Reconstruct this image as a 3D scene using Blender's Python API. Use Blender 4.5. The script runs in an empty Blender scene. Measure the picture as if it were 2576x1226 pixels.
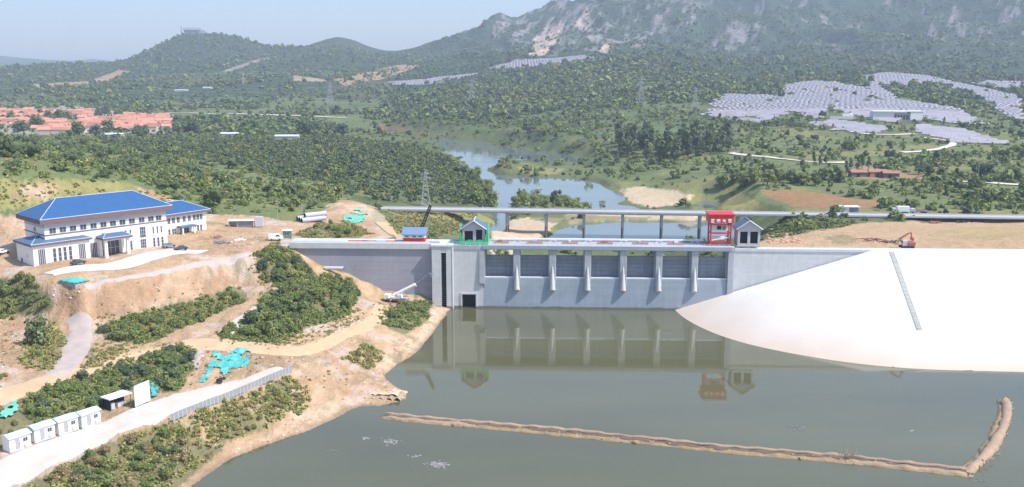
import bpy, bmesh, math, random
import numpy as np
from mathutils import Vector, Matrix
random.seed(7)
RNG = np.random.default_rng(11)
SC = bpy.context.scene
COL = SC.collection

# ------------------------------------------------------------------ camera, sky, sun, exposure
CW, CH = 2576.0, 1226.0          # the picture grid that the plan was read off
FOC = 2400.0
HOR = 163.0
PITCH = math.atan((CH / 2 - HOR) / FOC)
CAMZ = 80.0
cp, sp = math.cos(PITCH), math.sin(PITCH)
cam_d = bpy.data.cameras.new('camera')
cam_d.sensor_width = 36.0
cam_d.lens = FOC / CW * 36.0
cam_d.clip_start = 1.0
cam_d.clip_end = 60000.0
cam = bpy.data.objects.new('camera', cam_d)
COL.objects.link(cam)
cam.location = (0, 0, CAMZ)
cam.rotation_euler = (math.pi / 2 - PITCH, 0, 0)
SC.camera = cam

SUN_AZ = Vector((0.93, -0.37))                 # towards the sun, seen from above
SUN_EL = math.radians(52)
sun_dir = Vector((SUN_AZ.normalized().x * math.cos(SUN_EL), SUN_AZ.normalized().y * math.cos(SUN_EL), math.sin(SUN_EL)))
sun_d = bpy.data.lights.new('sun', 'SUN')
sun_d.energy = 4.2
sun_d.angle = math.radians(0.5)
sun_d.color = (1.0, 0.945, 0.87)
sun = bpy.data.objects.new('sun', sun_d)
COL.objects.link(sun)
sun.location = (200, -100, 500)
sun.rotation_euler = (-sun_dir).to_track_quat('-Z', 'Y').to_euler()
world = bpy.data.worlds.new('World')
SC.world = world
world.use_nodes = True
wn = world.node_tree
for n in list(wn.nodes):
    wn.nodes.remove(n)
sky = wn.nodes.new('ShaderNodeTexSky')
sky.sky_type = 'NISHITA'
sky.sun_disc = False
sky.sun_elevation = SUN_EL
sky.sun_rotation = math.atan2(sun_dir.x, sun_dir.y)
sky.altitude = 0
sky.air_density = 1.0
sky.dust_density = 1.0
sky.ozone_density = 2.6
bg = wn.nodes.new('ShaderNodeBackground')
bg.inputs[1].default_value = 0.15
wo = wn.nodes.new('ShaderNodeOutputWorld')
wn.links.new(sky.outputs[0], bg.inputs[0])
wn.links.new(bg.outputs[0], wo.inputs[0])
vs = SC.view_settings
vs.view_transform = 'Standard'
vs.look = 'None'
vs.gamma = 1.0
vs.use_curve_mapping = False
vs.exposure = 0.68
SC.render.engine = 'CYCLES'
SC.cycles.use_denoising = True
SC.cycles.max_bounces = 6
SC.cycles.diffuse_bounces = 3
SC.cycles.glossy_bounces = 3
SC.cycles.transmission_bounces = 3
SC.cycles.volume_bounces = 0
SC.cycles.transparent_max_bounces = 8

# ------------------------------------------------------------------ picture grid <-> place
def ray(u, v):
    a = (np.asarray(u, float) - CW / 2) / FOC
    b = (CH / 2 - np.asarray(v, float)) / FOC
    return a, cp + b * sp, -sp + b * cp          # x, y, z of the line of sight

def at_z(u, v, z):
    x, y, w = ray(u, v)
    s = (z - CAMZ) / w
    return np.array([x * s, y * s, CAMZ + w * s])

def at_y(u, v, Y):
    x, y, w = ray(u, v)
    s = Y / y
    return np.array([x * s, Y + 0 * x, CAMZ + w * s])

def project(X, Y, Z):
    d = Y * cp - (Z - CAMZ) * sp
    up = Y * sp + (Z - CAMZ) * cp
    d = np.maximum(d, 1e-3)
    return CW / 2 + FOC * X / d, CH / 2 - FOC * up / d

# ------------------------------------------------------------------ noise
def _hash(ix, iy, seed):
    h = (ix.astype(np.int64) * 374761393 + iy.astype(np.int64) * 668265263 + seed * 1442695041) & 0xFFFFFFFF
    h = ((h ^ (h >> 13)) * 1274126177) & 0xFFFFFFFF
    h = h ^ (h >> 16)
    return (h & 0xFFFFFF).astype(np.float64) / 0xFFFFFF

def vnoise(x, y, seed=0):
    ix, iy = np.floor(x), np.floor(y)
    fx, fy = x - ix, y - iy
    fx = fx * fx * (3 - 2 * fx)
    fy = fy * fy * (3 - 2 * fy)
    a = _hash(ix, iy, seed); b = _hash(ix + 1, iy, seed)
    c = _hash(ix, iy + 1, seed); d = _hash(ix + 1, iy + 1, seed)
    return (a * (1 - fx) + b * fx) * (1 - fy) + (c * (1 - fx) + d * fx) * fy - 0.5

def fbm(x, y, scale, octv=4, seed=0, gain=0.5):
    r = 0; a = 1.0; f = 1.0 / scale
    for o in range(octv):
        r = r + a * vnoise(x * f + 17.3 * o, y * f - 9.1 * o, seed + o)
        a *= gain; f *= 2.03
    return r

def sstep(a, b, x):
    t = np.clip((x - a) / (b - a), 0, 1)
    return t * t * (3 - 2 * t)

def inpoly(px, py, poly):
    px = np.asarray(px, float); py = np.asarray(py, float)
    inside = np.zeros(px.shape, bool)
    n = len(poly)
    j = n - 1
    for i in range(n):
        xi, yi = poly[i][0], poly[i][1]
        xj, yj = poly[j][0], poly[j][1]
        c = ((yi > py) != (yj > py)) & (px < (xj - xi) * (py - yi) / (yj - yi + 1e-12) + xi)
        inside ^= c
        j = i
    return inside

def polydist(px, py, line, closed=False):
    best = np.full(np.shape(px), 1e9)
    m = len(line)
    for i in range(m if closed else m - 1):
        x0, y0 = line[i][0], line[i][1]
        x1, y1 = line[(i + 1) % m][0], line[(i + 1) % m][1]
        dx, dy = x1 - x0, y1 - y0
        t = np.clip(((px - x0) * dx + (py - y0) * dy) / (dx * dx + dy * dy + 1e-12), 0, 1)
        best = np.minimum(best, np.hypot(px - x0 - t * dx, py - y0 - t * dy))
    return best

# ------------------------------------------------------------------ dam axis
_pa, _pb = at_z(1150, 772, 0), at_z(1700, 778, 0)
DAM_A = math.atan2(_pb[1] - _pa[1], _pb[0] - _pa[0])
DE = np.array([math.cos(DAM_A), math.sin(DAM_A)])
DN = np.array([-math.sin(DAM_A), math.cos(DAM_A)])     # downstream, away from the camera
_k = -_pa[0] / DE[0]
D0 = np.array([0.0, _pa[1] + _k * DE[1]])

def dam_uv(u, v, off=0.0):
    """line of sight met with the upright plane that lies off metres behind the dam's face: (s, z)"""
    x, y, w = ray(u, v)
    s = (D0 @ DN + off) / (x * DN[0] + y * DN[1])
    p = np.array([x * s, y * s])
    return float((p - D0) @ DE), float(CAMZ + w * s)

def dam_p(s, n, z=0.0):
    p = D0 + s * DE + n * DN
    return np.array([p[0], p[1], z])

def S(u, off=0.0, v=640):
    return dam_uv(u, v, off)[0]

CREST = 21.4
EMB_TOP = dam_uv(2300, 631, 0)[1]
EMB_APEX = at_z(2190, 631, EMB_TOP)

# ------------------------------------------------------------------ terrain control lines  (u, v, z) or (u, v, 'Y', distance)
KY = FOC / 2021.0
CTRL = []
def L(pts, step=0):
    w = []
    for p in pts:
        if len(p) == 3:
            w.append(at_z(p[0], p[1], p[2]))
        else:
            w.append(at_y(p[0], p[1], p[3] * KY))
    for i, q in enumerate(w):
        CTRL.append(q)
        if step and i + 1 < len(w):
            d = np.hypot(*(w[i + 1] - q)[:2])
            k = int(d / step)
            for j in range(1, k + 1):
                CTRL.append(q + (w[i + 1] - q) * (j / (k + 1)))

# reservoir bed and left shore
L([(200, 1420, 0), (350, 1310, 0), (480, 1226, 0), (590, 1150, 0), (700, 1110, 0), (850, 1050, 0), (905, 1022, 0), (1015, 1006, 0),
   (1022, 988, 0), (968, 955, 0), (1060, 880, 0), (1100, 820, 0), (1140, 773, 0)], 12)
for q in [(1000, 1100), (1300, 1000), (1300, 850), (2000, 1100), (2500, 1150), (760, 1226), (1200, 1226), (2000, 1226), (2576, 1226), (1600, 900), (2300, 1000), (1100, 1000), (2800, 1300), (1300, 1400), (700, 1400), (2800, 1000)]:
    L([(q[0], q[1], -4)])
# container road, lower terrace
L([(-250, 1300, 6), (39, 1226, 6), (234, 1128, 6.3), (364, 1075, 6.5), (430, 1054, 6.6), (560, 1005, 6.8), (720, 945, 7.2)], 10)
L([(-250, 1240, 6.1), (-60, 1172, 6.1), (26, 1138, 6.2), (263, 1060, 6.5), (390, 1004, 6.8), (546, 967, 7.2), (680, 928, 7.4)], 10)
L([(120, 1226, 4.2), (300, 1140, 4.2), (450, 1090, 3.6), (560, 1040, 4.2), (650, 1010, 4.5), (760, 970, 5.2)], 12)
L([(350, 1226, 1.8), (560, 1120, 1.6), (700, 1060, 2.2), (830, 1000, 2.5), (900, 990, 1.6), (960, 980, 1.4)], 12)
# dirt roads on the bank
L([(-150, 1040, 10.2), (0, 1000, 10.2), (200, 935, 10.2), (400, 884, 10.2), (520, 862, 10.1), (640, 875, 9.4), (720, 890, 8.6), (800, 872, 7.6), (900, 830, 6), (985, 778, 4.2)], 12)
L([(880, 915, 4.2), (940, 880, 3.4), (1000, 850, 2.8), (1050, 815, 2.6), (1090, 780, 2.4), (1120, 766, 1.6)], 10)
L([(830, 925, 5.2), (760, 925, 6.6), (930, 810, 5.2)])
L([(60, 1040, 8.0), (300, 950, 8.4), (480, 905, 8.8), (600, 905, 8.4), (560, 940, 7.9)], 14)
L([(560, 842, 10.2), (600, 805, 11.0), (645, 770, 12.2), (690, 735, 13.0)], 10)
# slope below the platform
L([(-120, 720, 20.4), (0, 695, 20.4), (130, 716, 20.4), (212, 727, 20.4), (330, 708, 20.4), (450, 683, 20.5), (560, 665, 20.5), (640, 651, 20.6), (680, 622, 20.8)], 7)
L([(-120, 800, 13), (0, 770, 13.5), (120, 790, 13.2), (175, 795, 13.2), (300, 795, 13), (450, 758, 13), (600, 722, 13), (660, 712, 13.6)], 8)
L([(0, 860, 11.5), (60, 900, 11), (190, 850, 11.4), (130, 950, 10.4), (350, 850, 10.9), (470, 825, 11)])
L([(690, 700, 15.2), (730, 700, 14.6), (790, 690, 12.6), (700, 640, 19.5)])
L([(700, 800, 11), (800, 742, 11.6), (870, 722, 9.8), (720, 845, 9.6), (860, 790, 8), (620, 845, 10.2), (930, 760, 7)])
# ground along the foot of the left wall
for u, v in [(745, 630), (790, 662), (850, 687), (910, 715), (965, 748), (1030, 757), (1088, 760)]:
    s_, z_ = dam_uv(u, v, -0.5)
    CTRL.append(dam_p(s_, -0.5, z_))
    CTRL.append(dam_p(s_, -6, z_ - (0.2 if u > 900 else 0.6)))
for u in (760, 850, 950, 1050):
    CTRL.append(dam_p(S(u), 9, 19.6))
    CTRL.append(dam_p(S(u), 20, 19.0))
for u in (1120, 1250, 1400, 1600, 1800):
    for n in (-8, 5, 14, 40):
        CTRL.append(dam_p(S(u), n, -7 if n < 40 else -6.5))
CTRL.append(dam_p(S(1120), 14, 12)); CTRL.append(dam_p(S(1090), 30, 15)); CTRL.append(dam_p(S(1180), 40, 6))
for u in (1900, 2050, 2200, 2400, 2600, 2900):
    CTRL.append(dam_p(S(u), 4, 20.3)); CTRL.append(dam_p(S(u), 14, 19.6))
# platform
L([(-200, 670, 20.8), (20, 665, 20.8), (100, 690, 20.7), (300, 675, 20.7), (500, 640, 20.8), (640, 628, 20.8), (430, 612, 20.9), (560, 590, 20.9), (700, 582, 20.7), (0, 600, 21), (600, 560, 20.9), (740, 590, 20.6), (660, 600, 20.8), (-100, 620, 21), (250, 640, 20.8), (200, 560, 21), (330, 545, 21), (100, 580, 21)])
# rise behind the building
L([(-200, 560, 'Y', 262), (0, 545, 'Y', 262), (200, 520, 'Y', 282), (420, 520, 'Y', 303)])
L([(-250, 445, 'Y', 285), (0, 455, 'Y', 292), (200, 456, 'Y', 312), (330, 465, 'Y', 322), (420, 492, 'Y', 325), (470, 515, 'Y', 322), (540, 540, 'Y', 317)], 12)
L([(-300, 400, 'Y', 400), (0, 402, 'Y', 400), (0, 372, 'Y', 500), (0, 347, 'Y', 690), (0, 336, 'Y', 850), (-300, 340, 'Y', 800)])
L([(200, 420, 'Y', 400), (200, 382, 'Y', 520), (200, 352, 'Y', 700), (400, 440, 'Y', 400), (400, 400, 'Y', 500), (400, 360, 'Y', 690), (300, 338, 'Y', 850)])
L([(600, 470, 'Y', 390), (600, 425, 'Y', 480), (600, 380, 'Y', 610), (600, 540, 'Y', 315), (640, 548, 20.7), (600, 345, 'Y', 850)])
L([(740, 560, 20.4), (800, 535, 20.3), (880, 502, 'Y', 360), (930, 520, 'Y', 350), (880, 560, 17.5), (840, 590, 18.5), (960, 592, 18.2), (1000, 572, 15.5), (1010, 545, 'Y', 352), (1060, 560, 13.5), (1120, 590, 14)])
L([(940, 530, 'Y', 398), (1000, 536, 'Y', 400), (1080, 541, 'Y', 400)], 10)
L([(800, 480, 'Y', 420), (900, 452, 'Y', 480), (1000, 425, 'Y', 555), (1090, 405, 'Y', 620), (1150, 460, 'Y', 520), (1200, 500, 'Y', 480), (1190, 520, 'Y', 440), (1150, 540, 'Y', 395), (1180, 560, 'Y', 365), (1060, 480, 'Y', 460)])
L([(700, 400, 'Y', 560), (700, 352, 'Y', 750), (900, 370, 'Y', 700), (900, 345, 'Y', 840), (1040, 372, 'Y', 730)])
# the plain with the village, far left
L([(0, 300, 'Y', 1050), (200, 305, 'Y', 1000), (430, 300, 'Y', 1050), (0, 272, 'Y', 1300), (250, 270, 'Y', 1300), (500, 290, 'Y', 1100), (700, 300, 'Y', 1050), (700, 270, 'Y', 1300), (850, 300, 'Y', 1050), (-300, 290, 'Y', 1100)])
L([(0, 235, 'Y', 1550), (300, 235, 'Y', 1550), (500, 240, 'Y', 1480), (600, 215, 'Y', 1600), (690, 195, 'Y', 1650), (800, 235, 'Y', 1500), (-300, 230, 'Y', 1600)])
L([(740, 255, 'Y', 1330), (820, 250, 'Y', 1330)])
L([(0, 186, 'Y', 2200), (100, 172, 'Y', 2350), (170, 157, 'Y', 2480), (215, 160, 'Y', 2480), (250, 174, 'Y', 2450), (290, 185, 'Y', 2200), (-300, 185, 'Y', 2300)], 150)
# left hills
L([(290, 168, 'Y', 2750), (350, 142, 'Y', 2780), (420, 104, 'Y', 2800), (455, 84, 'Y', 2800), (500, 80, 'Y', 2800), (560, 90, 'Y', 2850), (600, 94, 'Y', 2850), (650, 114, 'Y', 2880), (690, 126, 'Y', 2900), (750, 126, 'Y', 2950), (800, 108, 'Y', 3000), (850, 92, 'Y', 3000), (900, 106, 'Y', 3000), (950, 132, 'Y', 2950), (1000, 146, 'Y', 2850)], 60)
for u, v in ((290, 168), (420, 110), (500, 95), (600, 105), (700, 135), (750, 135), (850, 105), (950, 140), (1000, 150)):
    L([(u, v + 22, 'Y', 3250)])
L([(400, 190, 'Y', 2050), (520, 185, 'Y', 2050), (640, 172, 'Y', 2200), (760, 180, 'Y', 2150), (880, 180, 'Y', 2050), (980, 176, 'Y', 2200), (480, 130, 'Y', 2480), (560, 140, 'Y', 2420), (850, 130, 'Y', 2550), (720, 155, 'Y', 2500)])
for u in (-300, 0, 170, 300, 480, 680, 850, 1000):
    L([(u, 175, 'Y', 3900), (u, 172, 'Y', 5200)])
L([(-300, 150, 'Y', 7400), (-100, 138, 'Y', 7400), (0, 140, 'Y', 7400), (60, 147, 'Y', 7400), (110, 150, 'Y', 7400), (160, 158, 'Y', 7400), (230, 148, 'Y', 7400), (270, 152, 'Y', 7400), (310, 162, 'Y', 7400), (500, 165, 'Y', 7400), (800, 165, 'Y', 7400), (1100, 165, 'Y', 7400)], 500)
# foothills and the big mountain
L([(1000, 310, 'Y', 1000), (1150, 320, 'Y', 930), (1300, 330, 'Y', 880), (1400, 350, 'Y', 800), (1520, 375, 'Y', 720)])
L([(900, 255, 'Y', 1400), (1000, 252, 'Y', 1400), (1200, 250, 'Y', 1280), (1400, 250, 'Y', 1200), (1600, 250, 'Y', 1120), (1760, 255, 'Y', 1060), (1100, 290, 'Y', 1120), (1300, 295, 'Y', 1050), (1500, 310, 'Y', 930), (1700, 300, 'Y', 920), (1640, 345, 'Y', 790)])
L([(980, 208, 'Y', 1750), (1100, 197, 'Y', 1780), (1280, 170, 'Y', 1850), (1380, 152, 'Y', 1880), (1470, 141, 'Y', 1900), (1560, 148, 'Y', 1800), (1640, 150, 'Y', 1720), (1720, 165, 'Y', 1650), (1830, 195, 'Y', 1500)], 90)
L([(1000, 190, 'Y', 2000), (1150, 160, 'Y', 2050), (1300, 130, 'Y', 2150), (1450, 112, 'Y', 2200), (1600, 115, 'Y', 2150), (1750, 140, 'Y', 2000), (1850, 165, 'Y', 2050)], 150)
L([(1000, 131, 'Y', 2900), (1100, 106, 'Y', 2950), (1200, 76, 'Y', 3000), (1265, 50, 'Y', 3000), (1300, 60, 'Y', 3000), (1360, 32, 'Y', 3050), (1450, 5, 'Y', 3100), (1560, -30, 'Y', 3150), (1700, -75, 'Y', 3200), (1850, -90, 'Y', 3300), (2050, -110, 'Y', 3300), (2300, -105, 'Y', 3300), (2576, -80, 'Y', 3200), (2900, -60, 'Y', 3100)], 130)
L([(1200, 118, 'Y', 2500), (1330, 85, 'Y', 2550), (1450, 60, 'Y', 2600), (1600, 55, 'Y', 2600), (1740, 40, 'Y', 2600), (1880, 70, 'Y', 2850), (1960, 40, 'Y', 2600), (2080, 70, 'Y', 2650), (2250, 60, 'Y', 2600), (2440, 40, 'Y', 2550), (2600, 55, 'Y', 2500), (2900, 60, 'Y', 2500)])
L([(1880, 150, 'Y', 2350), (1980, 120, 'Y', 2150), (2060, 140, 'Y', 2280), (2200, 125, 'Y', 2150), (2400, 125, 'Y', 2100), (2576, 140, 'Y', 2000), (2900, 150, 'Y', 2000)])
for u in (1200, 1450, 1700, 2000, 2300, 2600, 2900):
    L([(u, 60, 'Y', 4200), (u, 150, 'Y', 5600)])
    L([(u, 165, 'Y', 9000)])
L([(-300, 165, 'Y', 9300), (300, 165, 'Y', 9300), (800, 165, 'Y', 9300)])
# the slope with the solar park
L([(1790, 262, 'Y', 1050), (1830, 238, 'Y', 1170), (1980, 214, 'Y', 1290), (2130, 210, 'Y', 1330), (2190, 186, 'Y', 1480), (2320, 192, 'Y', 1500), (2450, 215, 'Y', 1450), (2576, 228, 'Y', 1400), (2576, 205, 'Y', 1550), (2900, 230, 'Y', 1400)])
L([(1900, 198, 'Y', 1480), (2100, 190, 'Y', 1560), (2300, 172, 'Y', 1700), (2576, 190, 'Y', 1700)])
L([(1800, 300, 'Y', 930), (1900, 306, 'Y', 900), (2050, 285, 'Y', 950), (2200, 300, 'Y', 900), (2310, 300, 'Y', 890), (2400, 285, 'Y', 990), (2480, 330, 'Y', 850), (2540, 360, 'Y', 730), (2300, 350, 'Y', 720), (2150, 335, 'Y', 770), (2576, 290, 'Y', 1050), (2900, 340, 'Y', 800)])
L([(1850, 350, 'Y', 760), (2000, 372, 'Y', 690), (2200, 390, 'Y', 630), (2390, 380, 'Y', 660), (2300, 410, 'Y', 590), (2576, 400, 'Y', 620), (1750, 385, 'Y', 680), (2000, 410, 'Y', 580)])
L([(1560, 408, 'Y', 680), (1650, 430, 'Y', 570), (1800, 440, 'Y', 540), (1900, 440, 'Y', 530), (2100, 440, 'Y', 530), (2300, 450, 'Y', 510), (2500, 460, 'Y', 500), (2900, 460, 'Y', 500)])
L([(1800, 480, 'Y', 452), (1900, 478, 'Y', 465), (2100, 480, 'Y', 465), (2500, 490, 'Y', 460), (1840, 520, 'Y', 405), (2000, 525, 'Y', 405), (2200, 527, 'Y', 405)])
_b0, _b1 = at_z(1100, 529.5, 8.2), at_z(2500, 549, 8.2)
for k in (0.62, 0.72, 0.8, 0.9, 1.0, 1.15):
    q = _b0 + (_b1 - _b0) * k
    dz_ = 2.4 if k > 0.84 else 0.5
    CTRL.append(q - np.array([0, 0, dz_])); CTRL.append(q + np.array([0, 5, -dz_])); CTRL.append(q + np.array([0, 14, -0.4])); CTRL.append(q - np.array([0, 10, 1.2 + dz_ * 0.5]))
L([(2000, 560, 7), (2000, 600, 14), (2150, 580, 9), (2300, 570, 9), (2300, 600, 14), (2500, 575, 9), (2500, 605, 15), (1960, 580, 9), (1930, 610, 16), (2900, 600, 14)])
# river banks and sand
for p in [(1240, 560), (1300, 590), (1330, 575), (1400, 560), (1340, 560), (1600, 545), (1500, 545), (1700, 545), (1650, 495), (1720, 505), (1590, 485), (1470, 432), (1350, 428), (1820, 545)]:
    L([(p[0], p[1], -3.6)])
L([(1560, 440, -2.5), (1640, 465, -2), (1750, 485, 0)])

# ------------------------------------------------------------------ terrain surface
CTRL = np.array(CTRL)
def _feat(X, Y):
    return np.stack([X / Y * 1.0, np.log(np.maximum(Y, 1.0)) * 0.8], -1)
_cf = _feat(CTRL[:, 0], CTRL[:, 1])
# thin out doubled points
_keep = []
for i in range(len(_cf)):
    ok = True
    for j in _keep[-40:]:
        if np.hypot(*(_cf[i] - _cf[j])) < 0.004:
            ok = False
            break
    if ok:
        _keep.append(i)
CTRL = CTRL[_keep]; _cf = _cf[_keep]
_n = len(_cf)
_d = np.hypot(_cf[:, None, 0] - _cf[None, :, 0], _cf[:, None, 1] - _cf[None, :, 1])
_A = np.zeros((_n + 1, _n + 1))
_A[:_n, :_n] = -_d
_A[:_n, :_n][np.diag_indices(_n)] += 0.0006
_A[:_n, _n] = 1; _A[_n, :_n] = 1
_w = np.linalg.solve(_A, np.concatenate([CTRL[:, 2], [0]]))
def rbf(X, Y):
    f = _feat(X, Y).reshape(-1, 2)
    out = np.empty(len(f))
    for i in range(0, len(f), 20000):
        q = f[i:i + 20000]
        d = np.hypot(q[:, None, 0] - _cf[None, :, 0], q[:, None, 1] - _cf[None, :, 1])
        out[i:i + 20000] = -d @ _w[:_n] + _w[_n]
    return out.reshape(np.shape(X))

NT, NY = 700, 820
T0, T1 = -0.84, 0.84
Y0, Y1 = 60.0, 11500.0
ts = np.linspace(T0, T1, NT)
lys = np.linspace(math.log(Y0), math.log(Y1), NY)
# solve on every second node, then fill
_tc = np.linspace(T0, T1, 350); _yc = np.linspace(lys[0], lys[-1], 410)
_TT, _YY = np.meshgrid(_tc, np.exp(_yc))
_zc = rbf(_TT * _YY, _YY)
def bilin(Z, t, ly, t0=T0, t1=T1, l0=None, l1=None):
    ny, nt = Z.shape
    a = np.clip((t - t0) / (t1 - t0) * (nt - 1), 0, nt - 1.001)
    b = np.clip((ly - lys[0]) / (lys[-1] - lys[0]) * (ny - 1), 0, ny - 1.001)
    i = a.astype(int); j = b.astype(int)
    fa = a - i; fb = b - j
    return (Z[j, i] * (1 - fa) + Z[j, i + 1] * fa) * (1 - fb) + (Z[j + 1, i] * (1 - fa) + Z[j + 1, i + 1] * fa) * fb
TT, LY = np.meshgrid(ts, lys)
GY = np.exp(LY); GX = TT * GY
GZ = bilin(_zc, TT, LY)
Z_base = GZ.copy()

# relief noise
mt = sstep(2150, 2750, GY) * sstep(5600, 4200, GY)
hi = sstep(10, 130, GZ)
right_m = sstep(-0.13, -0.02, TT)
rn = 1 - np.abs(fbm(GX + 0.35 * GY, GY * 0.45, 330, 4, 3)) * 2.4
GZ += mt * hi * (rn - 0.6) * (8 + 62 * right_m)
GZ += mt * hi * fbm(GX, GY, 90, 4, 5) * (5 + 11 * right_m)
GZ += mt * sstep(60, 150, GZ) * right_m * (0.12 - np.abs(fbm(GX + GY * 0.3, GY * 0.5, 120, 4, 9))) * 46
mid = sstep(380, 620, GY) * (1 - mt)
GZ += mid * fbm(GX, GY, 70, 4, 21) * 2.2
# terraces on the far plain, rills on bare slopes
plat_poly = [(-300, 742), (130, 728), (216, 739), (335, 718), (455, 693), (565, 674), (650, 660), (715, 632), (800, 590), (760, 575), (600, 540), (420, 530), (-300, 545)]
gu, gv = project(GX, GY, Z_base)
flat = inpoly(gu, gv, plat_poly) & (GY > 200) & (GY < 420)
rough = sstep(400, 300, GY) * (~flat)
GZ += rough * fbm(GX, GY, 9, 4, 31) * 0.75
GZ += np.where(flat, fbm(GX, GY, 12, 3, 33) * 0.25, 0)
GZ += (TT > 0.27) * sstep(D0[1] + 4, D0[1] + 16, GY) * sstep(440, 400, GY) * fbm(GX * 0.5, GY, 12, 4, 37) * 1.5
GZ += rough * (np.abs(fbm(GX, GY * 0.3, 6, 3, 35)) - 0.15) * 0.8

# --- basins: reservoir and river
def W(pts, z):
    return [tuple(at_z(p[0], p[1], z)[:2]) for p in pts]
shore_l = [(200, 1420), (350, 1310), (480, 1226), (535, 1185), (590, 1150), (640, 1128), (700, 1110), (775, 1082), (850, 1050), (880, 1032), (905, 1022), (960, 1021), (1015, 1010), (1024, 997), (1020, 987), (995, 972), (968, 955), (962, 945), (1000, 915), (1050, 885), (1058, 872), (1082, 845), (1100, 820), (1125, 790), (1140, 774)]
toe_r = [(1697, 779), (1715, 796), (1740, 812), (1780, 832), (1830, 851), (1900, 871), (2000, 891), (2100, 908), (2200, 920), (2300, 928), (2400, 932), (2576, 936), (2800, 940), (3300, 948)]
toe_w = W(toe_r, 0.0)
res_w = W(shore_l, 0.0) + [tuple(dam_p(S(1141), 3)[:2]), tuple(dam_p(S(1697) + 2, 3)[:2])] + toe_w + [(600, 60), (-60, 40)]
riv_a = [(860, 332), (960, 334), (1040, 345), (1110, 351), (1200, 358), (1300, 371), (1400, 385), (1470, 395), (1490, 406), (1440, 418), (1330, 415), (1250, 417), (1222, 429), (1250, 441), (1350, 445), (1450, 450), (1510, 460), (1556, 482), (1580, 502), (1560, 515), (1640, 530), (1560, 533), (1475, 524), (1452, 508), (1385, 496), (1320, 493), (1290, 503), (1286, 528), (1287, 550), (1270, 575), (1262, 610), (1190, 620), (1235, 570), (1246, 530), (1243, 500), (1222, 470), (1205, 445), (1170, 415), (1140, 398), (1100, 374), (1040, 362), (960, 350), (860, 342)]
riv_b = [(1360, 640), (1372, 598), (1400, 578), (1450, 564), (1560, 556), (1680, 560), (1740, 556), (1790, 553), (1860, 560), (1900, 640)]
riv_c = [(1680, 522), (1740, 513), (1762, 504), (1808, 508), (1818, 540), (1760, 540)]
RIVZ = -5.0
rivs = [W(p, RIVZ) for p in (riv_a, riv_b, riv_c)]

def basin(Z, poly, level, depth, slope, sel, wob=1.2):
    x, y = GX[sel], GY[sel]
    k = 0.6 if level == 0 else 1.0
    xw = x + fbm(x, y, 7, 3, 51) * wob * k; yw = y + fbm(x, y, 7, 3, 57) * wob * k
    ins = inpoly(xw, yw, poly)
    d = polydist(xw, yw, poly, True)
    z = Z[sel]
    zi = level - np.minimum(depth, 0.05 + d * slope)
    zo = np.maximum(z, level + np.minimum(0.9, 0.08 + d * 0.25))
    zo = np.minimum(zo, np.maximum(level + 0.1 + d * 1.1, level + 0.1))
    Z[sel] = np.where(ins, np.minimum(z, zi), zo)
sel_res = (GY < D0[1] + 14) & (GX > -150)
basin(GZ, res_w, 0.0, 4.0, 0.35, sel_res)
sel_riv = (GY > D0[1] + 20) & (GY < 1500) & (TT > -0.35) & (TT < 0.45)
for p in rivs:
    x, y = GX[sel_riv], GY[sel_riv]
allr = np.zeros(int(sel_riv.sum()), bool); dist = np.full(int(sel_riv.sum()), 1e9)
_x, _y = GX[sel_riv], GY[sel_riv]
_xw = _x + fbm(_x, _y, 16, 3, 51) * 5; _yw = _y + fbm(_x, _y, 16, 3, 57) * 5
for p in rivs:
    allr |= inpoly(_xw, _yw, p)
    dist = np.minimum(dist, polydist(_xw, _yw, p, True))
_z = GZ[sel_riv]
_zo = np.maximum(_z, RIVZ + np.minimum(1.0, 0.1 + dist * 0.12))
_zo = np.minimum(_zo, RIVZ + 0.2 + dist * 0.6)
GZ[sel_riv] = np.where(allr, np.minimum(_z, RIVZ - np.minimum(2.0, 0.05 + dist * 0.2)), _zo)

# --- under the white facing and behind the dam
emb_w = toe_w + [tuple(dam_p(S(3300, 0, 630), 0.0)[:2]), tuple(dam_p(S(2190, 0, 631), 0.0)[:2])]
sel = (GY < D0[1] + 40)
x, y = GX[sel], GY[sel]
ins = inpoly(x, y, emb_w)
dt = polydist(x, y, toe_w)
s_ = (x - D0[0]) * DE[0] + (y - D0[1]) * DE[1]
n_ = (x - D0[0]) * DN[0] + (y - D0[1]) * DN[1]
dc = np.hypot(np.minimum(s_ - S(2190, 0, 631), 0), n_)
z = GZ[sel]
z = np.where(ins, EMB_TOP * dt / (dt + dc + 1e-6) - 2.5, z)
# dam footprint
foot = (s_ > S(1088) + 0.5) & (s_ < S(1845)) & (n_ > -2.5) & (n_ < 12)
z = np.where(foot, np.minimum(z, -6), z)
wing = (s_ > S(1838)) & (n_ >= -2.2) & (n_ < 3.0) & (s_ < S(2300, 0, 631))
z = np.where(wing, np.minimum(z, -5.0), z)
behind = (s_ > S(1845)) & (n_ >= 3.0)
z = np.where(behind, np.minimum(z, EMB_TOP - 0.35), z)
lw = (s_ < S(1088)) & (s_ > S(745)) & (n_ > 0.6) & (n_ < 7.0)
z = np.where(lw, np.minimum(z, 19.5), z)
GZ[sel] = z

def H(X, Y):
    X = np.asarray(X, float); Y = np.asarray(Y, float)
    return bilin(GZ, X / Y, np.log(Y))

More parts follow.
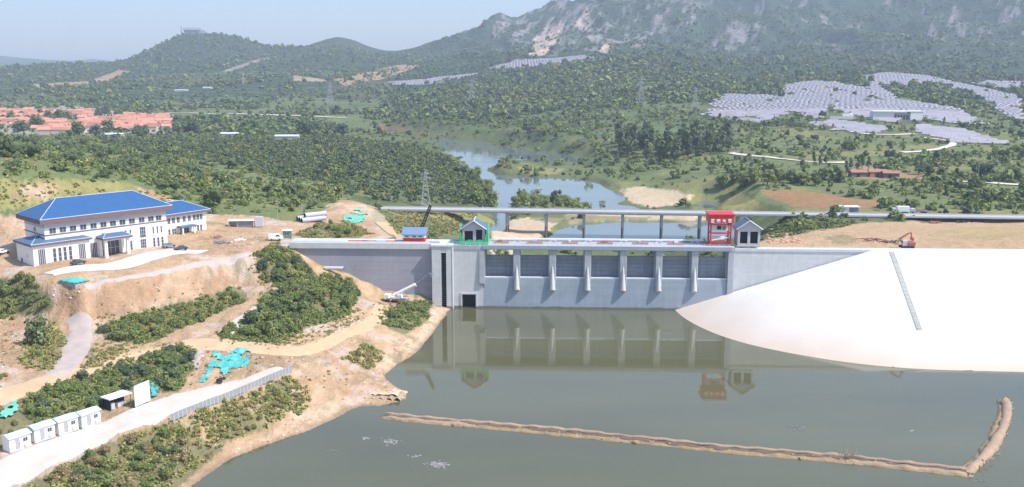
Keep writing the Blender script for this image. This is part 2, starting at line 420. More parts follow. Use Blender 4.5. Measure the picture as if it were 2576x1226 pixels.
_MY = np.exp(np.linspace(math.log(90), math.log(9000), 2600))
def G(u, v, y0=0, y1=1e9):
    """the first ground point met by the line of sight through (u, v)"""
    u = np.atleast_1d(np.asarray(u, float)); v = np.atleast_1d(np.asarray(v, float))
    ys = _MY[(_MY >= y0) & (_MY <= y1)]
    out = np.zeros((len(u), 3))
    for i in range(0, len(u), 400):
        x, y, w = ray(u[i:i + 400], v[i:i + 400])
        sc = ys[None, :] / y[:, None]
        rx = x[:, None] * sc; rz = CAMZ + w[:, None] * sc
        hz = H(rx, np.broadcast_to(ys[None, :], rx.shape))
        below = rz <= hz
        k = np.where(below.any(1), below.argmax(1), len(ys) - 1)
        k0 = np.maximum(k - 1, 0)
        ii = np.arange(len(k))
        e0 = rz[ii, k0] - hz[ii, k0]; e1 = rz[ii, k] - hz[ii, k]
        f = np.where(k0 == k, 0, e0 / np.where(np.abs(e0 - e1) < 1e-9, 1, e0 - e1))
        f = np.clip(f, 0, 1)
        yy = ys[k0] + (ys[k] - ys[k0]) * f
        xx = x / y * yy
        out[i:i + 400] = np.stack([xx, yy, H(xx, yy)], 1)
    return out
def G1(u, v, **k):
    return G([u], [v], **k)[0]

# ------------------------------------------------------------------ ground cover: what grows or lies where
PAL = {
    'dirt': (0.475, 0.328, 0.207), 'dirt2': (0.385, 0.24, 0.148), 'hill': (0.185, 0.215, 0.092), 'sand': (0.58, 0.45, 0.32), 'pale': (0.56, 0.48, 0.43),
    'grass': (0.118, 0.146, 0.068), 'dark': (0.078, 0.102, 0.056), 'olive': (0.16, 0.165, 0.085), 'yellow': (0.33, 0.29, 0.115),
    'field': (0.140, 0.176, 0.076), 'red': (0.34, 0.185, 0.10), 'rock': (0.31, 0.28, 0.285), 'rockp': (0.66, 0.50, 0.40),
    'mud': (0.22, 0.17, 0.12), 'scrub': (0.056, 0.086, 0.060), 'brown': (0.25, 0.155, 0.095),
}
gu, gv = project(GX, GY, GZ)
nb = fbm(GX, GY, 22, 4, 71)
wu = gu + fbm(GX, GY, 10, 3, 73) * np.clip(12 * 260 / GY, 2, 16)
wv = gv + fbm(GX, GY, 10, 3, 77) * np.clip(7 * 260 / GY, 1.5, 9)
ALB = np.empty(GX.shape + (3,)); ALB[:] = PAL['grass']
WOOD = np.zeros(GX.shape)            # trees per square metre
def paint(col, m, wgt=1.0):
    c = np.array(PAL[col]); a = (np.clip(m, 0, 1) * wgt)[..., None]
    ALB[:] = ALB * (1 - a) + c * a
def zone(poly, col, y0=0, y1=1e9, wood=None, wgt=1.0):
    m = inpoly(wu, wv, poly) & (GY >= y0) & (GY <= y1)
    if col:
        paint(col, m.astype(float), wgt)
    if wood is not None:
        WOOD[m] = wood
    return m
far = GY > 380
paint('dark', far * sstep(-0.25, 0.35, nb), 0.8)
paint('olive', far * sstep(0.05, 0.45, fbm(GX, GY, 60, 3, 81)), 0.55)
WOOD[far] = 0.011
mnt = GY > 1650
paint('scrub', mnt * 1.0, 0.9)
WOOD[mnt] = 0.0030
slope = np.zeros(GX.shape)
gz_x = np.gradient(GZ, axis=1) / np.maximum(np.gradient(GX, axis=1), 1e-6)
gz_y = np.gradient(GZ, axis=0) / np.maximum(np.gradient(GY, axis=0), 1e-6)
slope = np.hypot(gz_x, gz_y)
rk = (GY > 2050) * (TT > -0.02) * sstep(60, 140, GZ)
rmask = rk * np.clip(sstep(0.28, 0.5, fbm(GX - GY * 0.3, GY * 0.6, 75, 5, 91, 0.75)) * (0.3 + sstep(0.4, 0.9, slope)), 0, 1)
hi_r = rk * inpoly(gu, gv, [(1180, 130), (1180, 60), (1300, -20), (1700, -60), (1760, 60), (1650, 120), (1500, 130), (1330, 150)])
rmask = np.clip(np.maximum(rmask, hi_r * sstep(0.16, 0.42, fbm(GX - GY * 0.4, GY * 0.7, 42, 5, 95, 0.78))), 0, 1)
for c in ([(1328, 140), (1345, 95), (1375, 62), (1412, 55), (1420, 72), (1395, 110), (1370, 138)], [(1505, 130), (1525, 105), (1540, 118), (1525, 135)], [(1440, 70), (1470, 30), (1500, 55), (1470, 80)], [(2330, 88), (2345, 60), (2365, 78), (2350, 92)], [(2380, 70), (2400, 20), (2420, 30), (2420, 70)]):
    m = inpoly(wu, wv, c) & (GY > 1900)
    rmask = np.maximum(rmask, m * (0.55 + sstep(-0.2, 0.25, fbm(GX, GY, 40, 4, 97)) * 0.45))
    paint('rockp', m * 1.0, 0.0)
paint('rock', rmask, 0.95)
for c in ([(1328, 140), (1345, 95), (1375, 62), (1412, 55), (1420, 72), (1395, 110), (1370, 138)], [(1440, 70), (1470, 30), (1500, 55), (1470, 80)], [(1505, 130), (1525, 105), (1540, 118), (1525, 135)]):
    paint('rockp', (inpoly(wu, wv, c) & (GY > 1900)) * rmask, 0.9)
WOOD *= (1 - rmask * 0.85)
# terraced fields on the far plain
terr = (GY > 1250) & (GY < 2500) & (TT < -0.12)
st = np.abs(((GZ * 0.16 + fbm(GX, GY, 160, 3, 61) * 1.6) % 1.0) - 0.5)
paint('field', terr * sstep(0.33, 0.45, st), 0.75)
paint('olive', terr * sstep(0.1, 0.3, fbm(GX, GY, 220, 2, 63)), 0.5)
WOOD[terr] = 0.0010 + 0.005 * sstep(0.0, 0.3, fbm(GX, GY, 140, 3, 69))[terr]
# bare earth cuts far away
zone([(225, 205), (300, 176), (330, 180), (250, 210), (90, 222), (80, 212)], 'dirt', 1200, 3000, 0, 0.85)
zone([(830, 200), (930, 180), (1010, 162), (1060, 165), (960, 200), (870, 215)], 'dirt', 1300, 3000, 0.001, 0.85)
zone([(740, 190), (820, 201), (820, 206), (740, 204)], 'sand', 1300, 3000, 0, 0.7)
zone([(560, 178), (640, 152), (700, 140), (700, 143), (640, 158), (570, 184)], 'pale', 1700, 3000, 0, 0.5)
# solar slopes: bare reddish soil between the tables
solar_zones = [
    [(1775, 290), (1790, 255), (1830, 236), (1960, 240), (1975, 216), (2030, 203), (2100, 206), (2180, 222), (2175, 190), (2230, 182), (2330, 190), (2430, 212), (2560, 240), (2576, 300), (2540, 292), (2470, 250), (2360, 205), (2290, 215), (2210, 215), (2260, 250), (2400, 270), (2480, 312), (2400, 310), (2290, 290), (2260, 310), (2200, 300), (2090, 272), (2060, 300), (1990, 275), (1960, 290), (1920, 308), (1800, 296)],
    [(2030, 310), (2090, 302), (2180, 312), (2240, 318), (2210, 335), (2150, 330), (2110, 325)],
    [(2310, 310), (2420, 325), (2480, 345), (2560, 362), (2420, 362), (2330, 340), (2310, 330)],
    [(2445, 210), (2490, 203), (2576, 205), (2576, 228), (2500, 222)],
]
for p in solar_zones:
    zone(p, 'brown', 600, 2200, 0.0003, 0.75)
    m = inpoly(wu, wv, p) & (GY > 600) & (GY < 2200)
    paint('olive', m * sstep(-0.1, 0.2, fbm(GX, GY, 30, 3, 65)), 0.7)
solar_far = [[(1230, 172), (1300, 150), (1390, 147), (1465, 139), (1490, 145), (1400, 160), (1320, 172)], [(970, 207), (1060, 200), (1140, 190), (1200, 185), (1090, 212), (1000, 216)]]
for p in solar_far:
    zone(p, 'brown', 1400, 2600, 0, 0.6)
# woods and orchards
zone([(905, 305), (1000, 235), (1150, 215), (1480, 155), (1640, 145), (1830, 195), (1980, 200), (1960, 215), (1830, 232), (1770, 290), (1940, 315), (2000, 300), (2060, 310), (1990, 345), (1840, 350), (1830, 388), (1700, 415), (1540, 395), (1480, 385), (1400, 365), (1250, 335), (1000, 315)], 'dark', 600, 2300, 0.017, 0.55)
zone([(1640, 160), (1780, 190), (1800, 235), (1700, 230), (1600, 200)], 'olive', 900, 2000, 0.008, 0.5)
zone([(270, 350), (600, 343), (880, 347), (1000, 362), (1100, 384), (1210, 450), (1250, 500), (1230, 522), (1000, 520), (900, 488), (640, 428), (420, 396), (250, 362)], 'dark', 350, 1100, 0.12, 0.6)
zone([(-300, 380), (200, 362), (420, 400), (640, 430), (860, 470), (900, 490), (820, 520), (760, 545), (640, 548), (530, 540), (420, 490), (380, 470), (200, 452), (-300, 445)], 'hill', 300, 800, 0.10, 0.8)
zone([(-300, 395), (60, 372), (250, 388), (420, 420), (330, 425), (150, 415), (-300, 430)], 'hill', 300, 800, 0.05, 0.9)
zone([(440, 395), (560, 420), (700, 445), (880, 470), (860, 482), (680, 462), (520, 430)], 'hill', 300, 800, 0.04, 0.8)
zone([(1470, 430), (1560, 415), (1830, 388), (2050, 415), (2140, 425), (2100, 445), (1990, 440), (1860, 470), (1790, 490), (1560, 470)], 'field', 380, 900, 0.010, 0.75)
zone([(1830, 350), (2050, 345), (2330, 350), (2400, 380), (2300, 400), (2050, 415), (1850, 390)], 'field', 500, 900, 0.012, 0.5)
zone([(1790, 490), (1860, 470), (1990, 442), (2140, 430), (2140, 452), (2330, 460), (2576, 430), (2900, 430), (2900, 535), (2250, 530), (2020, 482), (1880, 480), (1830, 500)], 'hill', 380, 800, 0.034, 0.7)
zone([(2300, 400), (2576, 370), (2900, 360), (2900, 450), (2330, 455), (2140, 428)], 'grass', 450, 900, 0.034, 0.6)
zone([(1810, 520), (1860, 482), (1935, 532), (1820, 532)], 'yellow', 340, 700, 0.0, 0.75)
zone([(1875, 480), (1910, 480), (1990, 532), (1940, 532)], 'field', 340, 700, 0.0)
zone([(1905, 478), (2010, 479), (2200, 505), (2250, 520), (2140, 528), (2000, 522), (1950, 505)], 'red', 340, 700, 0.0, 0.8)
zone([(1945, 516), (2000, 520), (2140, 527), (2240, 528), (1985, 534)], 'olive', 340, 700, 0.0, 0.9)
zone([(2130, 425), (2180, 418), (2260, 432), (2330, 440), (2320, 455), (2240, 452), (2150, 447)], 'dirt2', 400, 800, 0.002, 0.75)
# village ground, plain
zone([(-300, 270), (200, 268), (330, 285), (440, 290), (445, 335), (200, 340), (-300, 338)], 'pale', 700, 1600, 0.002, 0.45)
# left hill cut and yellow grass behind the building
zone([(-300, 445), (0, 450), (200, 453), (330, 462), (420, 488), (470, 512), (520, 540), (420, 535), (330, 500), (100, 520), (-300, 560)], 'yellow', 200, 440, 0.001, 0.75)
zone([(60, 470), (110, 458), (160, 468), (120, 500), (70, 505), (30, 500)], 'dirt', 200, 440, 0, 0.7)
zone([(330, 468), (420, 490), (440, 505), (380, 500)], 'dirt2', 200, 440, 0, 0.7)
# building platform and bare slopes
near_l = (GY < 330) & (TT < 0.0)
zone([(-300, 560), (0, 545), (420, 525), (520, 540), (640, 545), (760, 560), (810, 530), (880, 500), (940, 525), (930, 560), (1000, 600), (745, 605), (800, 660), (1140, 772), (1060, 890), (970, 950), (1030, 1000), (850, 1060), (480, 1240), (-400, 1500), (-400, 600)], 'dirt', 120, 420, 0, 1.0)
zone([(820, 520), (880, 492), (930, 505), (960, 540), (1010, 600), (960, 600), (930, 560), (870, 520)], 'sand', 200, 460, 0, 0.6)
zone([(840, 505), (880, 490), (925, 500), (900, 512)], 'dirt2', 200, 460, 0, 0.9)
zone([(740, 590), (800, 565), (870, 560), (930, 585), (900, 600), (760, 604)], 'olive', 200, 420, 0.0, 0.8)
zone([(970, 545), (1060, 540), (1150, 560), (1180, 590), (1100, 608), (1000, 600), (1030, 590)], 'olive', 250, 480, 0.004, 0.8)
zone([(960, 525), (1230, 535), (1240, 560), (1130, 560), (1000, 545)], 'yellow', 300, 520, 0.006, 0.6)
zone([(130, 725), (330, 712), (640, 655), (700, 640), (690, 715), (600, 728), (440, 765), (300, 805), (160, 800)], 'dirt2', 150, 330, 0, 0.75)
zone([(-200, 760), (60, 780), (140, 730), (160, 800), (130, 950), (0, 990), (-200, 1000)], 'dirt2', 120, 330, 0, 0.4)
# green ground below the bushes
for p in ([(-200, 695), (60, 700), (115, 740), (135, 775), (100, 795), (-200, 790)], [(245, 820), (420, 768), (600, 722), (628, 755), (520, 800), (440, 835), (350, 868), (270, 852)], [(540, 842), (640, 782), (700, 725), (800, 700), (885, 700), (905, 740), (870, 795), (760, 830), (700, 862), (600, 855)], [(640, 640), (700, 612), (750, 640), (795, 690), (760, 710), (700, 722), (650, 690)], [(20, 1015), (250, 928), (430, 872), (492, 880), (482, 930), (445, 988), (330, 985), (250, 1042), (60, 1115), (-60, 1140), (-100, 1060)], [(955, 800), (1010, 758), (1085, 763), (1078, 802), (1020, 842), (980, 826)], [(-50, 1300), (60, 1222), (200, 1152), (330, 1092), (440, 1064), (500, 1100), (560, 1130), (480, 1200), (420, 1250), (300, 1330)]):
    zone(p, 'olive', 100, 330, None, 0.85)
for p in ([(430, 1062), (600, 992), (740, 945), (790, 975), (770, 1030), (660, 1080), (560, 1115), (470, 1110)], [(60, 850), (140, 800), (165, 860), (130, 930), (60, 900)], [(230, 900), (290, 870), (310, 885), (200, 950), (170, 960)], [(870, 900), (920, 870), (960, 890), (930, 925), (880, 915)]):
    m = zone(p, 'yellow', 100, 330, None, 0.55)
    paint('olive', m * sstep(-0.05, 0.2, fbm(GX, GY, 6, 3, 67)), 0.8)
zone([(700, 1110), (850, 1050), (905, 1020), (960, 950), (1060, 880), (1140, 772), (1100, 770), (1040, 850), (940, 930), (880, 990), (760, 1040), (640, 1105)], 'sand', 100, 330, None, 0.6)
# tone changes, ruts and rills on the bare earth
bare = ((GY < 420) & (TT < 0.02) & ((ALB[..., 0] - ALB[..., 1]) > 0.07)).astype(float)
paint('dirt2', bare * sstep(0.02, 0.4, fbm(GX, GY, 14, 5, 101, 0.65)), 0.6)
paint('pale', bare * sstep(0.08, 0.42, fbm(GX + 90, GY, 9, 5, 105, 0.65)), 0.55)
paint('olive', bare * sstep(0.22, 0.45, fbm(GX, GY + 70, 7, 5, 109, 0.7)), 0.5)
sl_ = sstep(0.25, 0.7, slope)
paint('dirt2', bare * sl_ * sstep(-0.1, 0.35, fbm(GX * 1.0, GY * 0.12, 2.2, 3, 113)), 0.5)
paint('sand', bare * sl_ * sstep(0.05, 0.4, fbm(GX * 1.0, GY * 0.15, 3.1, 3, 117)), 0.4)
for ln_ in ([(160, 960), (300, 905), (420, 880), (560, 858), (700, 888), (820, 868), (960, 800)], [(0, 1000), (200, 935), (420, 890), (560, 868), (700, 897), (820, 880), (975, 790)], [(560, 905), (700, 915), (800, 890), (930, 850)], [(180, 735), (176, 800), (182, 860)], [(205, 735), (200, 800), (204, 860)], [(600, 640), (520, 600), (560, 575), (640, 585)], [(660, 630), (560, 618), (480, 625)], [(640, 1000), (760, 960), (900, 960), (960, 975)], [(780, 940), (850, 985), (905, 990)], [(0, 870), (60, 905), (120, 945)], [(10, 900), (70, 940)]):
    d_ = polydist(gu + fbm(GX, GY, 6, 2, 119) * 10, gv * 2 + fbm(GX, GY, 6, 2, 121) * 8, [(a, b * 2) for a, b in ln_])
    paint('dirt2', bare * sstep(7, 2.5, np.abs(d_ - 7)), 0.55)
brt = ((GY < 470) & (TT > 0.2) & ((ALB[..., 0] - ALB[..., 1]) > 0.07)).astype(float)
paint('dirt2', brt * sstep(-0.12, 0.22, fbm(GX * 0.4, GY, 9, 5, 131, 0.7)), 0.9)
paint('yellow', brt * sstep(0.02, 0.3, fbm(GX * 0.3, GY, 7, 5, 135, 0.7)), 0.75)
paint('red', brt * (GY < 320) * sstep(0.0, 0.3, fbm(GX * 0.4, GY, 8, 4, 139)), 0.6)
paint('olive', brt * sstep(0.2, 0.4, fbm(GX * 0.3, GY, 16, 5, 137, 0.65)), 0.6)
# wet margin of the reservoir
wet = (GY < D0[1]) * sstep(0.55, 0.1, GZ) * (GX > -120)
paint('mud', wet, 0.7)
# sand by the river
for p in ([(1556, 480), (1600, 468), (1700, 480), (1745, 495), (1720, 512), (1640, 525), (1590, 510)], [(1240, 562), (1330, 545), (1420, 548), (1390, 575), (1300, 640), (1230, 640)], [(1420, 540), (1560, 528), (1760, 540), (1800, 555), (1560, 556), (1430, 566)]):
    zone(p, 'sand', 330, 900, 0.0, 0.85)
zone([(1320, 548), (1420, 540), (1560, 545), (1650, 548), (1560, 556), (1430, 568)], 'olive', 330, 700, 0.004, 0.7)
zone([(1225, 420), (1330, 412), (1480, 420), (1480, 440), (1330, 440), (1235, 436)], 'olive', 380, 1000, 0.006, 0.7)
zone([(1300, 420), (1420, 425), (1400, 438), (1320, 436)], 'yellow', 380, 1000, 0.004, 0.6)
zone([(880, 310), (1000, 312), (1080, 330), (1230, 345), (1130, 348), (1000, 340), (900, 328)], 'olive', 600, 1300, 0.006, 0.8)
zone([(920, 312), (1000, 318), (1080, 335), (960, 330)], 'brown', 600, 1300, 0.002, 0.5)
# right bank building site
zone([(1935, 640), (1900, 610), (2010, 585), (2120, 565), (2300, 556), (2900, 556), (2900, 640)], 'dirt', 200, 470, 0.0, 0.95)
zone([(1930, 600), (1960, 556), (2160, 554), (2120, 572), (2000, 592)], 'olive', 300, 470, 0.012, 0.9)
zone([(2330, 590), (2420, 572), (2700, 575), (2700, 600), (2420, 602)], 'yellow', 280, 470, 0.0, 0.45)
zone([(2070, 600), (2120, 590), (2170, 605), (2120, 616)], 'olive', 280, 470, 0.0, 0.5)
for ln_, d_ in (([(372, 288), (460, 286), (640, 290), (870, 298)], 5), ([(2095, 328), (2142, 319), (2132, 330), (2170, 338), (2300, 338)], 6), ([(2270, 387), (2330, 383), (2375, 376), (2402, 366), (2385, 356), (2325, 350)], 7), ([(1838, 389), (1980, 406), (2130, 413)], 7), ([(2420, 462), (2576, 471)], 7), ([(555, 343), (595, 343)], 8), ([(690, 352), (760, 352)], 8)):
    WOOD[(polydist(gu, gv * 1.6, [(a, b * 1.6) for a, b in ln_]) < d_) & (GY > 420)] = 0
for cx_, cy_, rx_, ry_ in ((2255, 296, 75, 16), (2118, 298, 40, 12), (455, 231, 30, 8), (520, 224, 22, 7), (2190, 445, 65, 14), (2160, 535, 40, 12), (2300, 535, 45, 12)):
    WOOD[(((gu - cx_) / rx_) ** 2 + ((gv - cy_) / ry_) ** 2 < 1) & (GY > 400)] = 0
strip_ = (GY > 440) & (GY < 1000) & (TT > 0.1) & ((ALB[..., 1] > ALB[..., 0]))
sv_ = np.abs(((GY * 0.045 + GX * 0.012 + fbm(GX, GY, 120, 3, 161) * 1.5) % 1.0) - 0.5)
paint('hill', strip_ * sstep(0.28, 0.4, sv_), 0.75)
WOOD *= np.where(strip_ & (sv_ > 0.3), 0.25, 1.0)
# nothing grows in the water or on the crest
WOOD[sel_res & (GZ < 0.3) & (GX > -150)] = 0
tmp = np.zeros(GX.shape, bool); tmp[sel_riv] = allr
WOOD[tmp] = 0
cl_ = sstep(-0.22, 0.16, fbm(GX, GY, 46, 4, 151, 0.6))
WOOD *= np.where(GY < 1700, 0.42 + 1.1 * cl_, 0.6 + 0.7 * cl_)
gl_ = ((GY > 290) & ((ALB[..., 1] > ALB[..., 0]))).astype(float)
paint('field', gl_ * (1 - cl_) * (GY < 1700), 0.55)
paint('olive', gl_ * sstep(0.05, 0.35, fbm(GX, GY, 28, 4, 153)) * (GY < 1700), 0.5)
paint('yellow', gl_ * sstep(0.18, 0.42, fbm(GX, GY, 40, 4, 155)) * (GY < 1000), 0.35)
WOOD[inpoly(gu, gv, [(945, 505), (1130, 512), (1245, 528), (1245, 612), (1130, 612), (1000, 560)]) & (GY > 300)] = 0
WOOD[(GY < 300)] = 0

# ------------------------------------------------------------------ helpers for objects
def mesh_np(name, verts, faces):
    me = bpy.data.meshes.new(name)
    verts = np.asarray(verts, np.float32); faces = np.asarray(faces, np.int32)
    k = faces.shape[1]
    me.vertices.add(len(verts)); me.vertices.foreach_set('co', verts.ravel())
    me.loops.add(faces.size); me.loops.foreach_set('vertex_index', faces.ravel())
    me.polygons.add(len(faces)); me.polygons.foreach_set('loop_start', np.arange(0, faces.size, k, dtype=np.int32))
    me.update(calc_edges=True)
    return me
def link(name, me, mat=None, parent=None, **props):
    o = bpy.data.objects.new(name, me)
    COL.objects.link(o)
    if mat is not None and me is not None:
        me.materials.clear(); me.materials.append(mat)
    if parent is not None:
        o.parent = parent
    for k, v in props.items():
        o[k] = v
    return o
def thing(name, label, cat, loc=(0, 0, 0), rz=0.0, group=None):
    o = bpy.data.objects.new(name, None)
    COL.objects.link(o)
    o.location = loc; o.rotation_euler = (0, 0, rz)
    o.empty_display_size = 0.5
    o['label'] = label; o['category'] = cat
    if group:
        o['group'] = group
    return o
class MB:
    """collects shapes of one mesh object"""
    def __init__(s):
        s.v = []; s.f = []
    def quad(s, a, b, c, d):
        n = len(s.v); s.v += [tuple(a), tuple(b), tuple(c), tuple(d)]; s.f.append((n, n + 1, n + 2, n + 3)); return s
    def tri(s, a, b, c):
        n = len(s.v); s.v += [tuple(a), tuple(b), tuple(c)]; s.f.append((n, n + 1, n + 2)); return s
    def box(s, x0, x1, y0, y1, z0, z1):
        n = len(s.v)
        s.v += [(x0, y0, z0), (x1, y0, z0), (x1, y1, z0), (x0, y1, z0), (x0, y0, z1), (x1, y0, z1), (x1, y1, z1), (x0, y1, z1)]
        s.f += [tuple(n + i for i in q) for q in ((0, 3, 2, 1), (4, 5, 6, 7), (0, 1, 5, 4), (1, 2, 6, 5), (2, 3, 7, 6), (3, 0, 4, 7))]
        return s
    def prism(s, poly, z0, z1):
        """poly in x, y (counter-clockwise), upright"""
        n = len(s.v); m = len(poly)
        s.v += [(p[0], p[1], z0) for p in poly] + [(p[0], p[1], z1) for p in poly]
        s.f.append(tuple(n + i for i in reversed(range(m)))); s.f.append(tuple(n + m + i for i in range(m)))
        for i in range(m):
            j = (i + 1) % m
            s.f.append((n + i, n + j, n + m + j, n + m + i))
        return s
    def xprism(s, poly, x0, x1):
        """poly in y, z, run along x"""
        n = len(s.v); m = len(poly)
        s.v += [(x0, p[0], p[1]) for p in poly] + [(x1, p[0], p[1]) for p in poly]
        s.f.append(tuple(n + i for i in reversed(range(m)))); s.f.append(tuple(n + m + i for i in range(m)))
        for i in range(m):
            j = (i + 1) % m
            s.f.append((n + i, n + j, n + m + j, n + m + i))
        return s
    def yprism(s, poly, y0, y1):
        """poly in x, z, run along y"""
        n = len(s.v); m = len(poly)
        s.v += [(p[0], y0, p[1]) for p in poly] + [(p[0], y1, p[1]) for p in poly]
        s.f.append(tuple(n + i for i in range(m))); s.f.append(tuple(n + m + i for i in reversed(range(m))))
        for i in range(m):
            j = (i + 1) % m
            s.f.append((n + j, n + i, n + m + i, n + m + j))
        return s
    def tube(s, pts, r, n=8, caps=True):
        pts = [Vector(p) for p in pts]
        rs = r if isinstance(r, (list, tuple)) else [r] * len(pts)
        base = len(s.v); up = None
        for i, p in enumerate(pts):
            d = (pts[min(i + 1, len(pts) - 1)] - pts[max(i - 1, 0)]).normalized()
            a = d.cross(Vector((0, 0, 1)))
            if a.length < 1e-3:
                a = d.cross(Vector((0, 1, 0)))
            a.normalize(); b = a.cross(d)
            for k in range(n):
                t = 2 * math.pi * k / n
                q = p + (a * math.cos(t) + b * math.sin(t)) * rs[i]
                s.v.append(tuple(q))
        for i in range(len(pts) - 1):
            for k in range(n):
                k2 = (k + 1) % n
                s.f.append((base + i * n + k, base + i * n + k2, base + (i + 1) * n + k2, base + (i + 1) * n + k))
        if caps:
            s.f.append(tuple(base + k for k in reversed(range(n))))
            s.f.append(tuple(base + (len(pts) - 1) * n + k for k in range(n)))
        return s
    def bar(s, p, q, w, h=None):
        return s.tube([p, q], (w if h is None else (w + h) / 2) * 0.6, 4)
    def build(s, name, mat, parent=None, smooth=False, bevel=0, **props):
        me = bpy.data.meshes.new(name)
        me.from_pydata(s.v, [], s.f)
        me.validate(); me.update()
        bm = bmesh.new(); bm.from_mesh(me)
        bmesh.ops.recalc_face_normals(bm, faces=bm.faces)
        if bevel:
            bmesh.ops.remove_doubles(bm, verts=bm.verts, dist=1e-4)
            bmesh.ops.bevel(bm, geom=list(bm.edges), offset=bevel, segments=1, affect='EDGES', clamp_overlap=True)
        bm.to_mesh(me); bm.free()
        if smooth:
            me.polygons.foreach_set('use_smooth', [True] * len(me.polygons))
        return link(name, me, mat, parent, **props)
def copy_tree(o, loc=None, rz=None, parent=None, label=None, scale=None):
    c = o.copy(); COL.objects.link(c)
    if parent is not None:
        c.parent = parent
    if loc is not None:
        c.location = loc
    if rz is not None:
        c.rotation_euler = (0, 0, rz)
    if scale is not None:
        c.scale = scale
    if label:
        c['label'] = label
    for ch in o.children:
        copy_tree(ch, parent=c)
    return c

# ------------------------------------------------------------------ materials
def mat(name, col, rough=0.8, var=0.12, scale=0.6, bump=0.0, bscale=4.0, spec=0.3, metal=0.0, streak=0.0, obj_var=0.0, attr=None, col2=None, soft=(0.4, 0.65), dirt=0.0):
    m = bpy.data.materials.new(name); m.use_nodes = True
    nt = m.node_tree; N = nt.nodes; K = nt.links
    b = N['Principled BSDF']
    b.inputs['Roughness'].default_value = rough
    b.inputs['Metallic'].default_value = metal
    b.inputs['Specular IOR Level'].default_value = spec
    geo = N.new('ShaderNodeNewGeometry')
    def noise(sc, det=5, vec=None, rg=0.6):
        n = N.new('ShaderNodeTexNoise'); n.inputs['Scale'].default_value = sc; n.inputs['Detail'].default_value = det; n.inputs['Roughness'].default_value = rg
        K.new(vec or geo.outputs['Position'], n.inputs['Vector']); return n
    if attr:
        a = N.new('ShaderNodeAttribute'); a.attribute_name = attr; cur = a.outputs['Color']
    else:
        rgb = N.new('ShaderNodeRGB'); rgb.outputs[0].default_value = (*col, 1); cur = rgb.outputs[0]
    if col2 is not None:
        n = noise(scale * 0.5); mr = N.new('ShaderNodeMapRange'); mr.inputs[1].default_value = soft[0]; mr.inputs[2].default_value = soft[1]
        K.new(n.outputs['Fac'], mr.inputs[0])
        mx = N.new('ShaderNodeMix'); mx.data_type = 'RGBA'; K.new(mr.outputs[0], mx.inputs[0]); K.new(cur, mx.inputs[6]); mx.inputs[7].default_value = (*col2, 1); cur = mx.outputs[2]
    def mul(fac_socket, lo, hi, cur):
        mr = N.new('ShaderNodeMapRange'); mr.inputs[1].default_value = 0.25; mr.inputs[2].default_value = 0.75; mr.inputs[3].default_value = lo; mr.inputs[4].default_value = hi
        K.new(fac_socket, mr.inputs[0])
        vm = N.new('ShaderNodeVectorMath'); vm.operation = 'SCALE'
        K.new(cur, vm.inputs[0]); K.new(mr.outputs[0], vm.inputs['Scale']); return vm.outputs[0]
    if var:
        cur = mul(noise(scale).outputs['Fac'], 1 - var, 1 + var, cur)
        cur = mul(noise(scale * 7.3, 3).outputs['Fac'], 1 - var * 0.6, 1 + var * 0.6, cur)
    if streak:
        mp = N.new('ShaderNodeMapping'); mp.inputs['Scale'].default_value = (1.3, 1.3, 0.07); K.new(geo.outputs['Position'], mp.inputs['Vector'])
        cur = mul(noise(0.9, 6, mp.outputs[0]).outputs['Fac'], 1 - streak, 1 + streak * 0.5, cur)
        mp2 = N.new('ShaderNodeMapping'); mp2.inputs['Scale'].default_value = (0.05, 0.05, 1.0); K.new(geo.outputs['Position'], mp2.inputs['Vector'])
        cur = mul(noise(0.8, 4, mp2.outputs[0]).outputs['Fac'], 1 - streak * 0.6, 1 + streak * 0.4, cur)
    if obj_var:
        oi = N.new('ShaderNodeObjectInfo')
        mr = N.new('ShaderNodeMapRange'); mr.inputs[3].default_value = 1 - obj_var; mr.inputs[4].default_value = 1 + obj_var
        K.new(oi.outputs['Random'], mr.inputs[0])
        vm = N.new('ShaderNodeVectorMath'); vm.operation = 'SCALE'; K.new(cur, vm.inputs[0]); K.new(mr.outputs[0], vm.inputs['Scale']); cur = vm.outputs[0]
    K.new(cur, b.inputs['Base Color'])
    if bump:
        n = noise(bscale, 6, rg=0.65); bp = N.new('ShaderNodeBump'); bp.inputs['Strength'].default_value = bump; bp.inputs['Distance'].default_value = 1.0 / bscale
        K.new(n.outputs['Fac'], bp.inputs['Height']); K.new(bp.outputs[0], b.inputs['Normal'])
    return m

def leaf_mat(name, col, col2, var=0.3):
    m = bpy.data.materials.new(name); m.use_nodes = True
    nt = m.node_tree; N = nt.nodes; K = nt.links
    b = N['Principled BSDF']; b.inputs['Roughness'].default_value = 0.6; b.inputs['Specular IOR Level'].default_value = 0.25
    oi = N.new('ShaderNodeObjectInfo')
    at = N.new('ShaderNodeAttribute'); at.attribute_name = 'tint'
    mx = N.new('ShaderNodeMix'); mx.data_type = 'RGBA'
    mx.inputs[6].default_value = (*col, 1); mx.inputs[7].default_value = (*col2, 1)
    K.new(oi.outputs['Random'], mx.inputs[0])
    vm = N.new('ShaderNodeVectorMath'); vm.operation = 'MULTIPLY'
    K.new(mx.outputs[2], vm.inputs[0]); K.new(at.outputs['Color'], vm.inputs[1])
    K.new(vm.outputs[0], b.inputs['Base Color'])
    tr = N.new('ShaderNodeBsdfTranslucent'); K.new(vm.outputs[0], tr.inputs['Color'])
    ms = N.new('ShaderNodeMixShader'); ms.inputs[0].default_value = 0.22
    K.new(b.outputs[0], ms.inputs[1]); K.new(tr.outputs[0], ms.inputs[2])
    K.new(ms.outputs[0], N['Material Output'].inputs['Surface'])
    return m

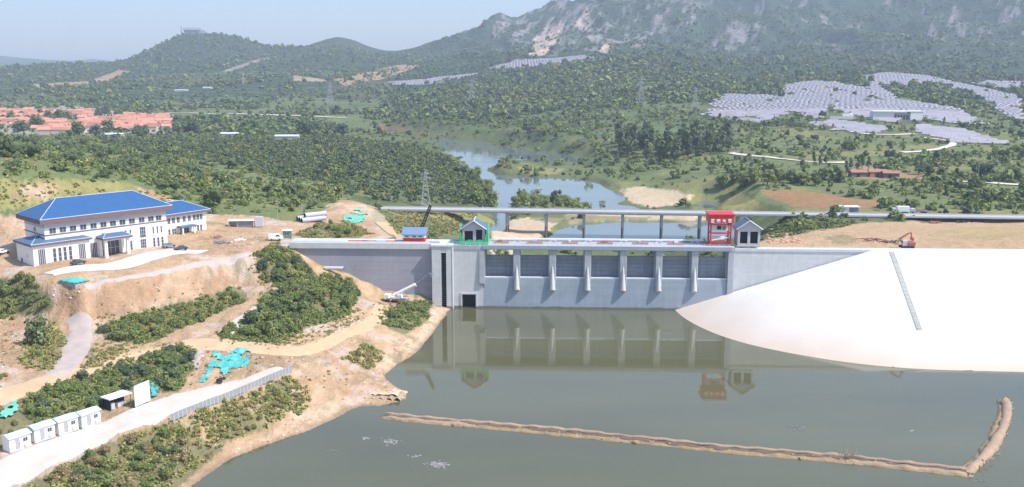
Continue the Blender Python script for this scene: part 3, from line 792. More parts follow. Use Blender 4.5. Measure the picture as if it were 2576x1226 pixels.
M_ground = mat('ground', None, 0.95, 0.2, 0.35, 0.8, 0.9, 0.1, attr='albedo')
M_mount = mat('mountain', None, 0.95, 0.3, 0.03, 1.0, 0.06, 0.1, attr='albedo')

def terrain_object(name, j0, j1, m, **props):
    v = np.stack([GX[j0:j1 + 1], GY[j0:j1 + 1], GZ[j0:j1 + 1]], -1).reshape(-1, 3)
    r = j1 - j0
    jj, ii = np.meshgrid(np.arange(r), np.arange(NT - 1), indexing='ij')
    a = (jj * NT + ii).ravel()
    f = np.stack([a, a + 1, a + NT + 1, a + NT], 1)
    me = mesh_np(name, v, f)
    me.polygons.foreach_set('use_smooth', np.ones(len(f), bool))
    ca = me.color_attributes.new('albedo', 'FLOAT_COLOR', 'POINT')
    c = np.concatenate([ALB[j0:j1 + 1].reshape(-1, 3), np.ones((len(v), 1))], 1).astype(np.float32)
    ca.data.foreach_set('color', c.ravel())
    return link(name, me, m, kind='structure', **props)
def jrow(Y):
    return int(np.searchsorted(lys, math.log(Y)))
J1, J2 = jrow(1680), jrow(6000)
terrain_object('ground', 0, J1, M_ground, label='bare earth, grass and woodland ground of the river valley')
terrain_object('hills', J1, J2, M_mount, label='scrubby rocky mountain and green hills behind the valley')
terrain_object('distant_mountains', J2, NY - 1, M_mount, label='pale blue mountains on the far left horizon')

# ------------------------------------------------------------------ water
def water_mat(name, col, wave, strength, rough):
    m = bpy.data.materials.new(name); m.use_nodes = True
    nt = m.node_tree; N = nt.nodes; K = nt.links
    b = N['Principled BSDF']
    b.inputs['Roughness'].default_value = rough
    b.inputs['IOR'].default_value = 1.5
    b.inputs['Specular IOR Level'].default_value = 0.6
    geo = N.new('ShaderNodeNewGeometry')
    n0 = N.new('ShaderNodeTexNoise'); n0.inputs['Scale'].default_value = 0.018; n0.inputs['Detail'].default_value = 4
    mp = N.new('ShaderNodeMapping'); mp.inputs['Scale'].default_value = (0.6, 1.6, 1); K.new(geo.outputs['Position'], mp.inputs['Vector']); K.new(mp.outputs[0], n0.inputs['Vector'])
    mr = N.new('ShaderNodeMapRange'); mr.inputs[1].default_value = 0.3; mr.inputs[2].default_value = 0.7; mr.inputs[3].default_value = 0.85; mr.inputs[4].default_value = 1.15
    K.new(n0.outputs['Fac'], mr.inputs[0])
    vm = N.new('ShaderNodeVectorMath'); vm.operation = 'SCALE'; vm.inputs[0].default_value = col; K.new(mr.outputs[0], vm.inputs['Scale'])
    K.new(vm.outputs[0], b.inputs['Base Color'])
    n1 = N.new('ShaderNodeTexNoise'); n1.inputs['Scale'].default_value = wave; n1.inputs['Detail'].default_value = 3; K.new(geo.outputs['Position'], n1.inputs['Vector'])
    # wind patches: ripples are stronger in some stretches
    mr2 = N.new('ShaderNodeMapRange'); mr2.inputs[1].default_value = 0.35; mr2.inputs[2].default_value = 0.7; mr2.inputs[3].default_value = strength * 0.35; mr2.inputs[4].default_value = strength * 1.3
    K.new(n0.outputs['Fac'], mr2.inputs[0])
    bp = N.new('ShaderNodeBump'); bp.inputs['Distance'].default_value = 0.2; K.new(n1.outputs['Fac'], bp.inputs['Height']); K.new(mr2.outputs[0], bp.inputs['Strength'])
    K.new(bp.outputs[0], b.inputs['Normal'])
    n3 = N.new('ShaderNodeTexNoise'); n3.inputs['Scale'].default_value = 0.03; n3.inputs['Detail'].default_value = 5
    mp3 = N.new('ShaderNodeMapping'); mp3.inputs['Scale'].default_value = (0.35, 1.8, 1); mp3.inputs['Rotation'].default_value = (0, 0, 0.25); K.new(geo.outputs['Position'], mp3.inputs['Vector']); K.new(mp3.outputs[0], n3.inputs['Vector'])
    mr3 = N.new('ShaderNodeMapRange'); mr3.inputs[1].default_value = 0.5; mr3.inputs[2].default_value = 0.72; mr3.inputs[3].default_value = rough; mr3.inputs[4].default_value = rough + 0.05
    K.new(n3.outputs['Fac'], mr3.inputs[0]); K.new(mr3.outputs[0], b.inputs['Roughness'])
    return m
M_water = water_mat('reservoir_water', (0.104, 0.102, 0.054), 0.9, 0.028, 0.02)
M_river = water_mat('river_water', (0.12, 0.15, 0.155), 0.6, 0.06, 0.05)
def plan_sheet(name, poly, z, m, **props):
    me = bpy.data.meshes.new(name)
    me.from_pydata([(p[0], p[1], z) for p in poly], [], [tuple(range(len(poly)))])
    return link(name, me, m, **props)
plan_sheet('reservoir_water', [dam_p(s, n)[:2] for s, n in ((-150, -290), (520, -290), (520, 1.0), (-150, 1.0))], 0.0, M_water, kind='structure', label='calm olive grey reservoir water in front of the dam')
plan_sheet('river_water', [dam_p(s, n)[:2] for s, n in ((-200, 13.0), (330, 13.0), (420, 1250), (-520, 1250))], RIVZ, M_river, kind='structure', label='winding blue grey river below the dam')

# ------------------------------------------------------------------ haze
hz = MB().box(-14000, 14000, -600, 13000, -14, 900).build('haze', None, kind='stuff', label='thin pale summer haze filling the valley air')
M_haze = bpy.data.materials.new('haze'); M_haze.use_nodes = True
_n = M_haze.node_tree
for n in list(_n.nodes):
    if n.type != 'OUTPUT_MATERIAL':
        _n.nodes.remove(n)
_pv = _n.nodes.new('ShaderNodeVolumePrincipled')
_pv.inputs['Color'].default_value = (0.69, 0.82, 1.0, 1)
_pv.inputs['Density'].default_value = 0.00014
_pv.inputs['Anisotropy'].default_value = 0.0
_n.links.new(_pv.outputs[0], _n.nodes['Material Output'].inputs['Volume'])
hz.data.materials.append(M_haze)

# ------------------------------------------------------------------ materials of built things
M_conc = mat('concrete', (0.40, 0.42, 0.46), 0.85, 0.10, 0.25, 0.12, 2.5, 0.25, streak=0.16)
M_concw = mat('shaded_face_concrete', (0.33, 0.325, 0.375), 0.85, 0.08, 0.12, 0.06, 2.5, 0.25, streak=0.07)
M_concl = mat('pale_concrete', (0.55, 0.555, 0.56), 0.85, 0.08, 0.5, 0.1, 4, 0.25, streak=0.08)
M_weir = mat('weir_concrete', (0.30, 0.345, 0.405), 0.6, 0.08, 0.25, 0.08, 2.0, 0.4, streak=0.12)
M_gate = mat('gate_steel', (0.25, 0.275, 0.335), 0.55, 0.1, 0.6, 0, 4, 0.4, metal=0.2, streak=0.25)
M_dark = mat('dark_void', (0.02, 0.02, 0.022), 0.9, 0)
M_white = mat('white_paint', (0.80, 0.80, 0.80), 0.5, 0.04, 0.8)
M_red = mat('red_paint', (0.56, 0.035, 0.045), 0.45, 0.08, 0.8)
M_rust = mat('rusty_steel', (0.32, 0.17, 0.13), 0.75, 0.25, 1.2)
M_facing = mat('white_facing', (0.64, 0.635, 0.62), 0.8, 0.07, 0.10, 0.05, 1.0, 0.2)
M_rail = mat('railing_paint', (0.62, 0.62, 0.64), 0.5, 0.05, 1)
M_blue = mat('blue_roof', (0.030, 0.105, 0.26), 0.45, 0.08, 0.5, 0, 4, 0.5)
M_sslate = mat('slate_blue_roof', (0.085, 0.15, 0.25), 0.5, 0.1, 0.8)
M_wallw = mat('white_render', (0.78, 0.765, 0.77), 0.7, 0.03, 0.4)
M_glass = mat('dark_glass', (0.06, 0.075, 0.10), 0.15, 0.1, 0.5, spec=0.6)
M_black = mat('black_paint', (0.03, 0.03, 0.034), 0.5, 0.1, 1)
M_asph = mat('road_concrete', (0.52, 0.47, 0.42), 0.9, 0.07, 0.25, 0.1, 3)
M_road = mat('packed_dirt', (0.53, 0.375, 0.24), 0.95, 0.12, 0.25, 0.4, 2.0, 0.1)
M_track = mat('gravel_track', (0.42, 0.355, 0.33), 0.95, 0.1, 0.4, 0.3, 3, 0.1)
M_sandb = mat('sand_bags', (0.36, 0.28, 0.19), 0.95, 0.18, 0.5, 0.4, 2)

# algae and silt left at the waterline of the concrete
def waterline(m, col, z0, z1):
    nt = m.node_tree; N = nt.nodes; K = nt.links
    b = N['Principled BSDF']; src = b.inputs['Base Color'].links[0].from_socket
    g = N.new('ShaderNodeNewGeometry'); sx = N.new('ShaderNodeSeparateXYZ'); K.new(g.outputs['Position'], sx.inputs[0])
    n = N.new('ShaderNodeTexNoise'); n.inputs['Scale'].default_value = 0.5; n.inputs['Detail'].default_value = 6; K.new(g.outputs['Position'], n.inputs['Vector'])
    ma = N.new('ShaderNodeMath'); ma.operation = 'MULTIPLY_ADD'; ma.inputs[1].default_value = -0.9; K.new(n.outputs['Fac'], ma.inputs[0]); K.new(sx.outputs['Z'], ma.inputs[2])
    r = N.new('ShaderNodeMapRange'); r.inputs[1].default_value = z0; r.inputs[2].default_value = z1; r.inputs[3].default_value = 0.85; r.inputs[4].default_value = 0.0
    K.new(ma.outputs[0], r.inputs[0])
    mx = N.new('ShaderNodeMix'); mx.data_type = 'RGBA'; K.new(r.outputs[0], mx.inputs[0]); K.new(src, mx.inputs[6]); mx.inputs[7].default_value = (*col, 1)
    K.new(mx.outputs[2], b.inputs['Base Color'])
for m_ in (M_weir, M_conc, M_concl):
    waterline(m_, (0.10, 0.095, 0.075), -0.1, 0.35)
# stained foot of the white facing: silt line left by the water
nt = M_facing.node_tree; N_ = nt.nodes; K_ = nt.links
b_ = N_['Principled BSDF']; src = b_.inputs['Base Color'].links[0].from_socket
g_ = N_.new('ShaderNodeNewGeometry'); sx = N_.new('ShaderNodeSeparateXYZ'); K_.new(g_.outputs['Position'], sx.inputs[0])
nn = N_.new('ShaderNodeTexNoise'); nn.inputs['Scale'].default_value = 0.09; nn.inputs['Detail'].default_value = 6; K_.new(g_.outputs['Position'], nn.inputs['Vector'])
ma = N_.new('ShaderNodeMath'); ma.operation = 'MULTIPLY_ADD'; ma.inputs[1].default_value = -5.0; K_.new(nn.outputs['Fac'], ma.inputs[0]); K_.new(sx.outputs['Z'], ma.inputs[2])
mr_ = N_.new('ShaderNodeMapRange'); mr_.inputs[1].default_value = -2.5; mr_.inputs[2].default_value = 6.0; mr_.inputs[3].default_value = 0.9; mr_.inputs[4].default_value = 0.0
K_.new(ma.outputs[0], mr_.inputs[0])
mx_ = N_.new('ShaderNodeMix'); mx_.data_type = 'RGBA'; K_.new(mr_.outputs[0], mx_.inputs[0]); K_.new(src, mx_.inputs[6]); mx_.inputs[7].default_value = (0.53, 0.43, 0.35, 1)
K_.new(mx_.outputs[2], b_.inputs['Base Color'])

# ------------------------------------------------------------------ the dam
dam = thing('dam', 'long grey concrete dam with seven dark sluice gates across the reservoir', 'dam', (D0[0], D0[1], 0), DAM_A)
def zat(v, off=0.0, u=1400):
    return dam_uv(u, v, off)[1]
sL, sA, sB, sC, sR, sE = S(738), S(1088), S(1140), S(1215), S(1838), S(2192, 0, 631)
zT = zat(612, 0, 1000); zDk = zat(618); zDb = zat(628)
# left gravity wall, in lifts with recessed joints
zc0 = zat(628, 0, 1000)
lifts = [-3.0, 3.2, 6.2, 9.2, 12.2, 15.2, zc0 - 0.03]
for k in range(len(lifts) - 1):
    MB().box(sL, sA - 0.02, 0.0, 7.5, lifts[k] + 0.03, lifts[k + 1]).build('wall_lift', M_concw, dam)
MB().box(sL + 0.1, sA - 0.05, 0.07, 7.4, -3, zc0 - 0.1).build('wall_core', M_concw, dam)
MB().xprism([(-0.7, zc0 + 0.35), (-0.12, zc0), (7.9, zc0), (7.9, zT), (-0.7, zT)], sL - 1, sA - 0.03).build('crest_beam', M_concl, dam)
MB().box(sL - 4, sA - 1, -0.55, -0.25, zT + 0.003, zT + 0.55).build('kerb', M_white, dam)
# ladder tower block with its upright slot
s1, s2 = S(1111), S(1124)
MB().box(sA, s1, -2.2, 8, -6, zat(620)).build('block', M_concl, dam)
MB().box(s2, sB, -2.2, 8, -6, zat(620)).build('block', M_concl, dam)
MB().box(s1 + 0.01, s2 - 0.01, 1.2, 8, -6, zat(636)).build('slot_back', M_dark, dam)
MB().box(s1 + 0.01, s2 - 0.01, -2.1, 8, zat(636), zat(620) - 0.02).build('slot_lintel', M_concl, dam)
_r = MB()
for k in range(26):
    z = 0.6 + k * 0.7
    _r.box(s1 + 0.05, s2 - 0.05, 0.2, 0.3, z, z + 0.09)
_r.build('ladder', M_gate, dam)
MB().box(sA - 0.2, sB + 0.12, -2.5, 8.2, zat(620) + 0.003, zDk + 0.25).build('block_cap', M_concl, dam)
# outlet block
so0, so1, zo = S(1162), S(1197), zat(741)
MB().box(sB + 0.02, so0, -1.2, 8, -6, zDb).build('outlet_block', M_concl, dam)
MB().box(so1, sC, -1.2, 8, -6, zDb).build('outlet_block', M_concl, dam)
MB().box(so0 + 0.002, so1 - 0.002, -1.19, 8, zo, zDb - 0.002).build('outlet_lintel', M_concl, dam)
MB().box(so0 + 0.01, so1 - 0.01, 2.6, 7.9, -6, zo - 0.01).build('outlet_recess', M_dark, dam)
_f = MB(); _f.box(so0 - 0.45, so0 - 0.003, -1.45, -1.21, -2, zo + 0.5); _f.box(so1 + 0.003, so1 + 0.45, -1.45, -1.21, -2, zo + 0.5); _f.box(so0 - 0.003, so1 + 0.003, -1.45, -1.21, zo + 0.05, zo + 0.5)
_f.build('outlet_frame', M_concl, dam)
MB().box(sB - 0.1, sB + 0.3, -2.35, -2.21, -3, zat(622)).build('corner_strip', M_white, dam)
# weir below the gates
zs = zat(699)
prof = [(-1.3, -6), (-1.0, 2.0), (-0.62, zs - 0.5), (-0.55, zs), (4, zs), (12, 2), (12, -7)]
MB().xprism(prof, sC + 0.02, sR + 0.4).build('weir', M_weir, dam)
MB().box(sC + 0.1, sR, -0.45, 0.1, zs + 0.003, zs + 0.3).build('sill_beam', M_white, dam)
pier_u = [1300, 1390, 1478.5, 1568, 1657.5, 1747.5]
for k, u in enumerate(pier_u):
    s = S(u)
    pw = 1.08
    pr = MB()
    zb = zat(724)
    pr.xprism([(-1.1, zb + 1.4), (-1.25, zDb - 0.01), (10, zDb - 0.01), (10, zs - 2.5), (0.2, zs - 2.6), (-0.2, zb - 0.2)], s - pw, s + pw)
    p = pr.build('pier', M_conc, dam, bevel=0.12)
    # cut-water: half cone that widens downwards
    ns = MB(); n0 = 12
    zt_ = zat(664); zb_ = zat(726)
    rows = []
    for i in range(9):
        f = i / 8
        z = zt_ + (zb_ - zt_) * f
        r = 0.06 + 1.0 * f ** 0.8
        rows.append([(s + r * math.cos(math.pi + math.pi * j / n0), -1.0 + r * 1.25 * math.sin(math.pi + math.pi * j / n0), z - (0.5 * f * (1 + math.sin(math.pi + math.pi * j / n0)))) for j in range(n0 + 1)])
    for i in range(8):
        for j in range(n0):
            ns.quad(rows[i][j], rows[i][j + 1], rows[i + 1][j + 1], rows[i + 1][j])
    for j in range(n0):
        ns.tri(rows[8][j], rows[8][j + 1], (s, -0.6, zb_ - 0.9))
    ns.build('pier_nose', M_concl, p)
# end piers
MB().xprism([(-1.9, zat(712)), (-1.5, zDb - 0.01), (10, zDb - 0.01), (10, 0), (-0.4, 0), (-0.4, zat(726))], sC - 1.1, sC + 0.6).build('end_pier', M_conc, dam)
MB().xprism([(-1.3, -5), (-1.3, zDb - 0.01), (10, zDb - 0.01), (10, 0), (0, -5)], sR - 0.9, sR + 0.9).build('end_pier', M_conc, dam)
bays = [sC + 0.6] + [S(u) for u in pier_u] + [sR - 0.9]
zg1 = zat(643, 2); zg0 = zs
for k in range(7):
    a = bays[k] + (1.08 if k else 0) + 0.28
    b = bays[k + 1] - (1.08 if k < 6 else 0) - 0.28
    g = MB().box(a, b, 2.0, 2.5, zg0, zg1).build('gate', M_gate, dam)
    for i in range(6):
        z = zg0 + 0.6 + i * (zg1 - zg0 - 0.9) / 5
        MB().box(a + 0.02, b - 0.02, 1.82, 1.998, z, z + 0.16).build('gate_rib', M_gate, g)
    MB().box(a - 0.26, a - 0.02, 1.7, 2.6, zs, zDb - 0.02).build('guide_rail', M_concl, dam)
    MB().box(b + 0.02, b + 0.26, 1.7, 2.6, zs, zDb - 0.02).build('guide_rail', M_concl, dam)
    MB().box(a + 1.2 + 0.2 * k, a + 3.6, -0.42, -0.30, zs - 1.25, zs - 1.05).build('weir_rung', M_white, dam)
# deck, its edge beam, railing and crane beam
MB().box(sB + 0.15, sR + 1.2, -1.4, 9.4, zDb, zDk).build('deck', M_conc, dam)
MB().box(sC, sR, -1.75, -1.41, zDb + 0.25, zDk + 0.12).build('deck_edge', M_weir, dam)
rl = MB(); x = sB + 1.0
while x < sR:
    rl.box(x, x + 0.09, -1.3, -1.21, zDk, zDk + 1.1); x += 1.6
for h in (0.55, 1.05):
    rl.box(sB + 1, sR, -1.3, -1.24, zDk + h, zDk + h + 0.07)
rl.build('railing', M_rail, dam)
zbm = zat(602, 7)
MB().box(S(1240), S(1779), 6.9, 7.5, zbm - 0.22, zbm + 0.2).build('crane_beam', M_white, dam)
MB().box(S(1228), S(1785), 8.0, 8.6, zbm - 1.5, zbm - 0.75).build('parapet', M_rust, dam)
for u in [1236] + pier_u[:]:
    s = S(u, 6)
    t = MB()
    for dx in (-1.3, 1.3):
        t.bar((s + dx, 5.6, zDk), (s + dx * 0.25, 6.4, zbm - 0.4), 0.22); t.bar((s + dx, 8.4, zDk), (s + dx * 0.25, 7.6, zbm - 0.4), 0.22)
    t.box(s - 1.5, s + 1.5, 5.9, 6.1, zDk + 0.7, zDk + 0.85)
    t.build('trestle', M_rail, dam)
for k in range(7):
    c = (bays[k] + bays[k + 1]) / 2
    MB().box(c - 2.6, c + 2.6, 3.0, 4.4, zDk, zDk + 0.45).build('hoist_frame', M_rust, dam)
    MB().box(c - 1.1 + (k % 3) * 0.3, c + 0.2 + (k % 2) * 0.6, 3.2, 4.2, zDk + 0.46, zDk + 1.1).build('hoist', [M_rust, M_conc, M_rail][k % 3], dam)
# right wing wall
lifts = [-4, 2, 5.1, 8.2, 11.3, 14.4, 17.5, EMB_TOP - 0.7]
for k in range(len(lifts) - 1):
    MB().box(sR + 0.92, sE + 40, 0.12, 3.0, lifts[k] + 0.025, lifts[k + 1]).build('wall_lift', M_concl, dam)
MB().box(sR + 0.95, sE + 40, 0.17, 2.9, -4, EMB_TOP - 0.75).build('wall_core', M_concl, dam)
MB().box(sR + 0.93, sE + 330, -0.12, 3.6, EMB_TOP - 0.69, EMB_TOP + 0.1).build('crest_slab', M_concl, dam)
rl = MB(); x = sR + 2
while x < sE:
    rl.box(x, x + 0.08, 0.3, 0.38, EMB_TOP + 0.1, EMB_TOP + 1.1); x += 2
rl.box(sR + 2, sE, 0.31, 0.36, EMB_TOP + 1.05, EMB_TOP + 1.12); rl.box(sR + 2, sE, 0.31, 0.36, EMB_TOP + 0.55, EMB_TOP + 0.6)
rl.build('railing', M_rail, dam)

# ------------------------------------------------------------------ white facing of the embankment
def dens(line, step):
    out = []
    for a, b in zip(line[:-1], line[1:]):
        a = np.array(a); b = np.array(b); k = max(1, int(np.hypot(*(b - a)) / step))
        out += [a + (b - a) * i / k for i in range(k)]
    out.append(np.array(line[-1])); return out
toe_s = np.array(toe_w)
for _ in range(2):                                   # round the corners of the toe line
    toe_s = np.concatenate([toe_s[:1]] + [np.stack([toe_s[i] * .75 + toe_s[i + 1] * .25, toe_s[i] * .25 + toe_s[i + 1] * .75]) for i in range(len(toe_s) - 1)] + [toe_s[-1:]])
toe_d = dens([tuple(q) for q in toe_s], 2.0)
EA_s = sE
emb = MB(); rows_n = 22
cols = []
for q in toe_d:
    s_t = (q - D0) @ DE
    top = dam_p(max(s_t, EA_s), -0.13)
    ext = (q - top[:2]) * 0.10
    lo = np.array([q[0] + ext[0], q[1] + ext[1], -EMB_TOP * 0.10])
    hi_ = np.array([top[0], top[1], EMB_TOP - 0.02])
    cols.append([lo + (hi_ - lo) * (i / rows_n) for i in range(rows_n + 1)])
vv = np.array(cols).reshape(-1, 3); nc = len(cols)
ff = [(i * (rows_n + 1) + j, (i + 1) * (rows_n + 1) + j, (i + 1) * (rows_n + 1) + j + 1, i * (rows_n + 1) + j + 1) for i in range(nc - 1) for j in range(rows_n)]
emb_me = mesh_np('embankment', vv, ff)
emb_me.polygons.foreach_set('use_smooth', [True] * len(ff))
emb_o = link('embankment', emb_me, M_facing, label='smooth white concrete slope of the embankment right of the dam', category='embankment')
# stair strip that runs down the facing
p0, p1 = at_z(2252, 640, EMB_TOP - 0.6), at_z(2312, 832, 0.0)
def emb_z(X, Y):
    s_ = (X - D0[0]) * DE[0] + (Y - D0[1]) * DE[1]; n_ = (X - D0[0]) * DN[0] + (Y - D0[1]) * DN[1]
    a = np.array([X, Y]); t = float(polydist(np.array([X]), np.array([Y]), toe_w)[0])
    dc = math.hypot(min(s_ - EA_s, 0), n_)
    return EMB_TOP * t / (t + dc)
def emb_hit(u, v):
    x, y, w = ray(u, v)
    for Y in np.linspace(200, D0[1] + 5, 1500):
        s = Y / y
        if CAMZ + w * s <= emb_z(x * s, Y):
            return np.array([x * s, Y, emb_z(x * s, Y)])
    return np.array([x * s, Y, EMB_TOP])
p0, p1 = emb_hit(2254, 650), emb_hit(2313, 832)
p0 = np.array([p0[0], (D0 + (p0[0] / DE[0]) * DE)[1] - 0.6, EMB_TOP - 0.2])
stair = thing('stair', 'narrow grey stair running down the white slope', 'stair', tuple(p0))
st_n = 60
M_stair = mat('stair_concrete', (0.36, 0.36, 0.345), 0.9, 0.12, 0.5)
for side in (-1, 1):
    a = p1 - p0; w2 = 0.75 * side
    b_ = MB(); off = np.array([w2, 0, 0])
    q0 = np.array([w2 - 0.12, 0, 0.12]); 
    b_.bar((w2, 0, 0.06), (w2 + a[0], a[1], a[2] + 0.06), 0.14)
    b_.build('kerb', M_stair, stair)
stm = MB(); a = p1 - p0
for i in range(st_n):
    f0, f1 = i / st_n, (i + 1) / st_n
    c0, c1 = a * f0, a * f1
    z = c0[2] * 0.5 + c1[2] * 0.5 + 0.10
    stm.box(c0[0] - 0.7, c0[0] + 0.7, c1[1], c0[1], z - 0.5, z)
stm.build('steps', M_stair, stair, kind='stuff')

# ------------------------------------------------------------------ road bridge below the dam
b0, b1 = np.array(_b0), np.array(_b1)
bdir = (b1 - b0)[:2]; blen = np.hypot(*bdir); bang = math.atan2(bdir[1], bdir[0])
bridge = thing('bridge', 'long pale road bridge on slender concrete piers crossing the river', 'bridge', (b0[0], b0[1], 8.2), bang)
def bs(u, v=535):
    x, y, w = ray(u, v)
    nrm = np.array([-math.sin(bang), math.cos(bang)])
    s = (b0[:2] @ nrm) / (x * nrm[0] + y * nrm[1])
    return float((np.array([x * s, y * s]) - b0[:2]) @ np.array([math.cos(bang), math.sin(bang)]))
bx0, bx1 = bs(972), bs(3300)
MB().box(bx0, bs(1900), 0.6, 7.9, -1.1, -0.35).build('girder', M_concl, bridge)
MB().box(bx0 - 6, bx1, -0.5, 9, -0.345, 0).build('deck', M_conc, bridge)
for y0 in (-0.45, 8.65):
    MB().box(bx0 - 6, bx1, y0, y0 + 0.3, 0.004, 0.5).build('parapet', mat('bridge_parapet', (0.50, 0.47, 0.46), 0.8, 0.05, 0.5), bridge)
for u in (1274, 1373, 1469, 1567, 1666, 1763, 1860):
    x = bs(u)
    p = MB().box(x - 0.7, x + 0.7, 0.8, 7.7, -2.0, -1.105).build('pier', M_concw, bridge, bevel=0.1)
    for y in (1.6, 6.8):
        MB().tube([(x, y, -15), (x, y, -2.002)], 0.62, 12).build('column', M_conc, p, smooth=False)

# ------------------------------------------------------------------ plants
def crown_mesh(name, seed, R=1.0, Hh=1.0, lobes=6, n=160, size=0.22, squat=1.0, core=True, taper=0.0, z0=0.1):
    """leaf clumps spread over a lumpy crown; unit size, base at z = 0"""
    r = random.Random(seed)
    L_ = []
    for k in range(lobes):
        a = r.uniform(0, 6.28); d = r.uniform(0.15, 0.62) * R
        zz = r.uniform(0.3, 0.8)
        d *= (1 - taper * zz)
        L_.append((d * math.cos(a), d * math.sin(a), Hh * zz, r.uniform(0.28, 0.5) * R * (1 - taper * zz * 0.7)))
    L_.append((0, 0, Hh * 0.55, 0.5 * R))
    V = []; F = []; T = []
    for i in range(n):
        lx, ly, lz, lr = r.choice(L_)
        while True:
            d = Vector((r.gauss(0, 1), r.gauss(0, 1), r.gauss(0.35, 1)))
            if d.length > 0.1:
                break
        d.normalize()
        k = lr * r.uniform(0.72, 1.12)
        c = Vector((lx, ly, lz)) + Vector((d.x * k, d.y * k, d.z * k * squat))
        if c.z < z0 * Hh:
            c.z = z0 * Hh + r.random() * 0.1 * Hh
        nrm = (d + Vector((r.uniform(-.8, .8), r.uniform(-.8, .8), r.uniform(-.2, .9)))).normalized()
        t1 = nrm.orthogonal().normalized(); t2 = nrm.cross(t1)
        a = r.uniform(0, 6.28); e1 = t1 * math.cos(a) + t2 * math.sin(a); e2 = nrm.cross(e1)
        s = size * r.uniform(0.6, 1.35)
        b = len(V)
        m = 5
        for q in range(m):
            an = 2 * math.pi * q / m
            rr = s * r.uniform(0.55, 1.1)
            V.append(tuple(c + e1 * rr * math.cos(an) + e2 * rr * 0.8 * math.sin(an) + nrm * r.uniform(-.12, .12) * s))
        F.append(tuple(b + q for q in range(m)))
        tv = r.uniform(0.62, 1.4); hue = r.uniform(-0.1, 0.12)
        T += [(tv * (1 + hue), tv, tv * (1 - hue), 1)] * m
    if core:
        for lx, ly, lz, lr in L_:
            bm = bmesh.new(); bmesh.ops.create_icosphere(bm, subdivisions=1, radius=lr * 0.62)
            b = len(V)
            for v in bm.verts:
                V.append((lx + v.co.x * r.uniform(.85, 1.1), ly + v.co.y * r.uniform(.85, 1.1), max(0.02, lz + v.co.z * squat)))
                T.append((0.85, 0.85, 0.85, 1))
            for f in bm.faces:
                F.append(tuple(b + v.index for v in f.verts))
            bm.free()
    me = bpy.data.meshes.new(name)
    me.from_pydata(V, [], F); me.update()
    ca = me.color_attributes.new('tint', 'FLOAT_COLOR', 'POINT')
    ca.data.foreach_set('color', np.array(T, np.float32).ravel())
    return me
ML = {
    'green': leaf_mat('green_leaves', (0.16, 0.205, 0.066), (0.235, 0.265, 0.09)),
    'dark': leaf_mat('dark_leaves', (0.10, 0.138, 0.062), (0.15, 0.186, 0.08)),
    'yellow': leaf_mat('yellow_leaves', (0.27, 0.27, 0.085), (0.38, 0.34, 0.13)),
    'bright': leaf_mat('bright_leaves', (0.16, 0.22, 0.065), (0.22, 0.26, 0.09)),
    'blue': leaf_mat('blue_green_leaves', (0.080, 0.118, 0.080), (0.115, 0.152, 0.100)),
    'dry': leaf_mat('dry_leaves', (0.27, 0.21, 0.10), (0.36, 0.30, 0.15)),
}
M_bark = mat('bark', (0.13, 0.10, 0.075), 0.9, 0.2, 2)

LIB = bpy.data.collections.new('plant_library')       # sources of the instanced woods, not part of the scene itself
def lib2(specs):
    c = bpy.data.collections.new('plants_' + str(len(bpy.data.collections)))
    for q, (m, k) in enumerate(specs):
        me = crown_mesh('crown', 4000 + q * 13 + len(bpy.data.collections), **k)
        me.materials.append(ML[m])
        c.objects.link(bpy.data.objects.new('crown_source', me))
    return c
def lib(mats, n_var, **k):
    c = bpy.data.collections.new('plants_' + str(len(bpy.data.collections)))
    for m in mats:
        for i in range(n_var):
            me = crown_mesh('crown', 2000 + 31 * i + 7 * len(m) + len(c.objects) + 101 * len(bpy.data.collections), **k)
            me.materials.append(ML[m])
            o = bpy.data.objects.new('crown_source', me)
            c.objects.link(o)
    return c
C_orch = lib(['dark', 'blue', 'green', 'dark'], 3, n=64, size=0.28, lobes=5)
_rd = dict(n=84, size=0.27, lobes=6); _tall = dict(n=90, size=0.26, lobes=6, R=0.62, Hh=2.1, z0=0.1); _flat = dict(n=70, size=0.26, lobes=7, R=1.25, Hh=0.6); _open = dict(n=60, size=0.22, lobes=8, R=1.1, Hh=1.3, core=False)
C_mid = lib2([('green', _rd), ('dark', _rd), ('bright', _flat), ('green', _open), ('bright', _rd), ('dark', _tall), ('green', _flat), ('bright', _open), ('blue', _tall), ('green', _rd), ('bright', _open)])
C_hill = lib2([('green', _flat), ('bright', _flat), ('green', _rd), ('bright', _open), ('bright', _flat), ('green', _open), ('yellow', _open), ('green', _rd), ('dark', dict(n=90, size=0.2, lobes=8, R=1.9, Hh=2.2))])
C_far = lib(['dark', 'blue', 'green', 'bright', 'dark'], 2, n=34, size=0.46, lobes=3, core=True)
C_bush = lib(['green', 'bright', 'bright', 'green'], 2, n=80, size=0.28, lobes=5, Hh=0.8)
C_tuft = lib(['yellow', 'bright', 'dry', 'yellow'], 2, n=26, size=0.34, lobes=4, Hh=0.6, core=False)

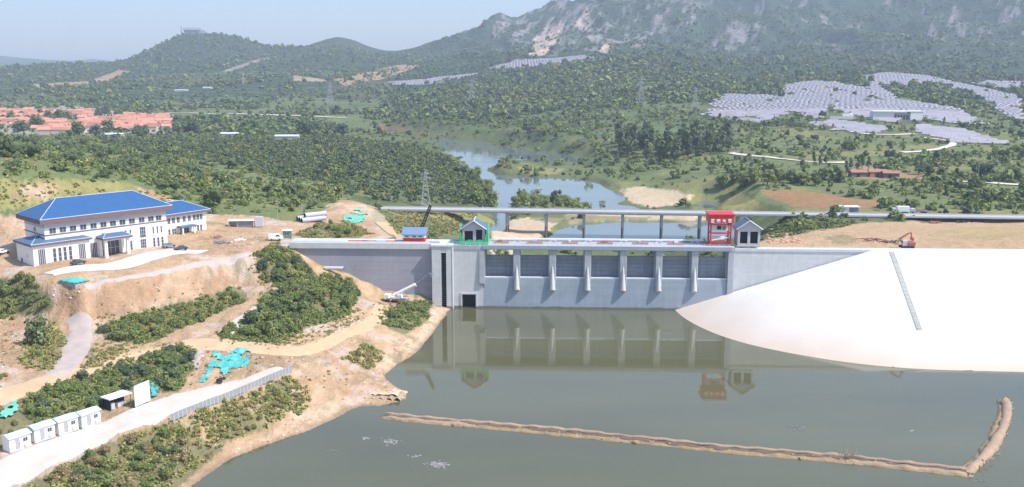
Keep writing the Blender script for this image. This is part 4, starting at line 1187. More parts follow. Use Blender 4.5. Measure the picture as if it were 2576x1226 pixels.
def gn_scatter(name, P, scale, coll, label, sz=None, **props):
    me = bpy.data.meshes.new(name)
    me.vertices.add(len(P)); me.vertices.foreach_set('co', np.asarray(P, np.float32).ravel())
    a = me.attributes.new('s', 'FLOAT_VECTOR', 'POINT')
    sc = np.stack([scale, scale * RNG.uniform(.75, 1.3, len(P)), scale * RNG.uniform(.6, 1.35, len(P))], 1).astype(np.float32)
    a.data.foreach_set('vector', sc.ravel())
    a = me.attributes.new('rz', 'FLOAT_VECTOR', 'POINT')
    rv = np.zeros((len(P), 3), np.float32); rv[:, 2] = RNG.uniform(0, 6.28, len(P))
    a.data.foreach_set('vector', rv.ravel())
    a = me.attributes.new('k', 'INT', 'POINT')
    a.data.foreach_set('value', RNG.integers(0, 1000, len(P)).astype(np.int32))
    o = link(name, me, None, kind='stuff', label=label, **props)
    g = bpy.data.node_groups.new(name, 'GeometryNodeTree')
    g.interface.new_socket('Geometry', in_out='INPUT', socket_type='NodeSocketGeometry')
    g.interface.new_socket('Geometry', in_out='OUTPUT', socket_type='NodeSocketGeometry')
    gi = g.nodes.new('NodeGroupInput'); go = g.nodes.new('NodeGroupOutput')
    ip = g.nodes.new('GeometryNodeInstanceOnPoints')
    ci = g.nodes.new('GeometryNodeCollectionInfo')
    ci.inputs['Collection'].default_value = coll; ci.inputs['Separate Children'].default_value = True; ci.inputs['Reset Children'].default_value = True
    ip.inputs['Pick Instance'].default_value = True
    def na(nm, t):
        n = g.nodes.new('GeometryNodeInputNamedAttribute'); n.data_type = t; n.inputs['Name'].default_value = nm; return n.outputs['Attribute']
    g.links.new(gi.outputs[0], ip.inputs['Points']); g.links.new(ci.outputs[0], ip.inputs['Instance'])
    g.links.new(na('s', 'FLOAT_VECTOR'), ip.inputs['Scale'])
    e2r = g.nodes.new('FunctionNodeEulerToRotation'); g.links.new(na('rz', 'FLOAT_VECTOR'), e2r.inputs[0]); g.links.new(e2r.outputs[0], ip.inputs['Rotation'])
    g.links.new(na('k', 'INT'), ip.inputs['Instance Index'])
    g.links.new(ip.outputs[0], go.inputs[0])
    md = o.modifiers.new('scatter', 'NODES'); md.node_group = g
    return o

# density-driven picks over the terrain grid
cellA = (GY * (ts[1] - ts[0])) * (GY * (lys[1] - lys[0]))
def pick(mask, mult=1.0, cap=40000):
    lam = WOOD * cellA * mult * mask
    cnt = RNG.poisson(lam)
    j, i = np.nonzero(cnt)
    rep = cnt[j, i]
    j = np.repeat(j, rep).astype(float); i = np.repeat(i, rep).astype(float)
    if len(j) > cap:
        q = RNG.choice(len(j), cap, replace=False); j = j[q]; i = i[q]
    j = j + RNG.uniform(-.5, .5, len(j)); i = i + RNG.uniform(-.5, .5, len(i))
    Y = np.exp(lys[0] + np.clip(j, 0, NY - 1) * (lys[1] - lys[0])); X = (T0 + np.clip(i, 0, NT - 1) * (T1 - T0) / (NT - 1)) * Y
    return X, Y
inview = np.abs(TT) < 0.66
def grow(name, mask, coll, s0, s1, label, mult=1.0, sink=0.12, cap=40000):
    X, Y = pick(mask & inview, mult, cap)
    s = RNG.uniform(s0, s1, len(X)) * np.clip(np.exp(RNG.normal(-0.12, 0.38, len(X))), 0.35, 2.0)
    Z = H(X, Y) - sink * s
    gn_scatter(name, np.stack([X, Y, Z], 1), s, coll, label)
    return len(X)
orch = inpoly(gu, gv, [(270, 345), (600, 340), (880, 344), (1000, 360), (1100, 382), (1210, 450), (1255, 500), (1235, 524), (1000, 522), (900, 488), (640, 428), (420, 396), (250, 362)]) & (GY > 350) & (GY < 1200)
hillw = (TT < -0.05) & (GY > 300) & (GY < 1000) & ~orch
rightw = (TT >= -0.2) & (GY > 380) & (GY < 1250) & ~orch & ~hillw
NUM = {}
NUM['o'] = grow('orchard', orch, C_orch, 1.0, 2.1, 'dark green orchard rows between the village and the river')
NUM['h'] = grow('hillside_bushes', hillw, C_hill, 0.8, 2.2, 'green scrub and young trees on the hill behind the office building')
NUM['r'] = grow('riverside_woods', rightw, C_mid, 1.2, 3.6, 'mixed green trees and bushes on the flats beyond the river')
NUM['f'] = grow('foothill_woods', (GY >= 1250) & (GY < 1800) | ((TT < -0.2) & (GY >= 1000) & (GY < 1250)), C_far, 2.2, 4.8, 'dark green woods covering the foothills', mult=1.5, cap=42000)
NUM['m'] = grow('mountain_scrub', (GY >= 1800) & (GY < 3400), C_far, 2.2, 5.5, 'dark scrub dotting the rocky mountain and hills', mult=1.4, cap=42000)
print('SCATTER', NUM)

# ------------------------------------------------------------------ roads and yards (thin sheets that follow the ground)
def resample(pts, n):
    pts = np.array(pts, float); d = np.concatenate([[0], np.cumsum(np.hypot(*np.diff(pts[:, :2], axis=0).T))])
    t = np.linspace(0, d[-1], n)
    return np.stack([np.interp(t, d, pts[:, i]) for i in range(pts.shape[1])], 1)
def smooth_line(p, k=2):
    p = np.array(p, float)
    for _ in range(k):
        p = np.concatenate([p[:1]] + [np.stack([p[i] * .75 + p[i + 1] * .25, p[i] * .25 + p[i + 1] * .75]) for i in range(len(p) - 1)] + [p[-1:]])
    return p
def sheet(name, up, lo, m, label, lift=0.14, n=None, k=7, edge=0.5, **gk):
    a = G([p[0] for p in up], [p[1] for p in up], **gk)[:, :2]; b = G([p[0] for p in lo], [p[1] for p in lo], **gk)[:, :2]
    a = smooth_line(a); b = smooth_line(b)
    ln = np.hypot(*np.diff(a, axis=0).T).sum()
    n = n or int(max(20, min(400, ln / 0.8)))
    a = resample(a, n); b = resample(b, n)
    V = []
    for i in range(n):
        for j in range(k + 1):
            f = j / k
            q = a[i] * (1 - f) + b[i] * f
            if j in (0, k):
                q = q + fbm(np.array([q[0]]), np.array([q[1]]), 4, 3, 15)[0] * edge
            V.append(q)
    V = np.array(V)
    z = H(V[:, 0], V[:, 1]) + lift
    jj = np.arange(len(V)) % (k + 1)
    z = np.where((jj == 0) | (jj == k), z - lift - 0.05, z)
    F = [(i * (k + 1) + j, i * (k + 1) + j + 1, (i + 1) * (k + 1) + j + 1, (i + 1) * (k + 1) + j) for i in range(n - 1) for j in range(k)]
    me = mesh_np(name, np.column_stack([V, z]), F)
    me.polygons.foreach_set('use_smooth', [True] * len(F))
    bm = bmesh.new(); bm.from_mesh(me); bmesh.ops.recalc_face_normals(bm, faces=bm.faces)
    if sum(f.normal.z for f in bm.faces) < 0:
        bmesh.ops.reverse_faces(bm, faces=bm.faces)
    bm.to_mesh(me); bm.free()
    return link(name, me, m, kind='structure', label=label)
def path(name, pts, w, m, label, lift=0.25, **gk):
    c = smooth_line(G([p[0] for p in pts], [p[1] for p in pts], **gk)[:, :2])
    ln = np.hypot(*np.diff(c, axis=0).T).sum(); n = int(max(12, min(300, ln / 2.5)))
    c = resample(c, n); t = np.gradient(c, axis=0); t /= np.hypot(t[:, 0], t[:, 1])[:, None] + 1e-9
    nn_ = np.stack([-t[:, 1], t[:, 0]], 1)
    k = 3; V = []
    for i in range(n):
        for j in range(k + 1):
            V.append(c[i] + nn_[i] * w * (j / k - 0.5))
    V = np.array(V); z = H(V[:, 0], V[:, 1]) + lift
    F = [(i * (k + 1) + j, (i + 1) * (k + 1) + j, (i + 1) * (k + 1) + j + 1, i * (k + 1) + j + 1) for i in range(n - 1) for j in range(k)]
    me = mesh_np(name, np.column_stack([V, z]), F)
    return link(name, me, m, kind='structure', label=label)
NEAR = dict(y0=100, y1=420)
sheet('concrete_road', [(-200, 1250), (-60, 1180), (27, 1140), (145, 1097), (263, 1060), (364, 1012), (390, 1006), (470, 985), (546, 968), (670, 928), (700, 922)], [(-140, 1320), (39, 1228), (104, 1192), (234, 1128), (364, 1075), (427, 1055), (560, 1006), (690, 952), (730, 936)], M_asph, 'pale concrete road past the white huts', **NEAR)
sheet('dirt_road', [(-100, 1008), (0, 978), (200, 916), (400, 869), (520, 848), (640, 858), (720, 876), (800, 858), (900, 815), (975, 765)], [(-100, 1050), (0, 1022), (200, 955), (400, 900), (520, 880), (640, 890), (720, 903), (810, 888), (900, 845), (1000, 795)], M_road, 'orange dirt road across the bank to the dam', edge=1.2, **NEAR)
sheet('dirt_ramp', [(540, 840), (590, 802), (645, 766)], [(580, 850), (612, 816), (658, 776)], M_asph, 'pale ramp between the two bush thickets', edge=0.6, **NEAR)
sheet('gravel_track', [(172, 800), (165, 850), (140, 905), (95, 962)], [(232, 800), (238, 855), (215, 905), (185, 945)], M_track, 'grey gravel track below the office platform', edge=1.2, **NEAR)
sheet('platform_road', [(205, 716), (330, 692), (450, 668), (640, 637), (715, 614)], [(218, 728), (330, 704), (450, 681), (640, 649), (735, 621)], M_track, 'pinkish gravel road along the platform edge', lift=0.12, **NEAR)
sheet('forecourt', [(100, 690), (190, 668), (330, 644), (435, 626)], [(140, 694), (262, 684), (400, 655), (530, 629)], mat('forecourt_concrete', (0.62, 0.60, 0.57), 0.9, 0.05, 0.3), 'bright concrete forecourt in front of the office building', lift=0.16, **NEAR)
FAR = dict(y0=420)
M_far_road = mat('far_road', (0.60, 0.54, 0.47), 0.95, 0.05, 0.1)
path('village_road', [(372, 288), (460, 286), (560, 288), (640, 290), (740, 293), (870, 298)], 9, M_far_road, 'pale road running from the village across the plain', lift=1.2, **FAR)
path('solar_road', [(2095, 328), (2120, 322), (2142, 319), (2132, 330), (2170, 338), (2240, 341), (2300, 338)], 7, M_far_road, 'pale track curving through the solar park', lift=0.6, **FAR)
path('solar_road', [(2270, 385), (2330, 381), (2375, 374), (2402, 364), (2385, 354), (2325, 348)], 6, M_far_road, 'pale hairpin track under the solar park', lift=0.6, **FAR)
path('valley_road', [(1838, 386), (1900, 394), (1980, 403), (2060, 412), (2130, 410)], 6, M_far_road, 'narrow pale road along the far bank', lift=0.6, **FAR)
path('valley_road', [(2420, 458), (2500, 463), (2576, 467), (2700, 472)], 6, M_far_road, 'narrow pale road at the right edge of the far bank', lift=0.6, **FAR)
path('bank_track', [(960, 560), (985, 580), (1020, 600)], 6, M_road, 'sandy track from the knoll down behind the crest', lift=0.2, y0=300)

# ------------------------------------------------------------------ single trees and bushes
def tree_src(name, species, seed, kind, tall=1.0):
    """kind bush: foliage, stem; kind tree: trunk, crown. Unit radius."""
    if kind == 'bush':
        cr = crown_mesh('foliage', seed, Hh=1.15, lobes=10, n=620, size=0.10, z0=0.02)
    elif kind == 'conifer':
        cr = crown_mesh('crown', seed, R=0.8, Hh=3.2, lobes=9, n=300, size=0.17, taper=0.75, z0=0.12)
    elif kind == 'poplar':
        cr = crown_mesh('crown', seed, R=0.75, Hh=3.0, lobes=9, n=300, size=0.17, taper=0.2, z0=0.15)
    else:
        cr = crown_mesh('crown', seed, Hh=1.9, lobes=10, n=600, size=0.115, z0=0.25)
    cr.materials.append(ML[species])
    st = MB()
    r = random.Random(seed)
    hgt = {'bush': 0.6, 'tree': 1.1, 'conifer': 2.4, 'poplar': 2.2}[kind]
    st.tube([(0, 0, -0.35), (0.03, 0.02, hgt * 0.5), (0.0, 0.05, hgt)], [0.09, 0.065, 0.03], 6)
    for k in range(4):
        a = r.uniform(0, 6.28); z = hgt * r.uniform(0.3, 0.75)
        st.tube([(0, 0.02, z), (0.42 * math.cos(a), 0.42 * math.sin(a), z + 0.35)], [0.04, 0.015], 5)
    tm = bpy.data.meshes.new('trunk'); tm.from_pydata(st.v, [], st.f); tm.materials.append(M_bark)
    return cr, tm
SRC = {}
for sp_ in ML:
    for i in range(3):
        SRC[('bush', sp_, i)] = tree_src('b', sp_, 100 + i * 7 + len(sp_), 'bush')
for sp_ in ('green', 'dark', 'blue', 'bright'):
    for kd in ('tree', 'conifer', 'poplar'):
        for i in range(2):
            SRC[(kd, sp_, i)] = tree_src('t', sp_, 300 + i * 11 + len(sp_), kd)
RP = random.Random(5)
def plant(kind, sp_, x, y, r, label, group=None, z=None, sink=0.1, hs=None):
    i = RP.randrange(3 if kind == 'bush' else 2)
    cr, tm = SRC[(kind, sp_, i)]
    if z is None:
        z = float(H(x, y))
    nm = {'bush': 'bush', 'tree': 'tree', 'conifer': 'conifer_tree', 'poplar': 'poplar_tree'}[kind]
    t = thing(nm, label, 'bush' if kind == 'bush' else 'tree', (x, y, z - sink * r), RP.uniform(0, 6.28), group)
    h = hs or RP.uniform(0.85, 1.25)
    t.scale = (r * RP.uniform(.9, 1.15), r * RP.uniform(.9, 1.15), r * h)
    link('foliage' if kind == 'bush' else 'crown', cr, None, t)
    link('stem' if kind == 'bush' else 'trunk', tm, None, t)
    return t
def thicket(poly, n, species, r0, r1, label, group, kind='bush', gap=0.75, **gk):
    w = G([p[0] for p in poly], [p[1] for p in poly], **(gk or NEAR))[:, :2]
    x0, y0 = w.min(0); x1, y1 = w.max(0)
    got = []; tries = 0
    while len(got) < n and tries < n * 60:
        tries += 1
        x, y = RP.uniform(x0, x1), RP.uniform(y0, y1)
        if not inpoly(np.array([x]), np.array([y]), w)[0]:
            continue
        r = RP.uniform(r0, r1)
        if any(math.hypot(x - a, y - b) < gap * (r + c) * 0.75 for a, b, c in got):
            if tries < n * 40:
                continue
        got.append((x, y, r))
    if not got:
        print('EMPTY THICKET', label); return
    gg = np.array(got); zz_ = H(gg[:, 0], gg[:, 1]); uu_, vv_ = project(gg[:, 0], gg[:, 1], zz_)
    big = np.quantile(gg[:, 2], [0.33, 0.72])
    uq = np.quantile(uu_, [0.2, 0.4, 0.6, 0.8]) if len(got) > 30 else (np.quantile(uu_, [0.34, 0.67]) if len(got) > 8 else [])
    vq = np.quantile(vv_, [0.5])
    hn = ['left end', 'left half', 'middle', 'right half', 'right end'] if len(uq) == 4 else ['left side', 'middle', 'right side']
    spn = {'green': 'green', 'dark': 'dark green', 'bright': 'light green', 'yellow': 'yellow green', 'blue': 'blue green', 'dry': 'straw coloured'}
    for (x, y, r), u_, v_ in zip(got, uu_, vv_):
        sp_ = RP.choice(species)
        sz_ = 'small ' if r < big[0] else ('large ' if r > big[1] else '')
        place = (('upper ' if v_ < vq[0] else 'lower ') + hn[int(np.searchsorted(uq, u_))] + ' of ') if len(uq) else ''
        lb = sz_ + spn[sp_] + ' ' + ('tree' if kind != 'bush' else 'bush') + ', ' + place + label
        plant(kind, sp_, x, y, r, lb, group)
thicket([(-60, 695), (60, 702), (112, 742), (132, 775), (60, 792), (-60, 788)], 16, ['green', 'dark', 'green', 'bright'], 1.5, 2.4, 'the thicket left of the teal stack', 'bushes at the left edge beside the teal stack')
plant('tree', 'dark', *G1(92, 866, **NEAR)[:2], 4.3, 'large dark green tree standing alone beside the gravel track', hs=1.2, sink=0.42)
thicket([(60, 880), (100, 862), (158, 870), (150, 905), (118, 925), (70, 905)], 9, ['yellow', 'bright', 'olive' if 'olive' in ML else 'yellow'], 0.8, 1.4, 'the patch below the large dark tree', 'yellowish bushes under the dark tree')
thicket([(-40, 960), (20, 930), (90, 925), (60, 950)], 4, ['yellow', 'green'], 0.7, 1.1, 'at the left edge above the dirt road', 'low bushes above the dirt road')
thicket([(255, 835), (420, 785), (590, 732), (618, 752), (525, 800), (440, 838), (350, 862), (275, 855)], 46, ['green', 'dark', 'green', 'bright', 'yellow'], 1.2, 2.3, 'the belt under the office platform', 'bushes in the belt under the office platform')
thicket([(560, 840), (645, 785), (705, 728), (800, 705), (880, 705), (900, 745), (868, 792), (765, 825), (700, 856), (610, 853)], 78, ['green', 'dark', 'green', 'bright', 'green'], 1.5, 2.8, 'the big thicket by the dam wall', 'bushes in the big thicket beside the dam wall')
thicket([(645, 645), (700, 618), (745, 645), (785, 690), (755, 705), (700, 716), (655, 690)], 26, ['green', 'dark', 'blue', 'yellow'], 1.4, 2.4, 'the thicket at the wall end', 'bushes at the left end of the dam wall')
thicket([(75, 1005), (250, 936), (430, 880), (485, 888), (475, 928), (438, 978), (330, 980), (245, 1034), (120, 1060), (75, 1045)], 62, ['green', 'dark', 'green', 'green', 'blue', 'bright'], 1.1, 2.0, 'the belt behind the white huts', 'bushes in the belt behind the white huts')
thicket([(-60, 1060), (10, 1030), (60, 1060), (20, 1110), (-60, 1130)], 9, ['yellow', 'green', 'dry'], 0.8, 1.5, 'the patch behind the leftmost hut', 'bushes behind the leftmost hut')
thicket([(968, 800), (1012, 766), (1078, 770), (1070, 800), (1022, 836), (985, 822)], 13, ['green', 'dark', 'green', 'bright'], 1.1, 2.0, 'the shore patch by the dam', 'bushes on the shore by the dam')
thicket([(70, 1240), (210, 1165), (335, 1105), (430, 1072), (490, 1105), (460, 1180), (400, 1225), (200, 1290)], 44, ['green', 'dark', 'bright', 'yellow', 'green', 'dry'], 1.0, 2.1, 'the bank below the concrete road', 'bushes on the bank under the concrete road')
thicket([(450, 1062), (600, 1002), (735, 952), (775, 980), (755, 1030), (650, 1080), (560, 1108), (490, 1095)], 44, ['yellow', 'bright', 'yellow', 'dry'], 0.6, 1.15, 'the bank below the grey fence', 'yellow bushes below the grey fence')
thicket([(880, 900), (920, 872), (955, 890), (930, 920), (890, 912)], 7, ['yellow', 'green', 'dry'], 0.6, 1.1, 'on the sandy point above the culvert', 'small bushes on the sandy point')
thicket([(1292, 524), (1292, 507), (1325, 499), (1390, 502), (1450, 513), (1468, 524)], 22, ['bright', 'green', 'green', 'bright'], 2.6, 4.6, 'the river islet behind the bridge', 'bushes on the river islet', y0=400, y1=1000)
thicket([(1200, 440), (1225, 465), (1250, 500), (1245, 522), (1190, 520), (1170, 470)], 18, ['green', 'bright', 'dark'], 3.2, 4.8, 'the orchard tip by the river', 'trees along the left river bank', kind='tree', y0=400, y1=900)
thicket([(770, 582), (800, 565), (870, 562), (920, 585), (880, 598), (790, 600)], 14, ['yellow', 'bright', 'green'], 1.2, 2.2, 'the mound behind the left crest', 'bushes on the mound behind the crest', y0=200, y1=480)
thicket([(1550, 362), (1640, 350), (1650, 392), (1700, 400), (1700, 415), (1600, 402), (1550, 388)], 30, ['dark', 'blue', 'dark'], 5.5, 8.5, 'the tall grove on the right river bank', 'tall dark trees on the right river bank', kind='poplar', y0=500)
thicket([(1660, 362), (1830, 355), (1832, 384), (1720, 406), (1660, 400)], 34, ['dark', 'blue', 'dark'], 5.5, 8.5, 'the tall grove by the valley road', 'tall dark trees beside the valley road', kind='poplar', y0=500)
_ORD = ['first', 'second', 'third', 'fourth', 'fifth', 'sixth', 'seventh', 'eighth', 'ninth', 'tenth']
def ords(lst, u):
    return _ORD[sorted(a for a, b in lst).index(u)] + ' from the left'
_c1 = ((2046, 415), (2062, 417), (2078, 416), (2140, 430), (2168, 425), (2185, 428), (2200, 430), (2160, 436), (2128, 440))
for u, v in _c1:
    q = G1(u, v, y0=400)
    plant('conifer', 'blue' if u % 2 else 'dark', q[0], q[1], 3.2, 'dark narrow conifer above the ochre field, ' + ords(_c1, u), 'conifers above the ochre field')
_c2 = ((2455, 445), (2475, 447), (2540, 455), (2558, 457), (2310, 440), (2340, 445), (2366, 447))
for u, v in _c2:
    q = G1(u, v, y0=400)
    plant('tree', 'dark', q[0], q[1], 5.0, 'dark round tree near the far right road, ' + ords(_c2, u), 'dark trees near the right edge')
_c3 = ((1845, 465), (1870, 470), (1895, 462), (1930, 466), (1960, 458), (1990, 462), (2020, 466), (1815, 476), (2050, 468))
for u, v in _c3:
    q = G1(u, v, y0=400)
    plant('tree', RP.choice(['green', 'dark']), q[0], q[1], RP.uniform(4, 6), 'dark green tree in the row behind the ochre field, ' + ords(_c3, u), 'trees in the row behind the ochre field')
for u, v in ((28, 306), (120, 300), (145, 305), (165, 308), (98, 325), (60, 338), (200, 342), (240, 344), (275, 340), (345, 345), (365, 343), (470, 330), (490, 335), (455, 318), (545, 315), (552, 318), (250, 296), (262, 292), (300, 300), (615, 330), (640, 328), (785, 338), (800, 335), (770, 340), (835, 340), (860, 342)):
    q = G1(u, v, y0=600)
    plant('tree', RP.choice(['dark', 'blue']), q[0], q[1], RP.uniform(8, 11), ('dark tree among the red roofs, %s of the village' % (('back ' if v < 312 else 'front ') + ('left' if u < 130 else 'middle' if u < 290 else 'right'))) if u < 440 else ('dark tree on the plain, %s right of the village' % ('just' if u < 500 else 'some way' if u < 700 else 'far')), 'trees of the village' if u < 440 else 'trees on the plain', hs=0.9)

# low weeds and grass on the banks
def tufts(name, polys, dens_, s0, s1, label, coll, cap=9000, **gk):
    P = []
    for poly in polys:
        w = G([p[0] for p in poly], [p[1] for p in poly], **(gk or NEAR))[:, :2]
        x0, y0 = w.min(0); x1, y1 = w.max(0)
        n = int((x1 - x0) * (y1 - y0) * dens_)
        x = RNG.uniform(x0, x1, n); y = RNG.uniform(y0, y1, n)
        k = inpoly(x, y, w) & (fbm(x, y, 5, 3, 41) > -0.22 + RNG.normal(0, .08, n))
        P.append(np.stack([x[k], y[k]], 1))
    P = np.concatenate(P)[:cap]
    s = RNG.uniform(s0, s1, len(P))
    z = H(P[:, 0], P[:, 1]) - 0.1 * s
    k = z > 0.25
    gn_scatter(name, np.column_stack([P, z])[k], s[k], coll, label)
tufts('undergrowth', [[(245, 825), (420, 770), (600, 722), (628, 755), (520, 800), (440, 838), (350, 870), (265, 858)], [(540, 844), (640, 784), (700, 725), (800, 698), (890, 700), (908, 745), (875, 798), (765, 832), (700, 864), (600, 858)], [(640, 640), (700, 612), (750, 640), (795, 690), (760, 712), (700, 724), (648, 692)], [(60, 1010), (250, 928), (430, 872), (492, 880), (482, 932), (445, 990), (330, 988), (250, 1044), (120, 1066), (60, 1060)], [(955, 805), (1010, 758), (1085, 763), (1078, 804), (1020, 844), (980, 828)], [(-60, 690), (60, 698), (118, 740), (138, 778), (60, 798), (-60, 795)]], 0.9, 0.5, 1.1, 'low green undergrowth filling the thickets', C_bush)
tufts('weeds', [[(40, 1235), (230, 1132), (430, 1060), (720, 945), (785, 975), (770, 1035), (660, 1085), (560, 1120), (470, 1200), (300, 1300)], [(55, 860), (140, 800), (170, 865), (130, 935), (50, 915)], [(225, 905), (290, 868), (315, 885), (200, 955), (160, 975)], [(860, 905), (920, 866), (970, 890), (930, 930)], [(740, 592), (800, 562), (880, 556), (940, 590), (800, 604)]], 1.7, 0.35, 0.95, 'yellow weeds and dry grass on the banks', C_tuft, cap=20000)
tufts('edge_weeds', [[(240, 800), (330, 785), (420, 790), (420, 845), (340, 880), (240, 872)], [(540, 835), (640, 850), (800, 830), (905, 770), (930, 790), (820, 850), (700, 880), (560, 866)], [(640, 770), (700, 720), (640, 640), (620, 650), (660, 720)], [(20, 1020), (240, 915), (420, 862), (500, 872), (440, 890), (250, 945), (60, 1040)], [(230, 880), (300, 865), (330, 890), (180, 960)], [(940, 790), (1000, 750), (960, 840)]], 0.7, 0.25, 0.7, 'yellow green weeds round the edges of the thickets', C_tuft, cap=6000)
tufts('sparse_weeds', [[(600, 1110), (760, 1035), (870, 985), (900, 930), (800, 925), (740, 960), (780, 1000), (640, 1085)], [(150, 800), (330, 712), (640, 655), (690, 715), (600, 725), (300, 805)], [(490, 870), (700, 900), (760, 920), (560, 960), (480, 980)], [(-50, 800), (40, 800), (60, 900), (0, 985), (-50, 985)], [(640, 860), (900, 800), (980, 740), (1000, 770), (900, 815), (720, 872)]], 0.12, 0.2, 0.6, 'sparse weeds on the bare earth of the bank', C_tuft, cap=3000)
tufts('field_grass', [[(-100, 450), (200, 455), (420, 492), (500, 535), (330, 500), (100, 520), (-100, 560)]], 0.25, 0.5, 1.2, 'yellow grass on the cut slope behind the office building', C_tuft, cap=4000, y0=260, y1=460)
tufts('dry_bank_grass', [[(970, 548), (1060, 545), (1150, 562), (1180, 590), (1100, 606), (1020, 598)], [(970, 530), (1230, 540), (1240, 560), (1120, 560)]], 0.35, 0.6, 1.3, 'yellow grass on the bank between the dam and the bridge', C_tuft, cap=4000, y0=280, y1=560)
tufts('bank_scrub', [[(1930, 600), (1960, 556), (2160, 556), (2120, 572), (2000, 592)], [(1060, 565), (1100, 560), (1130, 590), (1080, 600)]], 0.3, 0.6, 1.5, 'green scrub on both banks just behind the dam', C_bush, cap=3500, y0=280, y1=560)

# loose stones on the bare banks
def rock_lib():
    c = bpy.data.collections.new('stones'); r = random.Random(2)
    for m_ in (mat('stone', (0.40, 0.33, 0.27), 0.9, 0.15, 1), mat('pale_stone', (0.55, 0.48, 0.41), 0.9, 0.15, 1), mat('clod', (0.34, 0.22, 0.14), 0.95, 0.15, 1)):
        for k in range(2):
            bm = bmesh.new(); bmesh.ops.create_icosphere(bm, subdivisions=1, radius=1)
            for v in bm.verts:
                v.co *= r.uniform(.7, 1.25); v.co.z *= 0.6
            me = bpy.data.meshes.new('stone'); bm.to_mesh(me); bm.free(); me.materials.append(m_)
            c.objects.link(bpy.data.objects.new('stone_source', me))
    return c
C_rock = rock_lib()
tufts('stones', [[(480, 1235), (700, 1112), (850, 1052), (1015, 1008), (968, 950), (1060, 880), (1135, 778), (1090, 770), (1000, 860), (900, 960), (760, 1040), (600, 1120)]], 0.5, 0.12, 0.42, 'stones lying along the shore', C_rock, cap=3000)
tufts('clods', [[(130, 725), (330, 712), (640, 655), (700, 640), (690, 715), (600, 728), (300, 812), (150, 812)], [(490, 870), (740, 900), (940, 840), (900, 930), (760, 960), (560, 960)], [(-50, 795), (60, 790), (60, 920), (0, 990), (-50, 990)], [(560, 590), (720, 580), (720, 620), (560, 640)], [(640, 870), (900, 790), (985, 750), (960, 800), (740, 880)]], 0.35, 0.1, 0.4, 'stones and clods on the bare earth', C_rock, cap=3500)

# ------------------------------------------------------------------ village
M_roof_red = mat('red_roof_tiles', (0.46, 0.215, 0.155), 0.8, 0.12, 0.15, obj_var=0.32)
M_hwall = mat('village_wall', (0.52, 0.47, 0.42), 0.85, 0.08, 0.2, obj_var=0.2)
def house_meshes(w, d, h, rh):
    a = MB().box(-w / 2, w / 2, -d / 2, d / 2, -1.5, h)
    a.quad((-w / 2, -d / 2, h), (-w / 2, d / 2, h), (-w / 2, 0.01, h + rh - 0.1), (-w / 2, -0.01, h + rh - 0.1))
    a.quad((w / 2, -d / 2, h), (w / 2, d / 2, h), (w / 2, 0.01, h + rh - 0.1), (w / 2, -0.01, h + rh - 0.1))
    e = 0.5
    b = MB().xprism([(-d / 2 - e, h - 0.15), (0, h + rh), (d / 2 + e, h - 0.15), (d / 2 + e, h + 0.1), (0, h + rh + 0.28), (-d / 2 - e, h + 0.1)], -w / 2 - e, w / 2 + e)
    return a, b
hv = []
for k, (w, d, h, rh) in enumerate([(13, 8, 3.6, 2.6), (10, 7.5, 3.4, 2.4), (16, 8, 3.8, 2.7)]):
    a, b = house_meshes(w, d, h, rh)
    am = bpy.data.meshes.new('wall'); am.from_pydata(a.v, [], a.f); am.materials.append(M_hwall)
    bm_ = bpy.data.meshes.new('roof'); bm_.from_pydata(b.v, [], b.f); bm_.materials.append(M_roof_red)
    wn_ = MB()
    for q in range(3):
        x = -w * 0.32 + q * w * 0.32
        wn_.box(x - 0.7, x + 0.7, -d / 2 - 0.04, -d / 2 + 0.1, 1.0, 2.5)
    cm = bpy.data.meshes.new('windows'); cm.from_pydata(wn_.v, [], wn_.f); cm.materials.append(M_glass)
    hv.append((am, bm_, w))
vill_a = [(-40, 306), (90, 306), (190, 312), (290, 302), (340, 292), (430, 298), (448, 318), (440, 326), (330, 334), (240, 330), (200, 338), (110, 336), (60, 322), (-40, 322)]
vill_b = [(-40, 282), (110, 280), (150, 284), (240, 282), (250, 296), (200, 302), (130, 298), (60, 302), (-40, 298)]
RV = random.Random(3)
def village(poly, dx, dy, keep, label, group):
    w = G([p[0] for p in poly], [p[1] for p in poly], y0=700)[:, :2]
    x0, y0 = w.min(0); x1, y1 = w.max(0)
    n = 0; y = y0; r = 0
    while y < y1:
        x = x0 + (r % 2) * 5; tl = 0.05
        while x < x1:
            yy = y + (x - x0) * tl
            am, bm_, ww = hv[RV.choice([0, 0, 1, 2])]
            if inpoly(np.array([x]), np.array([yy]), w)[0] and RV.random() < keep:
                zh_ = float(H(x, yy)); uh_ = project(np.array([x]), np.array([yy]), np.array([zh_]))[0][0]
                ords = ['nearest', 'second', 'third', 'fourth', 'fifth', 'sixth', 'seventh', 'eighth', 'ninth', 'tenth', 'eleventh', 'twelfth']
                lb = 'red roofed cottage in the ' + ords[min(r, 11)] + ' row of the ' + label + ', ' + ['far left', 'left', 'middle', 'right', 'far right'][int(min(4, max(0, uh_ / 90)))] + ' part'
                t = thing('house', lb, 'house', (x, yy, float(H(x, yy)) + 0.2), tl + RV.uniform(-.04, .04), group)
                link('wall', am, None, t); link('roof', bm_, None, t)
                n += 1
            x += ww + RV.uniform(0.5, 2.5)
        y += dy; r += 1
    return n
nv1 = village(vill_a, 14, 19, 0.86, 'front village block', 'cottages in the front rows of the village')
nv2 = village(vill_b, 14, 26, 0.7, 'back village block', 'cottages in the back rows of the village')
print('HOUSES', nv1, nv2)

